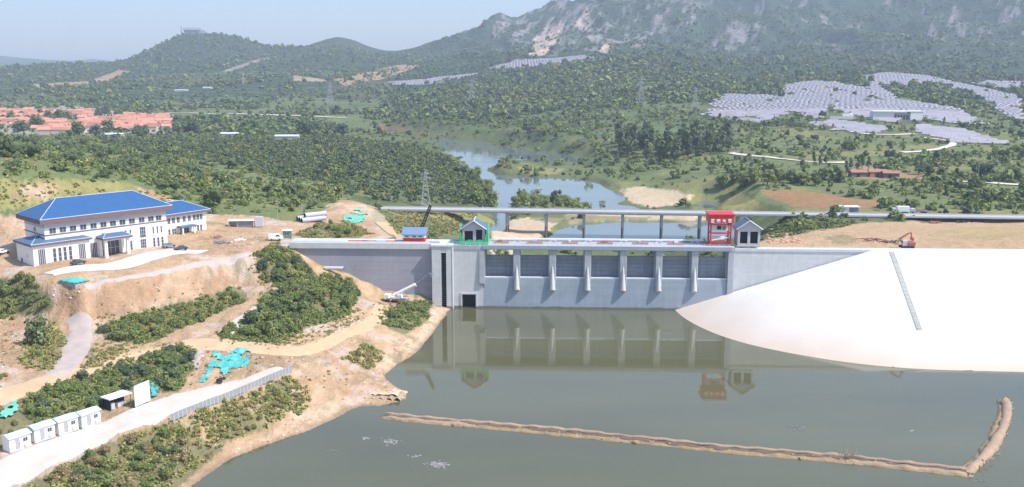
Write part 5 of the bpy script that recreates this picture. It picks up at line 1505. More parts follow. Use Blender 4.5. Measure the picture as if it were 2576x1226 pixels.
# ------------------------------------------------------------------ solar park
M_pv = mat('solar_glass', (0.29, 0.275, 0.31), 0.4, 0.06, 0.2, obj_var=0.12, spec=0.7)
M_pvf = mat('solar_frame', (0.5, 0.5, 0.52), 0.6, 0.0)
TL = math.radians(24)
def pv_geo():
    b = MB(); L2, W2 = 6.0, 2.3
    c, s = math.cos(TL), math.sin(TL)
    def P(x, y, o):
        return (x, y * c - o * s, 2.0 + y * s + o * c)
    n = 0
    for i in range(2):
        xa, xb = -L2 + i * (L2 + 0.1), -0.1 + i * (L2 + 0.1)
        q = [P(xa, -W2, 0), P(xb, -W2, 0), P(xb, W2, 0), P(xa, W2, 0), P(xa, -W2, .12), P(xb, -W2, .12), P(xb, W2, .12), P(xa, W2, .12)]
        k = len(b.v); b.v += q
        b.f += [tuple(k + z for z in f) for f in ((0, 3, 2, 1), (4, 5, 6, 7), (0, 1, 5, 4), (1, 2, 6, 5), (2, 3, 7, 6), (3, 0, 4, 7))]
    for x in (-4.5, 0, 4.5):
        b.box(x - .12, x + .12, -0.2, 0.2, -1.6, 2.0)
    return b
pvb = pv_geo()
pv_me = bpy.data.meshes.new('solar_table'); pv_me.from_pydata(pvb.v, [], pvb.f); pv_me.materials.append(M_pv)
pv_pts = []
for zi, poly in enumerate(solar_zones + solar_far):
    w = G([p[0] for p in poly], [p[1] for p in poly], y0=700)[:, :2]
    x0, y0 = w.min(0); x1, y1 = w.max(0)
    r = 0; y = y0
    step = 9.6 if zi < len(solar_zones) else 10
    while y < y1:
        x = x0 + (r % 2) * 6
        while x < x1:
            xx = x + RV.uniform(-.8, .8); yy = y + 6 * math.sin(x / 60.0) + RV.uniform(-.7, .7)
            if RV.random() < 0.93:
                pv_pts.append((xx, yy, zi))
            x += 13.6
        y += step; r += 1
pp = np.array(pv_pts)
zz = H(pp[:, 0], pp[:, 1])
pu, pvv = project(pp[:, 0], pp[:, 1], zz + 2)
ok = np.zeros(len(pp), bool)
for zi, poly in enumerate(solar_zones + solar_far):
    ok |= (pp[:, 2] == zi) & inpoly(pu, pvv, poly)
ok &= pu < 2640
pp = pp[ok]; zz = zz[ok]; pu = pu[ok]; pvv = pvv[ok]
order = np.argsort(pp[:, 1])
gx = (H(pp[:, 0] + 5, pp[:, 1]) - H(pp[:, 0] - 5, pp[:, 1])) / 10
for q, i in enumerate(order[:300]):
    if pu[i] < 2000:
        lb, gr = 'lavender grey solar panel table on the left lobe of the park', 'solar tables on the left lobe of the park'
    elif pvv[i] > 318:
        lb, gr = 'lavender grey solar panel table on the lowest slope of the park', 'solar tables on the lowest slope of the park'
    elif pu[i] > 2300:
        lb, gr = 'lavender grey solar panel table right of the white park building', 'solar tables right of the white building'
    else:
        lb, gr = 'lavender grey solar panel table close to the white park building', 'solar tables around the white building'
    lb = lb.replace('lavender grey solar panel table ', 'solar panel table ') + ', %s, %s' % (['nearest row', 'second band', 'third band', 'fourth band', 'fifth band'][int((order[:300].tolist().index(i)) // 60)], ['far left', 'left', 'mid left', 'centre', 'mid right', 'right', 'far right'][int(np.clip((pu[i] - 1780) / 115, 0, 6))])
    o = link('solar_table', pv_me, None, label=lb, category='solar panel', group=gr)
    o.location = (pp[i, 0], pp[i, 1], zz[i]); o.rotation_euler = (0, -math.atan(gx[i]), RV.uniform(-.05, .05))
rest = order[300:]
V0 = np.array(pvb.v); F0 = np.array([f for f in pvb.f])
allv = []; allf = []
for q, i in enumerate(rest):
    v = V0.copy(); v[:, 2] += V0[:, 0] * gx[i]
    allv.append(v + np.array([pp[i, 0], pp[i, 1], zz[i]])); allf.append(F0 + q * len(V0))
if len(rest):
    link('solar_tables', mesh_np('solar_tables', np.concatenate(allv), np.concatenate(allf)), M_pv, kind='stuff', label='lavender grey rows of solar tables on the upper slopes')
print('PV', len(order))

# ------------------------------------------------------------------ office building on the platform
M_lav = mat('lavender_render', (0.50, 0.47, 0.52), 0.8, 0.04, 0.4)
M_brown = mat('brown_trim', (0.16, 0.11, 0.12), 0.7, 0.08, 0.8)
M_ridge = mat('pale_ridge', (0.40, 0.48, 0.58), 0.6, 0.05, 1)
M_pane = mat('window_pane', (0.07, 0.08, 0.11), 0.2, 0.12, 0.5, spec=0.5)
M_frame = mat('window_frame', (0.50, 0.50, 0.55), 0.5, 0.0)
def zm1(zx, zy):
    return zx * 0.26021, 430.9 + zy * 0.26021
def frame_of(pa, pb, z):
    a = at_z(pa[0], pa[1], z); b = at_z(pb[0], pb[1], z)
    return a, math.atan2(b[1] - a[1], b[0] - a[0]), float(np.hypot(*(b - a)[:2]))
class Fr:
    def __init__(s, o, ang):
        s.o = np.array(o); s.a = ang
        s.ex = np.array([math.cos(ang), math.sin(ang)]); s.ey = np.array([-math.sin(ang), math.cos(ang)])
    def xz(s, u, v, y=0.0):
        """where the line of sight meets the front plane at depth y: local x, local z"""
        x, yy, w = ray(u, v)
        k = (s.o[:2] @ s.ey + y) / (x * s.ey[0] + yy * s.ey[1])
        p = np.array([x * k, yy * k])
        return float((p - s.o[:2]) @ s.ex), float(CAMZ + w * k - s.o[2])
def hip_roof(x0, x1, y0, y1, z, h, ov, parent, m, trim, name='roof', thick=0.45, fascia=0.55, inset=None):
    a0, a1, b0, b1 = x0 - ov, x1 + ov, y0 - ov, y1 + ov
    r = MB(); cy = (b0 + b1) / 2; q = inset if inset is not None else (b1 - b0) / 2 * 0.95
    zz = z + thick
    A, B, C, D = (a0, b0, zz), (a1, b0, zz), (a1, b1, zz), (a0, b1, zz)
    E, F_ = (a0 + q, cy, zz + h), (a1 - q, cy, zz + h)
    r.quad(A, B, F_, E); r.quad(C, D, E, F_); r.tri(B, C, F_); r.tri(D, A, E)
    r.quad((a0, b0, zz - 0.05), (a0, b1, zz - 0.05), (a1, b1, zz - 0.05), (a1, b0, zz - 0.05))
    ro = r.build(name, m, parent)
    f = MB()
    f.box(a0, a1, b0, b1, z - fascia + thick - 0.06, zz - 0.06)
    f.build('eave', trim, parent)
    g = MB()
    for p, q_ in ((A, E), (B, F_), (C, F_), (D, E), (E, F_)):
        g.bar(tuple(np.array(p) + (0, 0, 0.05)), tuple(np.array(q_) + (0, 0, 0.05)), 0.2)
    g.bar((a0, b0 + 0.1, zz + 0.04), (a1, b0 + 0.1, zz + 0.04), 0.22)
    g.build('ridge_caps', M_ridge, ro)
    # standing seams of the sheet roof
    sm = MB(); n = int((a1 - a0) / 0.9)
    for i in range(1, n):
        x = a0 + (a1 - a0) * i / n
        f_ = min(1.0, (x - a0) / q, (a1 - x) / q)
        sm.bar((x, b0 + 0.05, zz + 0.03), (x, b0 + (cy - b0) * f_, zz + h * f_ + 0.02), 0.07)
    sm.build('seams', m, ro)
    return ro
def window(parent, x0, x1, z0, z1, y, cols=2, rows=1, fr=0.09, pane=None):
    w = MB()
    w.box(x0, x1, y - 0.07, y + 0.1, z0, z0 + fr); w.box(x0, x1, y - 0.07, y + 0.1, z1 - fr, z1)
    xs = [x0 + (x1 - x0) * i / cols for i in range(cols + 1)]
    for i, x in enumerate(xs):
        c = min(max(x, x0 + fr / 2), x1 - fr / 2)
        w.box(c - fr / 2, c + fr / 2, y - 0.068, y + 0.1, z0 + fr, z1 - fr)
    for i in range(1, rows):
        z = z0 + (z1 - z0) * i / rows
        w.box(x0 + fr, x1 - fr, y - 0.065, y + 0.1, z - fr / 2, z + fr / 2)
    o = w.build('window', M_frame, parent)
    for i in range(cols):
        MB().box(xs[i] + fr / 2, xs[i + 1] - fr / 2, y - 0.02, y + 0.08, z0 + fr * .9, z1 - fr * .9).build('pane', pane or M_pane, o)
    return o
B0, BA, BL = frame_of((87, 675.5), (421, 626), 20.8)
FB = Fr(B0, BA)
off = thing('office_building', 'large white three storey office building with blue hipped roof and low front wing', 'building', tuple(B0), BA)
yM = 2.2; depM = 15.0
xm0 = FB.xz(*zm1(430, 590), yM)[0]; xm1 = FB.xz(421, 600, yM)[0]
zE = FB.xz(424, 516, yM)[1] - 0.2                # eave height
zE2 = FB.xz(110, 556, yM)[1] - 0.2
zE = 0.5 * (zE + zE2)
zB = zE * 0.655                                   # string course
print('OFFICE', xm0, xm1, zE, BL, math.degrees(BA))
MB().box(xm0, xm1, yM, yM + depM, -3, zB).build('wall', M_wallw, off)
MB().box(xm0 + 0.02, xm1 - 0.02, yM + 0.03, yM + depM - 0.03, zB + 0.26, zE * 0.82).build('upper_wall', M_wallw, off)
MB().box(xm0 + 0.01, xm1 - 0.01, yM + 0.01, yM + depM - 0.01, zE * 0.82 + 0.002, zE).build('frieze', M_lav, off)
MB().box(xm0 - 0.2, xm1 + 0.2, yM - 0.2, yM + depM + 0.2, zB + 0.003, zB + 0.255).build('string_course', M_brown, off)
hip_roof(xm0, xm1, yM, yM + depM, zE, (depM + 3) * 0.27, 1.7, off, M_blue, M_brown, fascia=1.25)
for zx in (500, 600, 700, 800, 900, 997, 1090, 1183, 1275, 1370, 1460, 1535):
    x, _ = FB.xz(*zm1(zx, 480), yM)
    window(off, x - 1.0, x + 1.0, zB + 0.45, zE * 0.82 - 0.08, yM + 0.03, 2, 1)
f2a, f2b = zB * 0.58, zB * 0.85
for zx, w, c in ((1000, 1.3, 2), (1095, 1.3, 2), (1213, 0.55, 1), (1260, 0.45, 1), (1482, 0.4, 1), (1522, 0.4, 1), (1560, 0.4, 1)):
    x, _ = FB.xz(*zm1(zx, 580), yM)
    window(off, x - w / 2 - .1, x + w / 2 + .1, f2a, f2b, yM, c, 2)
for zx in (1380,):
    x, _ = FB.xz(*zm1(zx, 600), yM)
    window(off, x - 1.0, x + 1.0, f2a - 0.8, f2b + 0.4, yM, 3, 3); window(off, x - 1.0, x + 1.0, 0.9, f2a - 1.2, yM, 3, 3)
for zx in (1268, 1492, 1532, 1572):
    x, _ = FB.xz(*zm1(zx, 690), yM)
    window(off, x - 0.42, x + 0.42, 0.8, f2a - 1.3, yM, 1, 3)
# end wall strip window
MB().box(xm0 - 0.06, xm0 + 0.1, yM + 6.6, yM + 8.0, zB + 0.6, zE * 0.82 - 0.3).build('window', M_pane, off)
MB().box(xm0 - 0.06, xm0 + 0.1, yM + 6.8, yM + 7.6, zB * 0.55, zB - 0.3).build('window', M_pane, off)
# wing
xw1 = FB.xz(*zm1(880, 860), 0)[0]
zW = FB.xz(83, 620, 0)[1]
MB().box(0, xw1, 0, 12.5, -3, zW).build('wing_wall', M_wallw, off)
hip_roof(0, xw1, 0, 12.5, zW, 1.5, 0.7, off, M_sslate, M_brown, name='wing_roof', inset=4.5)
for zx0, zx1, n in ((370, 440, 4), (765, 832, 4)):
    a, b = FB.xz(*zm1(zx0, 840), 0)[0], FB.xz(*zm1(zx1, 800), 0)[0]
    window(off, a, b, 0.5, zW - 1.1, 0.0, n, 1, 0.16)
for zx in (530, 582, 632, 685):
    x = FB.xz(*zm1(zx, 820), 0)[0]
    window(off, x - 0.5, x + 0.5, 0.9, zW - 1.4, 0.0, 1, 3)
MB().box(-0.05, 0.1, 8.6, 9.6, -0.1, 1.9).build('door', M_dark, off)
MB().box(-0.05, 0.1, 4.0, 5.0, 2.6, 3.6).build('vent', M_lav, off)
MB().box(-0.25, xw1 + 0.2, -0.25, -0.003, -1.0, 0.45).build('plinth', M_lav, off)
# entrance porch
px0 = FB.xz(*zm1(985, 800), 0)[0]; px1 = FB.xz(*zm1(1225, 780), 0)[0]
zP = zW * 0.86
py0 = -2.6
for x in (px0, px1 - 0.9):
    MB().box(x, x + 0.9, py0, py0 + 0.9, -1, zP).build('porch_pillar', M_wallw, off)
    MB().box(x, x + 0.9, yM - 0.9, yM - 0.01, -1, zP).build('porch_pillar', M_wallw, off)
MB().box(px0 - 0.3, px1 + 0.3, py0 - 0.3, yM - 0.005, zP + 0.002, zP + 0.5).build('porch_beam', M_wallw, off)
hip_roof(px0 - .3, px1 + .3, py0 - .3, yM - 0.9, zP + 0.5, 1.1, 0.5, off, M_sslate, M_brown, name='porch_roof', inset=2)
window(off, px0 + 1.2, px1 - 1.2, 0.05, zP - 0.6, yM, 4, 2, 0.12, M_glass)
window(off, xw1 + 0.6, px0 - 0.3, 0.2, zP - 0.8, yM, 5, 1, 0.14)
for k in range(3):
    MB().box(px0 - 0.2, px1 + 0.2, py0 - 0.6 - 0.35 * k, yM, -0.3 - 0.15 * (k + 1), -0.3 - 0.15 * k + 0.1).build('step', M_concl, off)
# annex
A0, AA, AL = frame_of((423, 600), (521, 584), 20.9)
FA = Fr(A0, AA)
anx = thing('office_annex', 'two storey white annex with blue hipped roof behind the office building', 'building', tuple(A0), AA)
zA = FA.xz(515, 530, 0)[1]
x1a = FA.xz(*zm1(1998, 580), 0)[0]
MB().box(-4, x1a, 0, 12, -2, zA).build('wall', M_wallw, anx)
hip_roof(-4, x1a, 0, 12, zA, 3.3, 1.3, anx, M_blue, M_brown, fascia=0.6)
for zx in (1630, 1675, 1722, 1780, 1830, 1878, 1912, 1945):
    x = FA.xz(*zm1(zx, 460), 0)[0]
    window(anx, x - 0.6, x + 0.6, zA * 0.62, zA * 0.88, 0, 2, 1)
for zx in (1635, 1672, 1690, 1885, 1915, 1945):
    x = FA.xz(*zm1(zx, 560), 0)[0]
    window(anx, x - 0.45, x + 0.45, zA * 0.1, zA * 0.40, 0, 1, 2)
xa, xb = FA.xz(*zm1(1725, 600), 0)[0], FA.xz(*zm1(1850, 600), 0)[0]
MB().box(xa - .6, xb + .6, -2.8, -0.01, zA * 0.42, zA * 0.42 + 0.5).build('porch_roof', M_sslate, anx)
for x in (xa, xb - 0.5):
    MB().box(x, x + 0.5, -2.6, -2.1, -1, zA * 0.42 - 0.003).build('porch_pillar', M_wallw, anx)
window(anx, xa + 0.8, xb - 0.8, 0.05, zA * 0.36, 0, 3, 1, 0.1, M_glass)

# ------------------------------------------------------------------ white site huts along the concrete road
M_hut = mat('hut_panel', (0.80, 0.79, 0.78), 0.5, 0.02, 0.5)
M_hroof = mat('hut_roof', (0.55, 0.66, 0.72), 0.5, 0.06, 0.6)
M_hdoor = mat('hut_door', (0.36, 0.35, 0.40), 0.6, 0.04, 1)
h0 = at_z(26, 1141, float(H(*G1(26, 1141, **NEAR)[:2])) + 0.1); h1 = at_z(263, 1062, float(H(*G1(263, 1062, **NEAR)[:2])) + 0.1)
hang = math.atan2(h1[1] - h0[1], h1[0] - h0[0]); hlen = float(np.hypot(*(h1 - h0)[:2])) / 4
lbls = ['white site hut at the left edge, nearest of the row of four', 'second white site hut of the row, counting from the left edge', 'third white site hut of the row, next to the last one', 'white site hut at the far end of the row beside the dark shelter']
hl = hlen - 0.8
def hut_parts(t):
    d = 2.6; hh = 2.6
    MB().box(0, hl, 0, d, 0.0, hh).build('body', M_hut, t)
    MB().xprism([(-0.35, hh + 0.02), (-0.35, hh + 0.12), (d / 2, hh + 0.62), (d + 0.35, hh + 0.12), (d + 0.35, hh + 0.02), (d / 2, hh + 0.5)], -0.2, hl + 0.2).build('roof', M_hroof, t)
    MB().yprism([(0, hh), (0.0001, hh + 0.02), (0.0002, hh)], 0, 0.001)
    dr = MB().box(hl * 0.27, hl * 0.27 + 0.9, -0.05, 0.05, 0.12, 2.15).build('door', M_hdoor, t)
    MB().box(hl * 0.27 + 0.75, hl * 0.27 + 0.82, -0.10, -0.052, 1.05, 1.2).build('handle', M_black, dr)
    window(t, hl * 0.63, hl * 0.63 + 0.95, 1.25, 2.1, 0.0, 2, 1, 0.06)
    MB().box(hl * 0.66, hl * 0.66 + 0.6, -0.3, -0.003, 0.35, 0.75).build('air_conditioner', M_frame, t)
    g = MB()
    for x in (0.0, hl):
        g.tri((x, 0, hh), (x, d, hh), (x, d / 2, hh + 0.5))
    g.build('gable', M_hut, t)
    MB().box(-0.02, hl + 0.02, -0.02, d + 0.02, -0.25, -0.002).build('skid', M_lav, t)
for k in range(4):
    p = h0 + (h1 - h0) * (k / 4)
    t = thing('site_hut', lbls[k], 'hut', (p[0], p[1], float(H(p[0], p[1])) + 0.33), hang, 'white site huts beside the concrete road')
    hut_parts(t)
# open shelter behind the last hut
q = G1(278, 1036, **NEAR)
sh = thing('shelter', 'dark open fronted shelter with flat white roof beside the billboard', 'shelter', (q[0], q[1], q[2] + 0.15), hang)
MB().box(-0.3, 5.2, -0.4, 2.9, 2.5, 2.72).build('roof', M_hut, sh)
MB().box(0, 5.0, 2.5, 2.6, 0, 2.497).build('back_panel', M_black, sh)
for x in (0, 1.65, 3.3, 4.9):
    MB().box(x, x + 0.1, -0.1, 0.0, 0, 2.497).build('post', M_black, sh)
MB().box(0.05, 0.12, 0.02, 2.48, 0, 2.49).build('side_panel', M_black, sh)
MB().box(0.6, 1.5, 0.5, 1.3, 0, 1.3).build('locker', M_frame, sh); MB().box(2.0, 4.2, 0.6, 1.5, 0, 0.9).build('bench', M_frame, sh)
# billboard
q0 = G1(341, 1028, **NEAR); q1 = G1(379, 1012, **NEAR)
ba = math.atan2(q1[1] - q0[1], q1[0] - q0[0])
bb = thing('billboard', 'blank pale cyan billboard standing at the edge of the concrete road', 'billboard', (q0[0], q0[1], q0[2]), ba)
MB().box(0, 4.6, 0, 0.12, 0.35, 5.0).build('panel', mat('billboard_sheet', (0.66, 0.80, 0.82), 0.5, 0.03, 0.4), bb)
for x in (0.3, 2.2, 4.2):
    MB().box(x, x + 0.12, 0.13, 0.25, -0.3, 4.8).build('post', M_conc, bb)
    MB().bar((x + 0.06, 0.2, 3.4), (x + 0.06, 1.9, 0.0), 0.1).build('brace', M_conc, bb)
q = G1(335, 1036, **NEAR)
st = thing('board_stack', 'low stack of white boards lying on the road before the billboard', 'boards', (q[0], q[1], q[2] + 0.12), hang)
for k in range(3):
    MB().box(-0.5 + 0.3 * k, 4.2 - 0.5 * k, -0.8 + 0.1 * k, 0.8 - 0.1 * k, 0.1 * k, 0.1 * k + 0.085).build('board', M_hut, st)
# small dark trike by the teal net
q = G1(557, 962, **NEAR)
tk = thing('cargo_tricycle', 'small black cargo tricycle parked at the road by the teal net', 'tricycle', (q[0], q[1], q[2] + 0.15), hang + 0.3)
MB().box(-1.2, 0.3, -0.55, 0.55, 0.5, 0.95).build('cargo_box', M_black, tk, bevel=0.05)
MB().box(0.35, 0.8, -0.2, 0.2, 0.55, 0.85).build('seat', M_black, tk, bevel=0.05)
MB().tube([(0.8, 0, 0.6), (1.25, 0, 1.15), (1.15, 0, 1.3)], 0.07, 6).build('fork', M_red, tk)
for x, y in ((-0.8, 0.6), (-0.8, -0.6), (1.35, 0)):
    MB().tube([(x, y - 0.06, 0.32), (x, y + 0.06, 0.32)], 0.32, 12).build('wheel', M_black, tk)
# sheet fence along the road
M_fence = mat('fence_sheet', (0.46, 0.46, 0.48), 0.55, 0.06, 0.6, metal=0.1)
fl = resample(smooth_line(G([428, 500, 560, 640, 700, 735], [1058, 1030, 1007, 975, 951, 938], **NEAR)[:, :2]), 34)
fz = [float(H(*q_)) for q_ in fl]; fz = [sum(fz[max(0, i - 4):i + 5]) / len(fz[max(0, i - 4):i + 5]) for i in range(len(fz))]
fen = thing('sheet_fence', 'grey corrugated sheet fence along the water side of the concrete road', 'fence', (fl[0][0], fl[0][1], float(H(*fl[0]))))
for i in range(33):
    a, b = fl[i], fl[i + 1]; za, zb = fz[i] - fen.location.z, fz[i + 1] - fen.location.z
    m = MB(); n = 12; d = b - a; nrm = np.array([-d[1], d[0]]) / np.hypot(*d)
    pts = []
    for j in range(n + 1):
        f = 0.02 + 0.96 * j / n; o = nrm * (0.05 if (j // 1) % 2 else -0.05)
        p = a + d * f + o - fl[0]; z = za + (zb - za) * f
        pts.append((p[0], p[1], z))
    for j in range(n):
        p, q_ = pts[j], pts[j + 1]
        m.quad((p[0], p[1], p[2] + 0.1), (q_[0], q_[1], q_[2] + 0.1), (q_[0], q_[1], q_[2] + 1.75), (p[0], p[1], p[2] + 1.75))
    m.build('panel', M_fence, fen)
    p = a - fl[0]
    MB().box(p[0] - 0.06, p[0] + 0.06, p[1] - 0.06, p[1] + 0.06, za - 0.3, za + 1.9).build('post', M_rail, fen)

# ------------------------------------------------------------------ nets, tarps, pipes
M_teal = mat('teal_net', (0.075, 0.40, 0.40), 0.85, 0.28, 0.9, 0.5, 3, col2=(0.20, 0.42, 0.36), soft=(0.5, 0.75))
M_teal2 = mat('green_net', (0.14, 0.44, 0.34), 0.8, 0.2, 0.5, 0.3, 3)
def patch(name, poly, m, label, cat, lift=0.12, cell=0.4, rag=0.7, holes=-0.33, **gk):
    w = G([p[0] for p in poly], [p[1] for p in poly], **gk)[:, :2]
    x0, y0 = w.min(0) - 1; x1, y1 = w.max(0) + 1
    nx, ny = int((x1 - x0) / cell) + 1, int((y1 - y0) / cell) + 1
    X, Y = np.meshgrid(np.linspace(x0, x1, nx), np.linspace(y0, y1, ny))
    Xw = X + fbm(X, Y, 2.5, 3, 5) * rag; Yw = Y + fbm(X, Y, 2.5, 3, 8) * rag
    ins = inpoly(Xw, Yw, w) & (fbm(X, Y, 3.0, 3, 19) > holes)
    Z = H(X, Y) + lift + np.abs(fbm(X, Y, 1.3, 3, 3)) * 0.8
    idx = -np.ones(X.size, int); V = []; F = []
    def vid(j, i):
        k = j * nx + i
        if idx[k] < 0:
            idx[k] = len(V); V.append((X[j, i], Y[j, i], Z[j, i]))
        return idx[k]
    for j in range(ny - 1):
        for i in range(nx - 1):
            if ins[j, i] and ins[j + 1, i] and ins[j, i + 1] and ins[j + 1, i + 1]:
                F.append((vid(j, i), vid(j, i + 1), vid(j + 1, i + 1), vid(j + 1, i)))
    if not F:
        print('EMPTY PATCH', name); return
    me = mesh_np(name, V, F)
    me.polygons.foreach_set('use_smooth', [True] * len(F))
    return link(name, me, m, label=label, category=cat)
zm7 = lambda x, y: ((500 + x / 3.68) * .9576, (780 + y / 3.68) * .9576)
patch('dust_net', [zm7(*p) for p in ((185, 540), (290, 520), (330, 585), (385, 560), (440, 495), (600, 525), (622, 560), (565, 600), (572, 650), (420, 745), (260, 800), (300, 700), (235, 690), (200, 745), (140, 845), (75, 835), (130, 760), (190, 640))], M_teal, 'bright teal dust net spread over soil beside the dirt road', 'net', **NEAR)
patch('dust_net', [(372, 968), (398, 972), (402, 1000), (380, 1006)], M_teal, 'scrap of teal dust net behind the billboard', 'net', lift=0.5, **NEAR)
patch('dust_net', [(0, 1030), (40, 1012), (55, 1040), (20, 1058), (0, 1056)], M_teal2, 'faded green dust net in the bushes behind the leftmost hut', 'net', lift=0.5, **NEAR)
patch('dust_net', [(862, 548), (900, 523), (928, 540), (918, 558), (880, 566), (866, 560)], M_teal2, 'green dust net on the sandy knoll behind the left crest', 'net', cell=0.6, y0=280, y1=460)
patch('dust_net', [(480, 900), (505, 880), (520, 885), (500, 930), (488, 940)], M_track, 'pale torn net strip left of the bright teal net', 'net', **NEAR)
# teal covered stack on the platform
q0 = G1(126, 716, **NEAR); q1 = G1(190, 729, **NEAR); q2 = G1(212, 712, **NEAR)
ta = math.atan2(q2[1] - q1[1], q2[0] - q1[0])
ts_ = thing('covered_stack', 'low stack of boards under a teal tarp on the platform edge', 'stack', (q1[0], q1[1], q1[2]), ta)
w_ = 4.2; d_ = 7.0; ts_.location.z += 0.5
for k in range(4):
    MB().box(0.05 * k, w_ - 0.05 * k, 0.04 * k, d_, -0.3 + 0.42 * k, 0.07 + 0.42 * k).build('board_layer', M_conc, ts_)
tp = MB(); nx_ = 10
def tz(i, j):
    return 1.42 + 0.5 * math.sin(math.pi * i / nx_) * math.sin(math.pi * j / nx_) + 0.12 * math.sin(i * 2.3 + j * 1.7)
for i in range(nx_):
    for j in range(nx_):
        P_ = lambda a, b: (-0.3 + (w_ + 0.6) * a / nx_, -0.3 + (d_ + 0.6) * b / nx_, tz(a, b))
        tp.quad(P_(i, j), P_(i + 1, j), P_(i + 1, j + 1), P_(i, j + 1))
tp.build('tarp', mat('tarp', (0.07, 0.46, 0.40), 0.6, 0.12, 0.7), ts_, smooth=True)
# steel pipes on the knoll
M_pipe = mat('pipe_coat', (0.46, 0.45, 0.60), 0.5, 0.06, 0.6)
def pipe(p, ang, ln, r, label, group=None, m=None):
    t = thing('steel_pipe', label, 'pipe', tuple(p), ang, group)
    a = MB(); n = 16
    for i in range(n):
        t0, t1 = 2 * math.pi * i / n, 2 * math.pi * (i + 1) / n
        c0, s0, c1, s1_ = math.cos(t0), math.sin(t0), math.cos(t1), math.sin(t1)
        a.quad((0, r * c0, r * s0), (ln, r * c0, r * s0), (ln, r * c1, r * s1_), (0, r * c1, r * s1_))
        ri = r * 0.9
        a.quad((0, r * c0, r * s0), (0, r * c1, r * s1_), (0, ri * c1, ri * s1_), (0, ri * c0, ri * s0))
        a.quad((ln, r * c0, r * s0), (ln, r * c1, r * s1_), (ln, ri * c1, ri * s1_), (ln, ri * c0, ri * s0))
    a.build('shell', m or M_pipe, t, smooth=False)
    b = MB()
    for i in range(n):
        t0, t1 = 2 * math.pi * i / n, 2 * math.pi * (i + 1) / n
        ri = r * 0.9
        b.quad((0, ri * math.cos(t0), ri * math.sin(t0)), (0, ri * math.cos(t1), ri * math.sin(t1)), (ln, ri * math.cos(t1), ri * math.sin(t1)), (ln, ri * math.cos(t0), ri * math.sin(t0)))
    b.build('lining', M_black, t)
    return t
qa = G1(737, 558, y0=250, y1=480); qb = G1(790, 548, y0=250, y1=480)
pa = math.radians(38)
px_, py_ = -math.sin(pa), math.cos(pa)
R_ = 0.95
nm = ['left', 'middle', 'right']
for k in range(3):
    d = -(k - 1) * 2 * R_ * 1.04
    p = (qa[0] + 2.3 + px_ * d, qa[1] + 1 + py_ * d, 20.3 + R_)
    p = (p[0], p[1], max(float(H(p[0], p[1])), float(H(p[0] + 8, p[1] + 6))) + R_ * 0.9)
    pipe(p, pa, 10, R_, f'large lavender steel pipe on the knoll, {nm[k]} one of the lower three', 'steel pipes stacked on the knoll')
p = (qa[0] + 2.3 + 1.5 + px_ * -R_, qa[1] + 2 + py_ * -R_, p[2] + R_ * 1.75)
pipe(p, pa, 9, R_, 'large lavender steel pipe lying on top of the other three', 'steel pipes stacked on the knoll')
# pipe at the foot of the left wall
s_, z_ = dam_uv(818, 688, -2.0); s2_, z2_ = dam_uv(866, 688, -2.0)
a = dam_p(s_, -2.0, 0)
pipe((a[0], a[1], float(H(a[0], a[1])) + 0.5), DAM_A - 0.04, s2_ - s_, 0.65, 'single pale pipe lying at the foot of the left dam wall', None, M_frame)
# culvert mouths at the sandy point
for k, u in enumerate((917, 937, 957.5, 979, 999)):
    q = at_z(u, 1009, 0.25)
    t = pipe((q[0], q[1], 0.28), math.radians(82), 5.0, 0.72, ['leftmost', 'second from the left', 'middle one', 'second from the right', 'rightmost'][k] + ' of the five culvert pipes under the sandy point', 'culvert pipes under the sandy point', M_sandb)
cs = MB(); V0_ = []
ca_, cb_ = at_z(898, 1006, 0), at_z(1018, 1006, 0)
nU, nV = 26, 8
for i in range(nU + 1):
    for j in range(nV + 1):
        f = i / nU; g = j / nV
        p = ca_ + (cb_ - ca_) * f
        y = p[1] + 0.25 + g * 6.0
        edge = min(1, f * 6, (1 - f) * 5)
        z = (1.22 + 0.16 * abs(math.sin(f * math.pi * 5))) * edge * (1 - 0.75 * g ** 1.5) + 0.12 * math.sin(i * 1.7 + j)
        if j == 0:
            z -= 0.1
        V0_.append((p[0] + 0.3 * math.sin(j * 2 + i), y, max(z, -0.2)))
F0_ = [(i * (nV + 1) + j, (i + 1) * (nV + 1) + j, (i + 1) * (nV + 1) + j + 1, i * (nV + 1) + j + 1) for i in range(nU) for j in range(nV)]
cm = mesh_np('sand_cover', V0_, F0_); cm.polygons.foreach_set('use_smooth', [True] * len(F0_))
link('sand_cover', cm, mat('sand_cover', (0.58, 0.45, 0.32), 0.95, 0.12, 0.6, 0.4, 2), kind='structure', label='sand heaped over the culvert pipes')

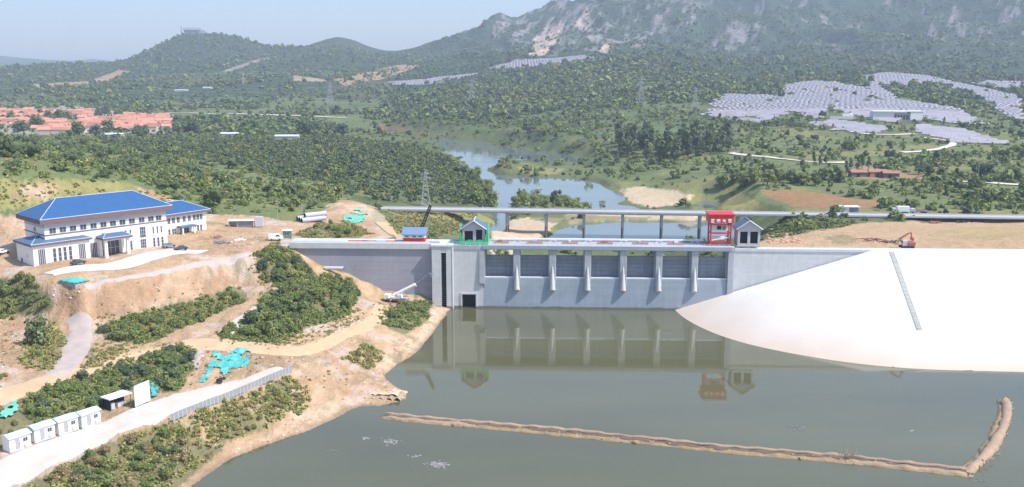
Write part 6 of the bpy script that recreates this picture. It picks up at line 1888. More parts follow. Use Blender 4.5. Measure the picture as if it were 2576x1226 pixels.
# ------------------------------------------------------------------ sand bag barrier and drift in the reservoir
def tube_line(name, pts, r, m, parent, off=(0, 0), zc=0.2, seed=0, step=0.7, squash=0.75, **pr):
    p = resample(smooth_line(np.array(pts)[:, :2]), max(8, int(np.hypot(*np.diff(np.array(pts)[:, :2], axis=0).T).sum() / step)))
    t = np.gradient(p, axis=0); t /= np.hypot(t[:, 0], t[:, 1])[:, None]
    nn_ = np.stack([-t[:, 1], t[:, 0]], 1)
    n = 10; V = []
    k = np.arange(len(p))
    rr = r * (1 + 0.35 * fbm(k * 1.0, k * 0.0, 6, 4, seed, 0.65)) * (1 - 0.14 * (np.sin(k * step / 9.0 * math.pi + seed) ** 2 < 0.03))
    wob = fbm(k * 1.0, k * 0.0 + 50, 14, 3, seed + 4) * 0.5
    for i in range(len(p)):
        e = min(1.0, 0.35 + 0.3 * min(i, len(p) - 1 - i))
        for j in range(n):
            a = 2 * math.pi * j / n
            o = nn_[i] * (math.cos(a) * rr[i] * e + off[0] + wob[i])
            V.append((p[i, 0] + o[0], p[i, 1] + o[1], zc + math.sin(a) * rr[i] * squash * e + 0.1 * math.sin(i * 0.9 + seed)))
    F = [(i * n + j, i * n + (j + 1) % n, (i + 1) * n + (j + 1) % n, (i + 1) * n + j) for i in range(len(p) - 1) for j in range(n)]
    me = mesh_np(name, V, F); me.polygons.foreach_set('use_smooth', [True] * len(F))
    return link(name, me, m, parent, **pr)
M_gap = mat('gap_shade', (0.14, 0.10, 0.075), 0.9, 0.2, 0.6)  # dark brown that paints the shade between the barrier tubes
M_tube = mat('geotextile', (0.345, 0.25, 0.175), 0.9, 0.2, 0.35, 0.4, 1.5)
M_tubed = mat('wet_sand_bags', (0.29, 0.21, 0.125), 0.95, 0.3, 0.5, 0.5, 1.5)
main_l = [at_z(u, v, 0.0)[:2] for u, v in ((968, 1046), (1060, 1057), (1200, 1068), (1400, 1086), (1600, 1107), (1800, 1128), (1960, 1141), (2120, 1154), (2260, 1170), (2380, 1183), (2448, 1192))]
arm_l = [at_z(u, v, 0.0)[:2] for u, v in ((2430, 1192), (2470, 1160), (2500, 1120), (2520, 1080), (2534, 1040), (2530, 1004))]
cof = thing('sand_barrier', 'long thin sand bag barrier crossing the reservoir with a bend at its right end', 'barrier', (0, 0, 0))
tube_line('far_tube', main_l, 0.5, M_tube, cof, (0.65, 0), 0.4, 1)
tube_line('shade_gap', main_l, 0.7, M_gap, cof, (-0.25, 0), 0.05, 7, squash=0.6)  # dark tube standing in for the shadow between far tube and near berm
tube_line('near_berm', main_l, 1.15, M_tubed, cof, (-1.3, 0), -0.15, 2, squash=0.38)
tube_line('near_tube', main_l[:3], 0.9, M_tube, cof, (-1.0, 0), 0.0, 5, squash=0.6)
tube_line('near_tube', main_l[7:], 0.9, M_tube, cof, (-1.3, 0), -0.05, 6, squash=0.7)
tube_line('arm', arm_l, 1.15, M_tube, cof, (0, 0), 0.15, 3, squash=0.8)
tube_line('arm_foot', arm_l, 1.0, M_tubed, cof, (1.1, 0), -0.3, 8, squash=0.7)
lm = MB(); r = random.Random(21)
ml_ = resample(smooth_line(np.array(main_l)), 260); al_ = resample(smooth_line(np.array(arm_l)), 60)
for k in range(190):
    p_ = ml_[r.randrange(260)] if k < 150 else al_[r.randrange(60)]
    x, y = p_[0] + r.gauss(0, 0.7), p_[1] + r.gauss(-0.6, 0.8); z = r.uniform(-0.1, 0.3) if k < 150 else r.uniform(0.2, 0.9)
    a = r.uniform(0, 3.14); l = r.uniform(0.2, 0.55); ca_, sa_ = math.cos(a) * l, math.sin(a) * l
    lm.tube([(x - ca_, y - sa_, z), (x, y, z + 0.08), (x + ca_, y + sa_, z)], [0.08, r.uniform(.14, .26), 0.07], 6)
lm.build('loose_bags', M_sandb, cof, kind='stuff')
def drift(u, v, w, d, n, label, m, seed, name='floating_debris', zmax=0.1):
    r = random.Random(seed); q = at_z(u, v, 0.0); b = MB()
    for k in range(n):
        x = r.gauss(0, 0.33) * w; y = r.gauss(0, 0.33) * d; s = r.uniform(0.12, 0.42)
        k_ = r.randint(4, 6); a0 = r.uniform(0, 6)
        b.prism([(x + s * r.uniform(.6, 1.2) * math.cos(a0 + 6.283 * j / k_), y + s * 0.8 * r.uniform(.6, 1.2) * math.sin(a0 + 6.283 * j / k_)) for j in range(k_)], -0.05, r.uniform(0.02, zmax))
    o = b.build(name, m, None, label=label, category='debris', group='rafts of floating debris')
    o.location = (q[0], q[1], 0.0)
M_scum = mat('floating_scum', (0.27, 0.27, 0.26), 0.8, 0.3, 1.5)
M_scum2 = mat('floating_weed', (0.16, 0.17, 0.17), 0.7, 0.2, 1.5)
drift(1101, 1170, 3.6, 1.9, 90, 'largest pale raft of floating debris near the bottom edge', M_scum, 1, zmax=0.2)
drift(985, 1112, 3.4, 2.4, 45, 'pale cluster of floating debris left of the largest raft', M_scum, 2)
drift(922, 1103, 1.6, 1.1, 16, 'small pale patch of floating debris near the left shore', M_scum, 3)
drift(1045, 1148, 1.4, 0.9, 8, 'few pale specks just above the largest raft', M_scum, 4)
drift(2008, 1076, 3.6, 3.4, 46, 'dark floating weed beyond the right half of the barrier', M_scum2, 5)
drift(2293, 1084, 1.0, 0.7, 8, 'tiny pale floating scrap left of the barrier arm', M_scum, 6)
drift(840, 1135, 1.8, 0.8, 10, 'thin dark floating weed off the left shore', M_scum2, 7)
drift(2465, 1210, 1.8, 1.2, 14, 'dark floating weed at the lower right corner', M_scum2, 8)
q = at_z(2128, 1150, 0.5)
br = MB(); r = random.Random(4)
for k in range(40):
    a = r.uniform(0, 6.28); l = r.uniform(0.5, 1.8)
    c = (r.gauss(0, 1.4), r.gauss(0, 0.7), r.uniform(0.1, 0.6))
    br.tube([c, (c[0] + l * math.cos(a), c[1] + l * math.sin(a), c[2] + r.uniform(-.2, .8))], [0.06, 0.02], 4)
o = br.build('branch_pile', mat('dead_wood', (0.30, 0.24, 0.17), 0.9, 0.2, 2), None, label='heap of dead branches caught on the sand barrier', category='branches')
o['kind'] = 'stuff'
o.location = tuple(q)

# ------------------------------------------------------------------ things on the dam
def on_dam(name, label, cat, s, n, z, rz=0.0, group=None):
    p = dam_p(s, n, z)
    return thing(name, label, cat, tuple(p), DAM_A + rz, group)
M_gable = mat('grey_gable', (0.46, 0.44, 0.48), 0.8, 0.06, 0.6)
M_gnet = mat('scaffold_net', (0.05, 0.42, 0.22), 0.8, 0.15, 0.8)
M_gpole = mat('scaffold_pole', (0.20, 0.60, 0.42), 0.5, 0.05, 1)
def gate_house(label, u0, u1, n0, flip, opens):
    s0, s1 = S(u0, n0, 600), S(u1, n0, 600)
    w = s1 - s0
    t = on_dam('gatehouse', label, 'hut', (s0 + s1) / 2, n0, zDk + 0.01)
    hh = dam_uv(u0, 576, n0)[1] - zDk; rd = dam_uv(u0, 556.5, n0)[1] - zDk
    d = 6.5; x = w / 2
    b = MB(); fr = 0.0
    # front wall built round its openings
    edges = [-x] + [e for o in opens for e in (-x + o[0] * w, -x + o[1] * w)] + [x]
    for i in range(0, len(edges), 2):
        b.box(edges[i], edges[i + 1], 0, 0.3, 0, hh)
    for o in opens:
        b.box(-x + o[0] * w + .001, -x + o[1] * w - .001, 0.001, 0.299, o[3] * hh, hh)
        if o[2] > 0:
            b.box(-x + o[0] * w + .001, -x + o[1] * w - .001, 0.001, 0.299, 0, o[2] * hh)
    b.box(-x, -x + 0.3, 0.301, d, 0, hh); b.box(x - 0.3, x, 0.301, d, 0, hh); b.box(-x + .3, x - .3, d - 0.3, d, 0, hh)
    b.build('wall', M_gable, t)
    g = MB(); g.yprism([(-x, hh + .003), (x, hh + .003), (0, rd - 0.1)], 0.02, 0.3); g.build('gable', M_gable, t)
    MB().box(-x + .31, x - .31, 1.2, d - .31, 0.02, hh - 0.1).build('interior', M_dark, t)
    for sg in (-1, 1):
        r = MB()
        o = 0.7
        r.yprism([(0, rd), (sg * (x + o), hh - 0.35), (sg * (x + o), hh - 0.10), (0, rd + 0.28)], -0.6, d + 0.6)
        ro = r.build('roof_slope', M_sslate, t)
        MB().bar((0, -0.66, rd + 0.2), (sg * (x + o), -0.66, hh - 0.18), 0.32).build('bargeboard', M_frame, ro)
    MB().bar((0, -0.7, rd + 0.3), (0, d + 0.7, rd + 0.3), 0.4).build('ridge_cap', M_frame, t)
    MB().box(-0.25, 0.25, -0.02, 0.0, hh + 0.4, hh + 0.9).build('vent', M_frame, t)
    return t, w, hh, rd, (s0 + s1) / 2
ghl, wl, hl_, rl_, scl = gate_house('small gatehouse with slate blue roof wrapped in green scaffold netting on the dam', 1164, 1220, 1.2, 1, [(0.08, 0.46, 0.08, 0.86), (0.60, 0.88, 0.0, 0.94)])
ghr, wr, hr_, rr_, scr = gate_house('small grey gatehouse with two dark openings beside the red gantry', 1856, 1912, 1.0, -1, [(0.10, 0.44, 0.16, 0.84), (0.56, 0.90, 0.16, 0.84)])
def scaffold(label, sc, w, hh, sides, low):
    t = on_dam('scaffold', label, 'scaffold', sc, 1.2, zDk + 0.01)
    x = w / 2 + 0.9
    pl = MB()
    for sx in sides:
        for y in (-0.4, 2.2, 4.8, 7.2):
            pl.bar((sx * x, y, 0), (sx * x, y, hh + 0.9), 0.09)
        for z in (1.4, 2.8, hh + 0.6):
            pl.bar((sx * x, -0.4, z), (sx * x, 7.2, z), 0.08)
    pl.build('poles', M_gpole, t)
    for sx in sides:
        nm = MB(); r = random.Random(3)
        n = 10
        for i in range(n):
            y0, y1 = -0.6 + 8 * i / n, -0.6 + 8 * (i + 1) / n
            o0, o1 = 0.12 * math.sin(i * 1.9), 0.12 * math.sin((i + 1) * 1.9)
            nm.quad((sx * (x + .1 + o0), y0, 0.1), (sx * (x + .1 + o1), y1, 0.1), (sx * (x + .1 + o1), y1, hh + 0.5 - 0.5 * abs(math.sin(i + 1.0))), (sx * (x + .1 + o0), y0, hh + 0.5 - 0.5 * abs(math.sin(i * 1.0))))
            if i < 4:
                nm.quad((sx * (x - .1 - i * .3), -0.65 + o0 * .3, 0.2), (sx * (x - .1 - (i + 1) * .3), -0.65 + o1 * .3, 0.2), (sx * (x - .1 - (i + 1) * .3), -0.65 + o1 * .3, hh - 0.3 - 0.9 * (i + 1)), (sx * (x - .1 - i * .3), -0.65 + o0 * .3, hh - 0.3 - 0.9 * i))
        nm.build('net', M_gnet, t)
    if low:
        for k in range(low):
            a = -x + k * (w + 0.6) / low
            m = MB()
            for q in range(6):
                a0, a1 = a + q * 0.9, a + (q + 1) * 0.9
                m.quad((a0, -1.6 + .1 * math.sin(q * 2), 0.05), (a1, -1.6 + .1 * math.sin(q * 2 + 2), 0.05), (a1, -1.5, 1.5 - 0.35 * math.sin(q * 1.3 + k + 1)), (a0, -1.5, 1.5 - 0.35 * math.sin(q * 1.3 + k)))
            m.build('low_net', M_gnet, t)
    return t
scaffold('green scaffold netting standing round the left gatehouse', scl, wl, hl_, (-1, 1), 2)
# green guard rail left of the gatehouse
t = on_dam('guard_rail', 'low green guard rail on the dam left of the netted gatehouse', 'railing', S(1128), -1.35, zDk + 0.26)
r_ = MB(); ln = S(1168) - S(1128)
for i in range(8):
    r_.box(ln * i / 7 - .05, ln * i / 7 + .05, -.05, .05, 0, 1.1)
r_.build('posts', M_gpole, t)
for h in (0.5, 1.0):
    MB().box(-0.05, ln, -0.04, 0.04, h, h + 0.09).build('rail', M_gpole, t)
# red gantry
s0, s1 = S(1786, 2), S(1836, 2)
gz0 = zDk + 0.01; gz = lambda v: dam_uv(1810, v, 2)[1] - gz0
gt = on_dam('gantry_crane', 'red gantry crane with square frame and white lettered head on the dam', 'crane', (s0 + s1) / 2, 2.0, gz0)
x = (s1 - s0) / 2
gh = gz(538)
def colm(a, b, c, d):
    return MB().box(a - 0.24, a + 0.24, b, b + 0.48, c, d)
for a in (-x, x):
    for b in (0, 4.6):
        lg = colm(a, b, 0.5, gz(560)).build('leg', M_red, gt)
        MB().box(a - 0.6, a + 0.6, b - 0.1, b + 0.8, 0.05, 0.498).build('bogie', M_red, lg)
for v0, v1, nm_ in ((612, 607.5, 'sill_beam'), (589, 585.5, 'cross_beam'), (567, 564.5, 'cross_beam')):
    for b in ((0.03, 4.63) if v0 == 567 else (0.03,)):
        MB().box(-x + .242, x - .242, b, b + 0.42, gz(v0), gz(v1)).build(nm_, M_red, gt)
    for a in (-x, x):
        MB().box(a - .16, a + .16, 0.49, 4.59, gz(v0), gz(v1) - 0.1).build('side_beam', M_red, gt)
hx = x + 0.75
hd = MB().box(-hx, hx, -0.8, 6.0, gz(561), gz(541)).build('machine_house', M_red, gt, bevel=0.08)
MB().box(-hx - 0.35, hx + 0.35, -1.1, 6.3, gz(541) + 0.003, gh).build('roof', M_red, hd, bevel=0.08)
# four white characters on a band along its foot
zc = gz(559.5)
glyphs = [
    [(0, .9, 1, .9), (.1, .5, .9, .5), (0, .1, 1, .1), (.5, .1, .5, .9), (.15, .1, .15, .5)],
    [(.1, .9, .1, .1), (.1, .9, .9, .9), (.9, .9, .9, .1), (.1, .5, .9, .5), (.5, 1, .5, .0)],
    [(0, .7, 1, .7), (.5, 1, .1, 0), (.5, .7, .95, 0), (.25, .35, .75, .35)],
    [(.1, .95, .9, .95), (.1, .55, .9, .55), (.0, .2, 1, .2), (.5, .95, .5, 0), (.1, .95, .1, .55), (.9, .95, .9, .55)],
]
for k in range(4):
    gx0 = -hx + 0.5 + k * (2 * hx - 0.6) / 4; gw = 1.15; ghh = 1.15
    m = MB()
    for (a, b, c, d) in glyphs[k]:
        m.bar((gx0 + a * gw, -0.86, zc + b * ghh), (gx0 + c * gw, -0.86, zc + d * ghh), 0.17)
    m.build('character', M_white, hd)
MB().box(-x + 0.5, x - 0.5, 2.2, 3.6, gz(583.5), gz(569)).build('winch_house', M_hut, gt)
MB().box(-0.9, 0.5, 2.12, 2.19, gz(581), gz(571)).build('winch_window', M_black, gt)
MB().box(0.9, 1.9, 2.12, 2.19, gz(581), gz(571.5)).build('winch_window', M_gate, gt)
MB().box(-x + 0.6, x - 0.8, 1.6, 3.8, gz(606) + 0.01, gz(606) + 0.9).build('lifting_beam', M_white, gt)
MB().bar((-x + .6, 0.3, gz(605)), (x - .6, 0.3, gz(598)), 0.22).build('brace', M_white, gt)
ld = MB()
for sgn in (0, 0.5):
    ld.bar((x + 0.5, 2 + sgn, 0.2), (x + 0.5, 2 + sgn, gz(560)), 0.08)
for k in range(22):
    ld.bar((x + 0.5, 2, 0.4 + k * 0.4), (x + 0.5, 2.5, 0.4 + k * 0.4), 0.06)
ld.build('ladder', M_red, gt)
# site cabin with blue roof, crane with black boom behind it
zc_ = dam_uv(1040, 612, 2.0)[1]
sc0, sc1 = S(1014, 2), S(1072, 2)
cb = on_dam('site_cabin', 'site cabin with blue lean-to roof and red base on the left crest', 'cabin', sc0, 1.2, zT + 0.01)
w = sc1 - sc0; ch = dam_uv(1040, 592, 1.2)[1] - zT; ct = dam_uv(1040, 574, 3.6)[1] - zT
MB().box(0.25, w - .25, 0, 4.2, 0.0, 1.5).build('base', M_red, cb)
MB().box(0.3, w - .3, 0.05, 4.1, 1.502, ch).build('body', M_hut, cb)
MB().xprism([(-0.7, ch + .003), (4.3, ct - 0.3), (4.3, ct), (-0.7, ch + 0.3)], -0.3, w + .3).build('roof', mat('cabin_roof', (0.16, 0.24, 0.36), 0.5, 0.1, 1), cb)
for a in (0.08, 0.40, 0.66):
    window(cb, w * a + .3, w * a + 0.2 * w, 1.75, ch - 0.25, 0.05, 2, 1, 0.08)
bm0 = (S(1049, 11), 11)
cr = on_dam('mobile_crane', 'rusty mobile crane with raised black boom behind the blue roofed cabin', 'crane', bm0[0], 11, float(H(*dam_p(bm0[0], 11)[:2])) + 0.1)
MB().box(-4.5, 4.5, -1.3, 1.3, 0.8, 1.5).build('chassis', M_rust, cr)
for xx in (-3.4, -2.0, 2.0, 3.4):
    for yy in (-1.35, 1.35):
        MB().tube([(xx, yy - 0.2, 0.6), (xx, yy + 0.2, 0.6)], 0.6, 12).build('wheel', M_black, cr)
MB().box(-2.6, 2.4, -1.2, 1.2, 1.6, 3.9).build('engine_house', M_rust, cr, bevel=0.1)
MB().box(2.42, 3.9, -0.3, 1.0, 1.6, 3.7).build('cab', M_red, cr, bevel=0.08)
tip = dam_uv(1083, 517, 11); bz = cr.location.z
def lattice(p, q, w0, w1, parent, m, n=12, name='boom'):
    b = MB(); p = Vector(p); q = Vector(q); d = (q - p).normalized(); a = d.cross(Vector((0, 1, 0))).normalized(); c = d.cross(a)
    def C(f, i):
        w = w0 + (w1 - w0) * f
        return p + (q - p) * f + a * w * (1 if i in (0, 1) else -1) + c * w * (1 if i in (0, 3) else -1)
    for i in range(4):
        b.bar(C(0, i), C(1, i), 0.34)
        for k in range(n):
            b.bar(C(k / n, i), C((k + 1) / n, (i + 1) % 4), 0.13)
    return b.build(name, m, parent)
lattice((0.3, 0, 3.4), (tip[0] - bm0[0], 0, tip[1] - bz), 0.5, 0.28, cr, M_black)
MB().bar((-2.2, 0, 3.8), (tip[0] - bm0[0], 0, tip[1] - bz), 0.08).build('cable', M_black, cr)
MB().bar((tip[0] - bm0[0], 0, tip[1] - bz), (tip[0] - bm0[0] + 0.1, 0, tip[1] - bz - 3), 0.1).build('hoist_rope', M_black, cr)
MB().bar((-2.2, -0.8, 3.8), (-1.4, 0, 6.2), 0.2).build('gantry_mast', M_rust, cr)
# clutter along the crest
rc = random.Random(8)
for k, (u, ww, hh, m, lb) in enumerate([(770, 9, 0.7, M_white, 'long white form board at the left end of the crest'), (830, 8, 0.75, M_white, 'white form board on the crest left of the red beams'), (902, 7, 0.6, M_red, 'bundle of dull red beams lying on the left crest'), (935, 6, 0.8, M_rust, 'bundle of rusty bars on the crest right of the red beams'), (960, 3, 0.7, M_lav, 'grey pallet of sacks on the left crest'), (1092, 4, 0.8, M_frame, 'pale crate between site cabin and ladder tower'), (985, 4, 0.7, M_red, 'short bundle of red beams just left of the site cabin')]):
    s = S(u, 1.0)
    t = on_dam('beam_bundle' if 'bundle' in lb else ('form_board' if 'board' in lb else 'crate'), lb, 'building material', s - ww / 2, 0.4, (zT if u < 1085 else zDk + 0.25) + 0.005)
    if 'bundle' in lb:
        for q in range(7):
            y = 0.2 + (q % 4) * 0.34; z = 0.15 + (q // 4) * 0.3
            MB().box(rc.uniform(0, .5), ww - rc.uniform(0, .7), y, y + 0.26, z - .13, z + .13).build('beam', m, t)
    elif 'board' in lb:
        for q in range(2):
            MB().box(q * ww / 2, (q + 1) * ww / 2 - 0.06, 0, 0.12, 0, hh).build('panel', m, t)
        MB().bar((0.5, 0.13, hh * .8), (0.5, 0.9, 0), 0.08).build('strut', m, t); MB().bar((ww - .5, 0.13, hh * .8), (ww - .5, 0.9, 0), 0.08).build('strut', m, t)
    else:
        for q in range(3):
            MB().box(0, ww, 0, 1.6, q * hh / 3 + .01, (q + 1) * hh / 3 - .01).build('layer', m, t)
# truck crane at the foot of the left wall
ts0 = dam_uv(1003, 752, -5)[0]
pz = dam_p(ts0, -5)
zt0 = float(H(pz[0], pz[1]))
tc = on_dam('truck_crane', 'white truck crane with telescopic boom raised beside the left dam wall', 'crane', ts0, -5, zt0, math.radians(-12))
MB().box(-3.8, 3.2, -1.2, 1.2, 0.75, 1.25).build('chassis', M_rust, tc)
MB().box(-4.9, -3.0, -1.2, 1.2, 0.9, 2.5).build('cab', M_white, tc, bevel=0.12)
MB().box(-4.96, -4.88, -0.95, 0.95, 1.6, 2.25).build('windscreen', M_glass, tc)
MB().box(-2.6, -0.3, -1.1, 1.1, 1.27, 1.9).build('turntable', M_white, tc, bevel=0.05)
MB().box(-0.2, 1.5, -1.1, -0.2, 1.27, 2.7).build('operator_cab', M_white, tc, bevel=0.08)
MB().box(1.0, 3.1, -1.1, 1.1, 1.27, 1.75).build('deck', M_frame, tc)
for xx in (-3.6, 1.0, 2.3):
    for yy in (-1.2, 1.2):
        MB().tube([(xx, yy - 0.17, 0.5), (xx, yy + 0.17, 0.5)], 0.5, 12).build('wheel', M_black, tc)
for xx in (-2.2, 3.0):
    for yy in (-2.1, 2.1):
        MB().bar((xx, 0, 0.95), (xx, yy, 0.9), 0.25).build('outrigger', M_frame, tc)
        MB().box(xx - .3, xx + .3, yy - .3, yy + .3, -0.1, 0.02).build('pad', M_black, tc)
tip = dam_uv(1080, 689, -6); midp = dam_uv(1046, 716, -6)
ca, sa = math.cos(math.radians(12)), math.sin(math.radians(12))
def loc(sz):
    dx, dy = sz[0] - ts0, -1.0
    return (dx * ca - dy * sa, dx * sa + dy * ca, sz[1] - zt0)
pb_, pm_, pt_ = (-1.9, 0, 2.1), loc(midp), loc(tip)
MB().tube([pb_, pm_], 0.62, 4).build('boom', M_white, tc)
MB().tube([tuple(Vector(pm_) * .995 + Vector(pb_) * .005), pt_], 0.26, 4).build('boom_tip', M_gate, tc)
MB().tube([(-0.4, 0, 1.7), tuple(Vector(pb_).lerp(Vector(pm_), 0.45))], 0.2, 8).build('ram', M_frame, tc)
MB().box(pt_[0] - .2, pt_[0] + 1.0, pt_[1] - .5, pt_[1] + .5, pt_[2] - 0.9, pt_[2] + .2).build('work_basket', M_gate, tc)
# excavator on the right crest
ex = on_dam('excavator', 'red brown excavator with bent boom on the crest above the white slope', 'excavator', S(2281, 7, 622), 7, float(H(*dam_p(S(2281, 7, 622), 7)[:2])), 0.0)
for yy in (-1.3, 1.0):
    tr = MB(); tr.xprism([(yy, 0.1), (yy + 0.6, 0.1), (yy + 0.6, 0.95), (yy, 0.95)], -2.2, 2.2); tr.build('track', M_black, ex, bevel=0.2)
M_exc = mat('excavator_paint', (0.34, 0.12, 0.10), 0.6, 0.12, 1)
MB().box(-1.2, 2.4, -1.3, 1.3, 1.0, 2.3).build('engine_house', M_exc, ex, bevel=0.12)
MB().box(-1.9, -0.3, -1.3, -0.1, 1.0, 2.9).build('cab', M_lav, ex, bevel=0.1)
MB().box(-1.94, -1.88, -1.15, -0.25, 1.7, 2.75).build('cab_window', M_glass, ex)
bx = MB()
bx.tube([(-1.0, 0.4, 1.6), (-2.6, 0.4, 3.0), (0.3, 0.4, 4.9)], [0.4, 0.48, 0.3], 4); bx.build('boom', M_exc, ex)
MB().tube([(0.3, 0.4, 4.9), (1.2, 0.4, 5.3), (1.5, 0.4, 3.6)], [0.28, 0.32, 0.2], 4).build('arm', M_exc, ex)
bk = MB(); bk.yprism([(1.1, 3.6), (1.9, 3.7), (2.3, 2.9), (1.7, 2.5), (1.3, 2.8)], -0.1, 0.9); bk.build('bucket', M_exc, ex)
MB().tube([(-0.8, 0.4, 2.4), (-1.8, 0.4, 3.3)], 0.12, 6).build('ram', M_frame, ex)
# cars and vans
def car(name, label, x, y, z, rz, m, kind='car', group=None, L_=4.4, sc=1.0):
    t = thing(name, label, kind, (x, y, z), rz, group); t.scale = (sc, sc, sc)
    b = MB(); w = 0.88
    if kind == 'van':
        b.yprism([(-2.4, .45), (2.4, .45), (2.45, 1.2), (1.7, 1.45), (1.15, 2.15), (-2.35, 2.2)], -w, w)
        gl = [(1.2, 1.45, 1.6, 2.02)]
    else:
        b.yprism([(-2.15, .4), (2.15, .4), (2.2, .85), (1.1, 1.0), (-1.8, 1.05), (-2.2, .9)], -w, w)
    b.build('body', m, t, bevel=0.07)
    if kind == 'van':
        MB().yprism([(1.22, 1.44), (1.68, 1.44), (1.2, 2.05), (0.2, 2.05), (0.2, 1.44)], -w - .012, w + .012).build('window', M_glass, t)
    else:
        cabn = MB(); cabn.yprism([(-1.5, 1.05), (1.0, 1.0), (0.4, 1.5), (-1.0, 1.52)], -w * .88, w * .88); cabn.build('roof', m, t, bevel=0.06)
        MB().yprism([(-1.32, 1.08), (0.82, 1.05), (0.36, 1.43), (-0.95, 1.45)], -w * .89, w * .89).build('window', M_glass, t)
    for xx in (-1.35, 1.35):
        for yy in (-w, w):
            MB().tube([(xx, yy - .1, .33), (xx, yy + .1, .33)], .33, 12).build('wheel', M_black, t)
    return t
M_darkcar = mat('dark_car_paint', (0.05, 0.055, 0.06), 0.35, 0, spec=0.6)
def car_at(u, v, rz, **k):
    q = G1(u, v, y0=k.pop('y0', 100), y1=k.pop('y1', 1e9)); return dict(x=q[0], y=q[1], z=q[2] + k.pop('dz', 0.18), rz=rz, **k)
car('parked_car', 'dark parked car on the forecourt in front of the low wing', m=M_darkcar, **car_at(197, 667, BA + 0.2, y1=420))
car('parked_car', 'dark car parked near the right corner of the office building', m=M_darkcar, **car_at(455, 631, BA + 2.8, y1=420))
car('parked_car', 'dark grey car parked by the right corner, behind the other dark car', m=M_gate, **car_at(425, 624, BA + 0.1, y1=420))
car('parked_car', 'white car parked behind the left end of the office building', m=M_white, **car_at(6, 640, 1.2, y1=420))
car('white_van', 'white van at the left end of the dam crest by the green booth', m=M_white, kind='van', **car_at(694, 606, 0.1, y1=420))
q = G1(722, 600, **NEAR)
bo = thing('guard_booth', 'small green guard booth with pale roof at the left end of the crest', 'booth', (q[0], q[1], q[2]), 0.1)
MB().box(-1.4, 1.4, 0, 2.4, 0, 2.6).build('wall', mat('booth_green', (0.10, 0.24, 0.19), 0.6, 0.1, 1), bo)
MB().box(-1.7, 1.7, -0.3, 2.7, 2.603, 2.85).build('roof', M_hut, bo)
window(bo, -0.9, 0.9, 1.1, 2.2, 0, 2, 1, 0.08)
# shed at the back of the platform
q = G1(603, 573, y0=150, y1=460)
sd = thing('storage_shed', 'low grey shed with dark open bay at the back of the platform', 'shed', (q[0] - 4, q[1], q[2]), 0.12)
MB().box(0, 9, 2.4, 2.6, 0, 2.4).build('back_wall', M_lav, sd)
for xx in (0, 2.9, 8.8):
    MB().box(xx, xx + 0.2, 0, 2.39, 0, 2.4).build('side_wall', M_lav, sd)
MB().box(3.1, 8.79, 0.3, 0.5, 0, 2.2).build('front_wall', M_gate, sd)
MB().box(-0.3, 9.3, -0.4, 3.0, 2.403, 2.6).build('roof', M_hut, sd)
MB().box(9.6, 12.2, 0.6, 2.8, 0, 3.6).build('annex_box', M_frame, sd)
# building material heaps in the yard of the annex
for k, (u, v, lb) in enumerate([(556, 612, 'small heap of grey rubble on the earth yard before the annex'), (600, 606, 'pale heap of broken boards right of the grey rubble heap'), (545, 598, 'dark heap of scrap close to the annex wall')]):
    q = G1(u, v, **NEAR); b = MB(); r = random.Random(k)
    for j in range(26):
        a = (r.gauss(0, 1.3), r.gauss(0, 0.9), r.uniform(0.02, .45)); s = r.uniform(.15, .5)
        b.box(a[0] - s, a[0] + s, a[1] - s * .6, a[1] + s * .6, a[2] - s * .4, a[2] + s * .4)
    o = b.build('rubble_heap', [M_gate, M_hut, M_rust][k], None, label=lb, category='rubble'); o.location = tuple(q); o.rotation_euler = (0, 0, k)
# red soil boulders behind the right gatehouse
r = random.Random(12)
b = MB()
for k in range(60):
    u, v = r.uniform(1930, 2012), r.uniform(588, 612)
    q = G1(u, v, y0=270, y1=420); s = r.uniform(.3, 1.1)
    n0 = len(b.v)
    bm = bmesh.new(); bmesh.ops.create_icosphere(bm, subdivisions=1, radius=s)
    for vv_ in bm.verts:
        b.v.append((q[0] + vv_.co.x * r.uniform(.8, 1.3), q[1] + vv_.co.y * r.uniform(.8, 1.2), q[2] + vv_.co.z * r.uniform(.5, .9)))
    for f in bm.faces:
        b.f.append(tuple(n0 + x_.index for x_ in f.verts))
    bm.free()
b.build('rubble', mat('red_rubble', (0.50, 0.30, 0.21), 0.95, 0.2, 1), None, kind='stuff', label='heap of reddish boulders and soil behind the right gatehouse')
for k, (u, v, lb) in enumerate([(2245, 612, 'dark heap of scrap steel left of the excavator'), (2190, 606, 'low heap of rusty scrap on the sand behind the right crest'), (2420, 560, 'black bars added for the deck shadow under the far road'), (2345, 562, 'brown bars added for the deck shadow under the far road')]):  # last two: dark bars added where the bridge deck throws its shadow
    q = G1(u, v, y0=270, y1=480); b = MB(); r = random.Random(40 + k)
    for j in range(34):
        a = (r.gauss(0, 2.2), r.gauss(0, 0.9), r.uniform(0.05, .7)); an = r.uniform(0, 6.3); l = r.uniform(.4, 1.6)
        b.bar((a[0] - l * math.cos(an), a[1] - l * math.sin(an), a[2] - .1), (a[0] + l * math.cos(an), a[1] + l * math.sin(an), a[2] + r.uniform(0, .5)), r.uniform(.12, .35))
    o = b.build('scrap_and_shade_heap', [M_brown, M_rust, M_black, M_rust][k], None, label=lb, category='scrap'); o.location = tuple(q); o['kind'] = 'stuff'
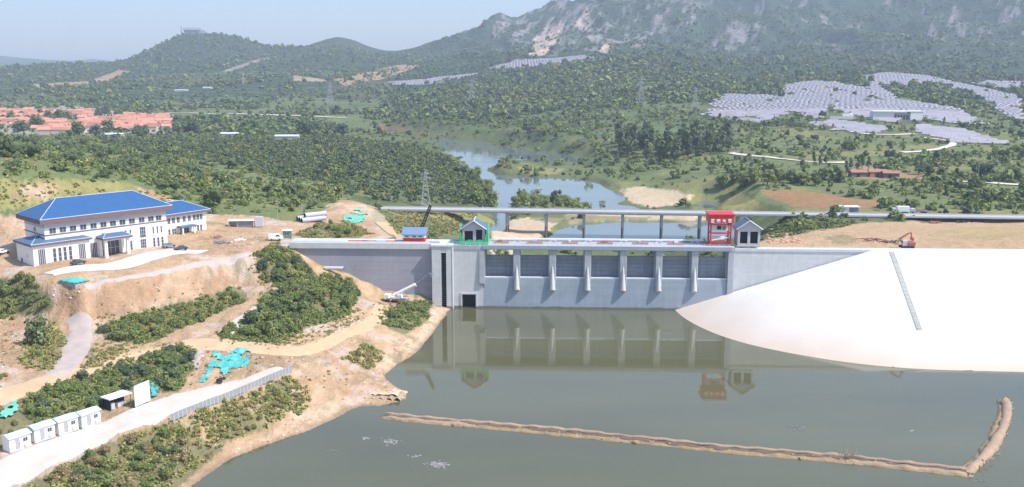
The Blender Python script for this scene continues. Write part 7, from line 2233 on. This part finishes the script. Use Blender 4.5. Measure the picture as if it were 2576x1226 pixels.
# poles, pylons
M_steel = mat('galvanised_steel', (0.36, 0.38, 0.40), 0.5, 0.05, 1, metal=0.2)
def pylon(u, v0, v1, label, w=None, th=0.3, y0=350, group=None):
    q = G1(u, v0, y0=y0); top = at_y(u, v1, q[1]); h = top[2] - q[2]
    t = thing('pylon', label, 'pylon', tuple(q), RP.uniform(-.3, .3), group)
    wb = w or h * 0.13
    m = MB(); n = 7
    def C(f, i):
        ww = wb * (1 - f) ** 1.1 + 0.35 * f
        return Vector((ww * (1 if i in (0, 1) else -1), ww * (1 if i in (0, 3) else -1), -0.5 + h * f))
    for i in range(4):
        for k in range(n):
            m.bar(C(k / n, i), C((k + 1) / n, i), th * 1.3)
            m.bar(C(k / n, i), C((k + 1) / n, (i + 1) % 4), th * .7); m.bar(C(k / n, (i + 1) % 4), C((k + 1) / n, i), th * .7)
    m.build('mast', M_steel, t)
    for f in (0.78, 0.90):
        a = MB(); aw = h * (0.16 if f < .85 else 0.11)
        a.bar((-aw, 0, h * f), (aw, 0, h * f), th); a.bar((-aw, 0, h * f), (0, 0, h * f + h * .05), th * .7); a.bar((aw, 0, h * f), (0, 0, h * f + h * .05), th * .7)
        a.build('cross_arm', M_steel, t)
        for xx in (-aw, aw):
            MB().bar((xx, 0, h * f), (xx, 0, h * f - h * .035), th * .8).build('insulator', M_steel, t)
pylon(1071, 521, 428, 'slim lattice pylon on the orchard edge behind the left crest', th=0.16)
pylon(831, 268, 205, 'lattice pylon left of the river at the foot of the hills', y0=700, th=0.3)
pylon(1187, 262, 198, 'lattice pylon on the wooded foothill above the river', y0=700, th=0.27)
pylon(1612, 262, 194, 'lattice pylon on the foothill left of the solar park', y0=700, th=0.27)
pylon(1748, 272, 218, 'lattice pylon close to the left end of the solar park', y0=700, th=0.25)
pylon(613, 215, 185, 'distant lattice pylon below the left hill', y0=900, th=0.36)
for k, (u, v0, v1, lb) in enumerate([(699, 556, 502, 'slim power pole at the back edge of the building platform'), (760, 550, 512, 'power pole beside the steel pipes on the knoll'), (862, 508, 478, 'power pole on the crest of the sandy knoll'), (2078, 412, 374, 'tall lamp pole by the conifers on the far bank'), (2130, 420, 392, 'lamp pole right of the conifers on the far bank'), (2320, 440, 405, 'lamp pole above the rusty sheds on the far bank'), (2460, 450, 412, 'lamp pole left of the right edge on the far bank'), (2508, 446, 408, 'lamp pole nearest the right edge on the far bank')]):
    q = G1(u, v0, y0=220); h = at_y(u, v1, q[1])[2] - q[2]
    t = thing('power_pole' if 'power' in lb else 'lamp_pole', lb, 'pole', tuple(q))
    MB().tube([(0, 0, -0.5), (0, 0, h)], [0.16, 0.1] if v0 > 500 else [0.26, 0.18], 8).build('shaft', M_steel, t)
    if 'power' in lb:
        MB().box(-1.0, 1.0, -0.08, 0.08, h - 0.9, h - 0.75).build('cross_arm', M_steel, t)
    else:
        MB().tube([(0, 0, h), (1.6, 0, h + 0.4)], 0.12, 6).build('arm', M_steel, t)
# roadside cabins and vehicles at the far road
q = at_z(2135, 543, 8.3)
c1 = thing('roadside_cabin', 'low white roadside cabin with dark open side by the far road', 'cabin', (q[0], bs(2135) * 0 + q[1] + 13, 8.0), bang)
MB().box(0, 4.5, 0, 4, 0, 2.6).build('wall', M_hut, c1); MB().box(4.52, 9.3, 0.4, 4, 0, 2.5).build('open_bay', M_gate, c1)
MB().box(-0.4, 9.7, -0.5, 4.4, 2.603, 2.85).build('roof', M_white, c1)
q = at_z(2272, 545, 8.3)
c2 = thing('box_truck', 'white box truck parked beside the far road', 'truck', (q[0], q[1] + 14, 7.8), bang)
MB().box(2.2, 8.2, -1.2, 1.2, 0.9, 3.5).build('cargo_box', M_white, c2); MB().box(0, 2.0, -1.15, 1.15, 0.6, 2.6).build('cab', M_lav, c2, bevel=0.12)
MB().box(-0.04, 0.05, -1.0, 1.0, 1.6, 2.4).build('windscreen', M_glass, c2)
for xx in (1.0, 5.6, 7.0):
    for yy in (-1.1, 1.1):
        MB().tube([(xx, yy - .15, .5), (xx, yy + .15, .5)], .5, 12).build('wheel', M_black, c2)
q = at_z(2310, 545, 8.3)
c3 = thing('flatbed_truck', 'dark flatbed truck standing right of the white box truck', 'truck', (q[0] + 2, q[1] + 14, 7.8), bang)
MB().box(1.9, 8, -1.2, 1.2, 0.9, 1.3).build('bed', M_gate, c3); MB().box(0, 1.8, -1.1, 1.1, 0.6, 2.4).build('cab', M_lav, c3, bevel=0.12)
MB().box(3, 6.5, -.8, .8, 1.31, 2.0).build('load', M_rust, c3)
for xx in (0.9, 5.6, 6.9):
    for yy in (-1.1, 1.1):
        MB().tube([(xx, yy - .15, .5), (xx, yy + .15, .5)], .5, 12).build('wheel', M_black, c3)
q = b0[:2] + np.array([math.cos(bang), math.sin(bang)]) * bs(2092); 
car('car', 'small pale car driving on the far road left of the white cabin', q[0] - math.sin(bang) * 5, q[1] + math.cos(bang) * 5, 8.22, bang, M_frame)
# white building of the solar park
q = G1(2196, 302, y0=700)
wb_ = thing('park_building', 'long white two part building standing amid the solar park', 'building', (q[0], q[1], q[2] - 0.5), -0.05)
k_ = (at_y(2318, 302, q[1])[0] - q[0])
hh = at_y(2196, 281, q[1])[2] - q[2] + 0.5
MB().box(0, k_ * 0.42, 0, 12, -3, hh).build('left_block', M_wallw, wb_)
MB().box(k_ * 0.42 + .01, k_ * 0.75, 3, 11, -3, hh * 0.85).build('middle_block', M_lav, wb_)
MB().box(k_ * 0.75 + .01, k_, -1, 11, -3, hh).build('right_block', M_wallw, wb_)
MB().box(-0.5, k_ + 0.5, -1.5, 12.5, hh + .004, hh + 0.6).build('roof_slab', M_white, wb_)
for i in range(5):
    MB().box(k_ * (0.45 + .06 * i), k_ * (0.49 + .06 * i), 2.93, 3.1, 1.0, hh * .6).build('window', M_glass, wb_)
q = G1(2088, 300, y0=700)
cw = thing('yard_wall', 'cream yard wall with low store left of the white park building', 'wall', (q[0], q[1], q[2] - 0.5), -0.03)
k2 = at_y(2148, 300, q[1])[0] - q[0]
MB().box(0, k2, 0, 0.6, -2, 3.6).build('wall', M_concl, cw); MB().box(k2 * 0.55, k2, 3, 9, -2, 6.0).build('store', M_wallw, cw)
# rusty sheds on the far bank
for k, (u, v, w_, lb) in enumerate([(2142, 447, 11, 'rusty brown shed behind the ochre field'), (2188, 446, 12, 'rust red shed in the middle of the far bank sheds'), (2222, 449, 10, 'dark rust shed, rightmost behind the ochre field')]):
    q = G1(u, v, y0=380)
    t = thing('shed', lb, 'shed', (q[0], q[1], q[2]), RP.uniform(-.2, .2))
    MB().box(0, w_, 0, 6, -1.5, 3.2).build('wall', [M_brown, M_rust, M_brown][k], t)
    MB().xprism([(-.5, 3.2), (3, 4.5), (6.5, 3.2), (6.5, 3.4), (3, 4.75), (-.5, 3.4)], -.4, w_ + .4).build('roof', M_rust, t)
    MB().box(w_ * .3, w_ * .5, -0.06, 0.1, 0, 2.3).build('door', M_dark, t)
# lookout on the left hilltop
q = G1(490, 84, y0=2000)
lk = thing('hilltop_pavilion', 'small pavilion with low roof on the summit of the left hill', 'pavilion', (q[0], q[1], q[2] + 3), 0.1)
MB().box(-34, 34, -6, 6, -6, 7).build('base', M_conc, lk); MB().xprism([(-9, 7), (0, 15), (9, 7)], -38, 20).build('roof', M_gate, lk)
MB().tube([(-44, 0, -5), (-44, 0, 22)], 1.1, 6).build('mast', M_gate, lk)
# low white halls on the far plain
for k, (u, v, w_, lb) in enumerate([(455, 231, 24, 'small pale roofed hall on the far plain'), (520, 224, 16, 'tiny white hall on the far plain right of the pale roofed one'), (575, 343, 20, 'flat white greenhouse on the plain right of the village'), (720, 350, 22, 'long white greenhouse on the plain, right of the other greenhouse'), (285, 345, 16, 'white hall at the front edge of the village')]):
    q = G1(u, v, y0=700)
    t = thing('hall', lb, 'building', (q[0] - w_ / 2, q[1], q[2]), RP.uniform(-.1, .1))
    MB().box(0, w_, 0, 10, -3, 2.6).build('wall', M_hwall, t)
    MB().xprism([(-.6, 2.6), (5, 3.8), (10.6, 2.6)], -.5, w_ + .5).build('roof', M_hroof, t)
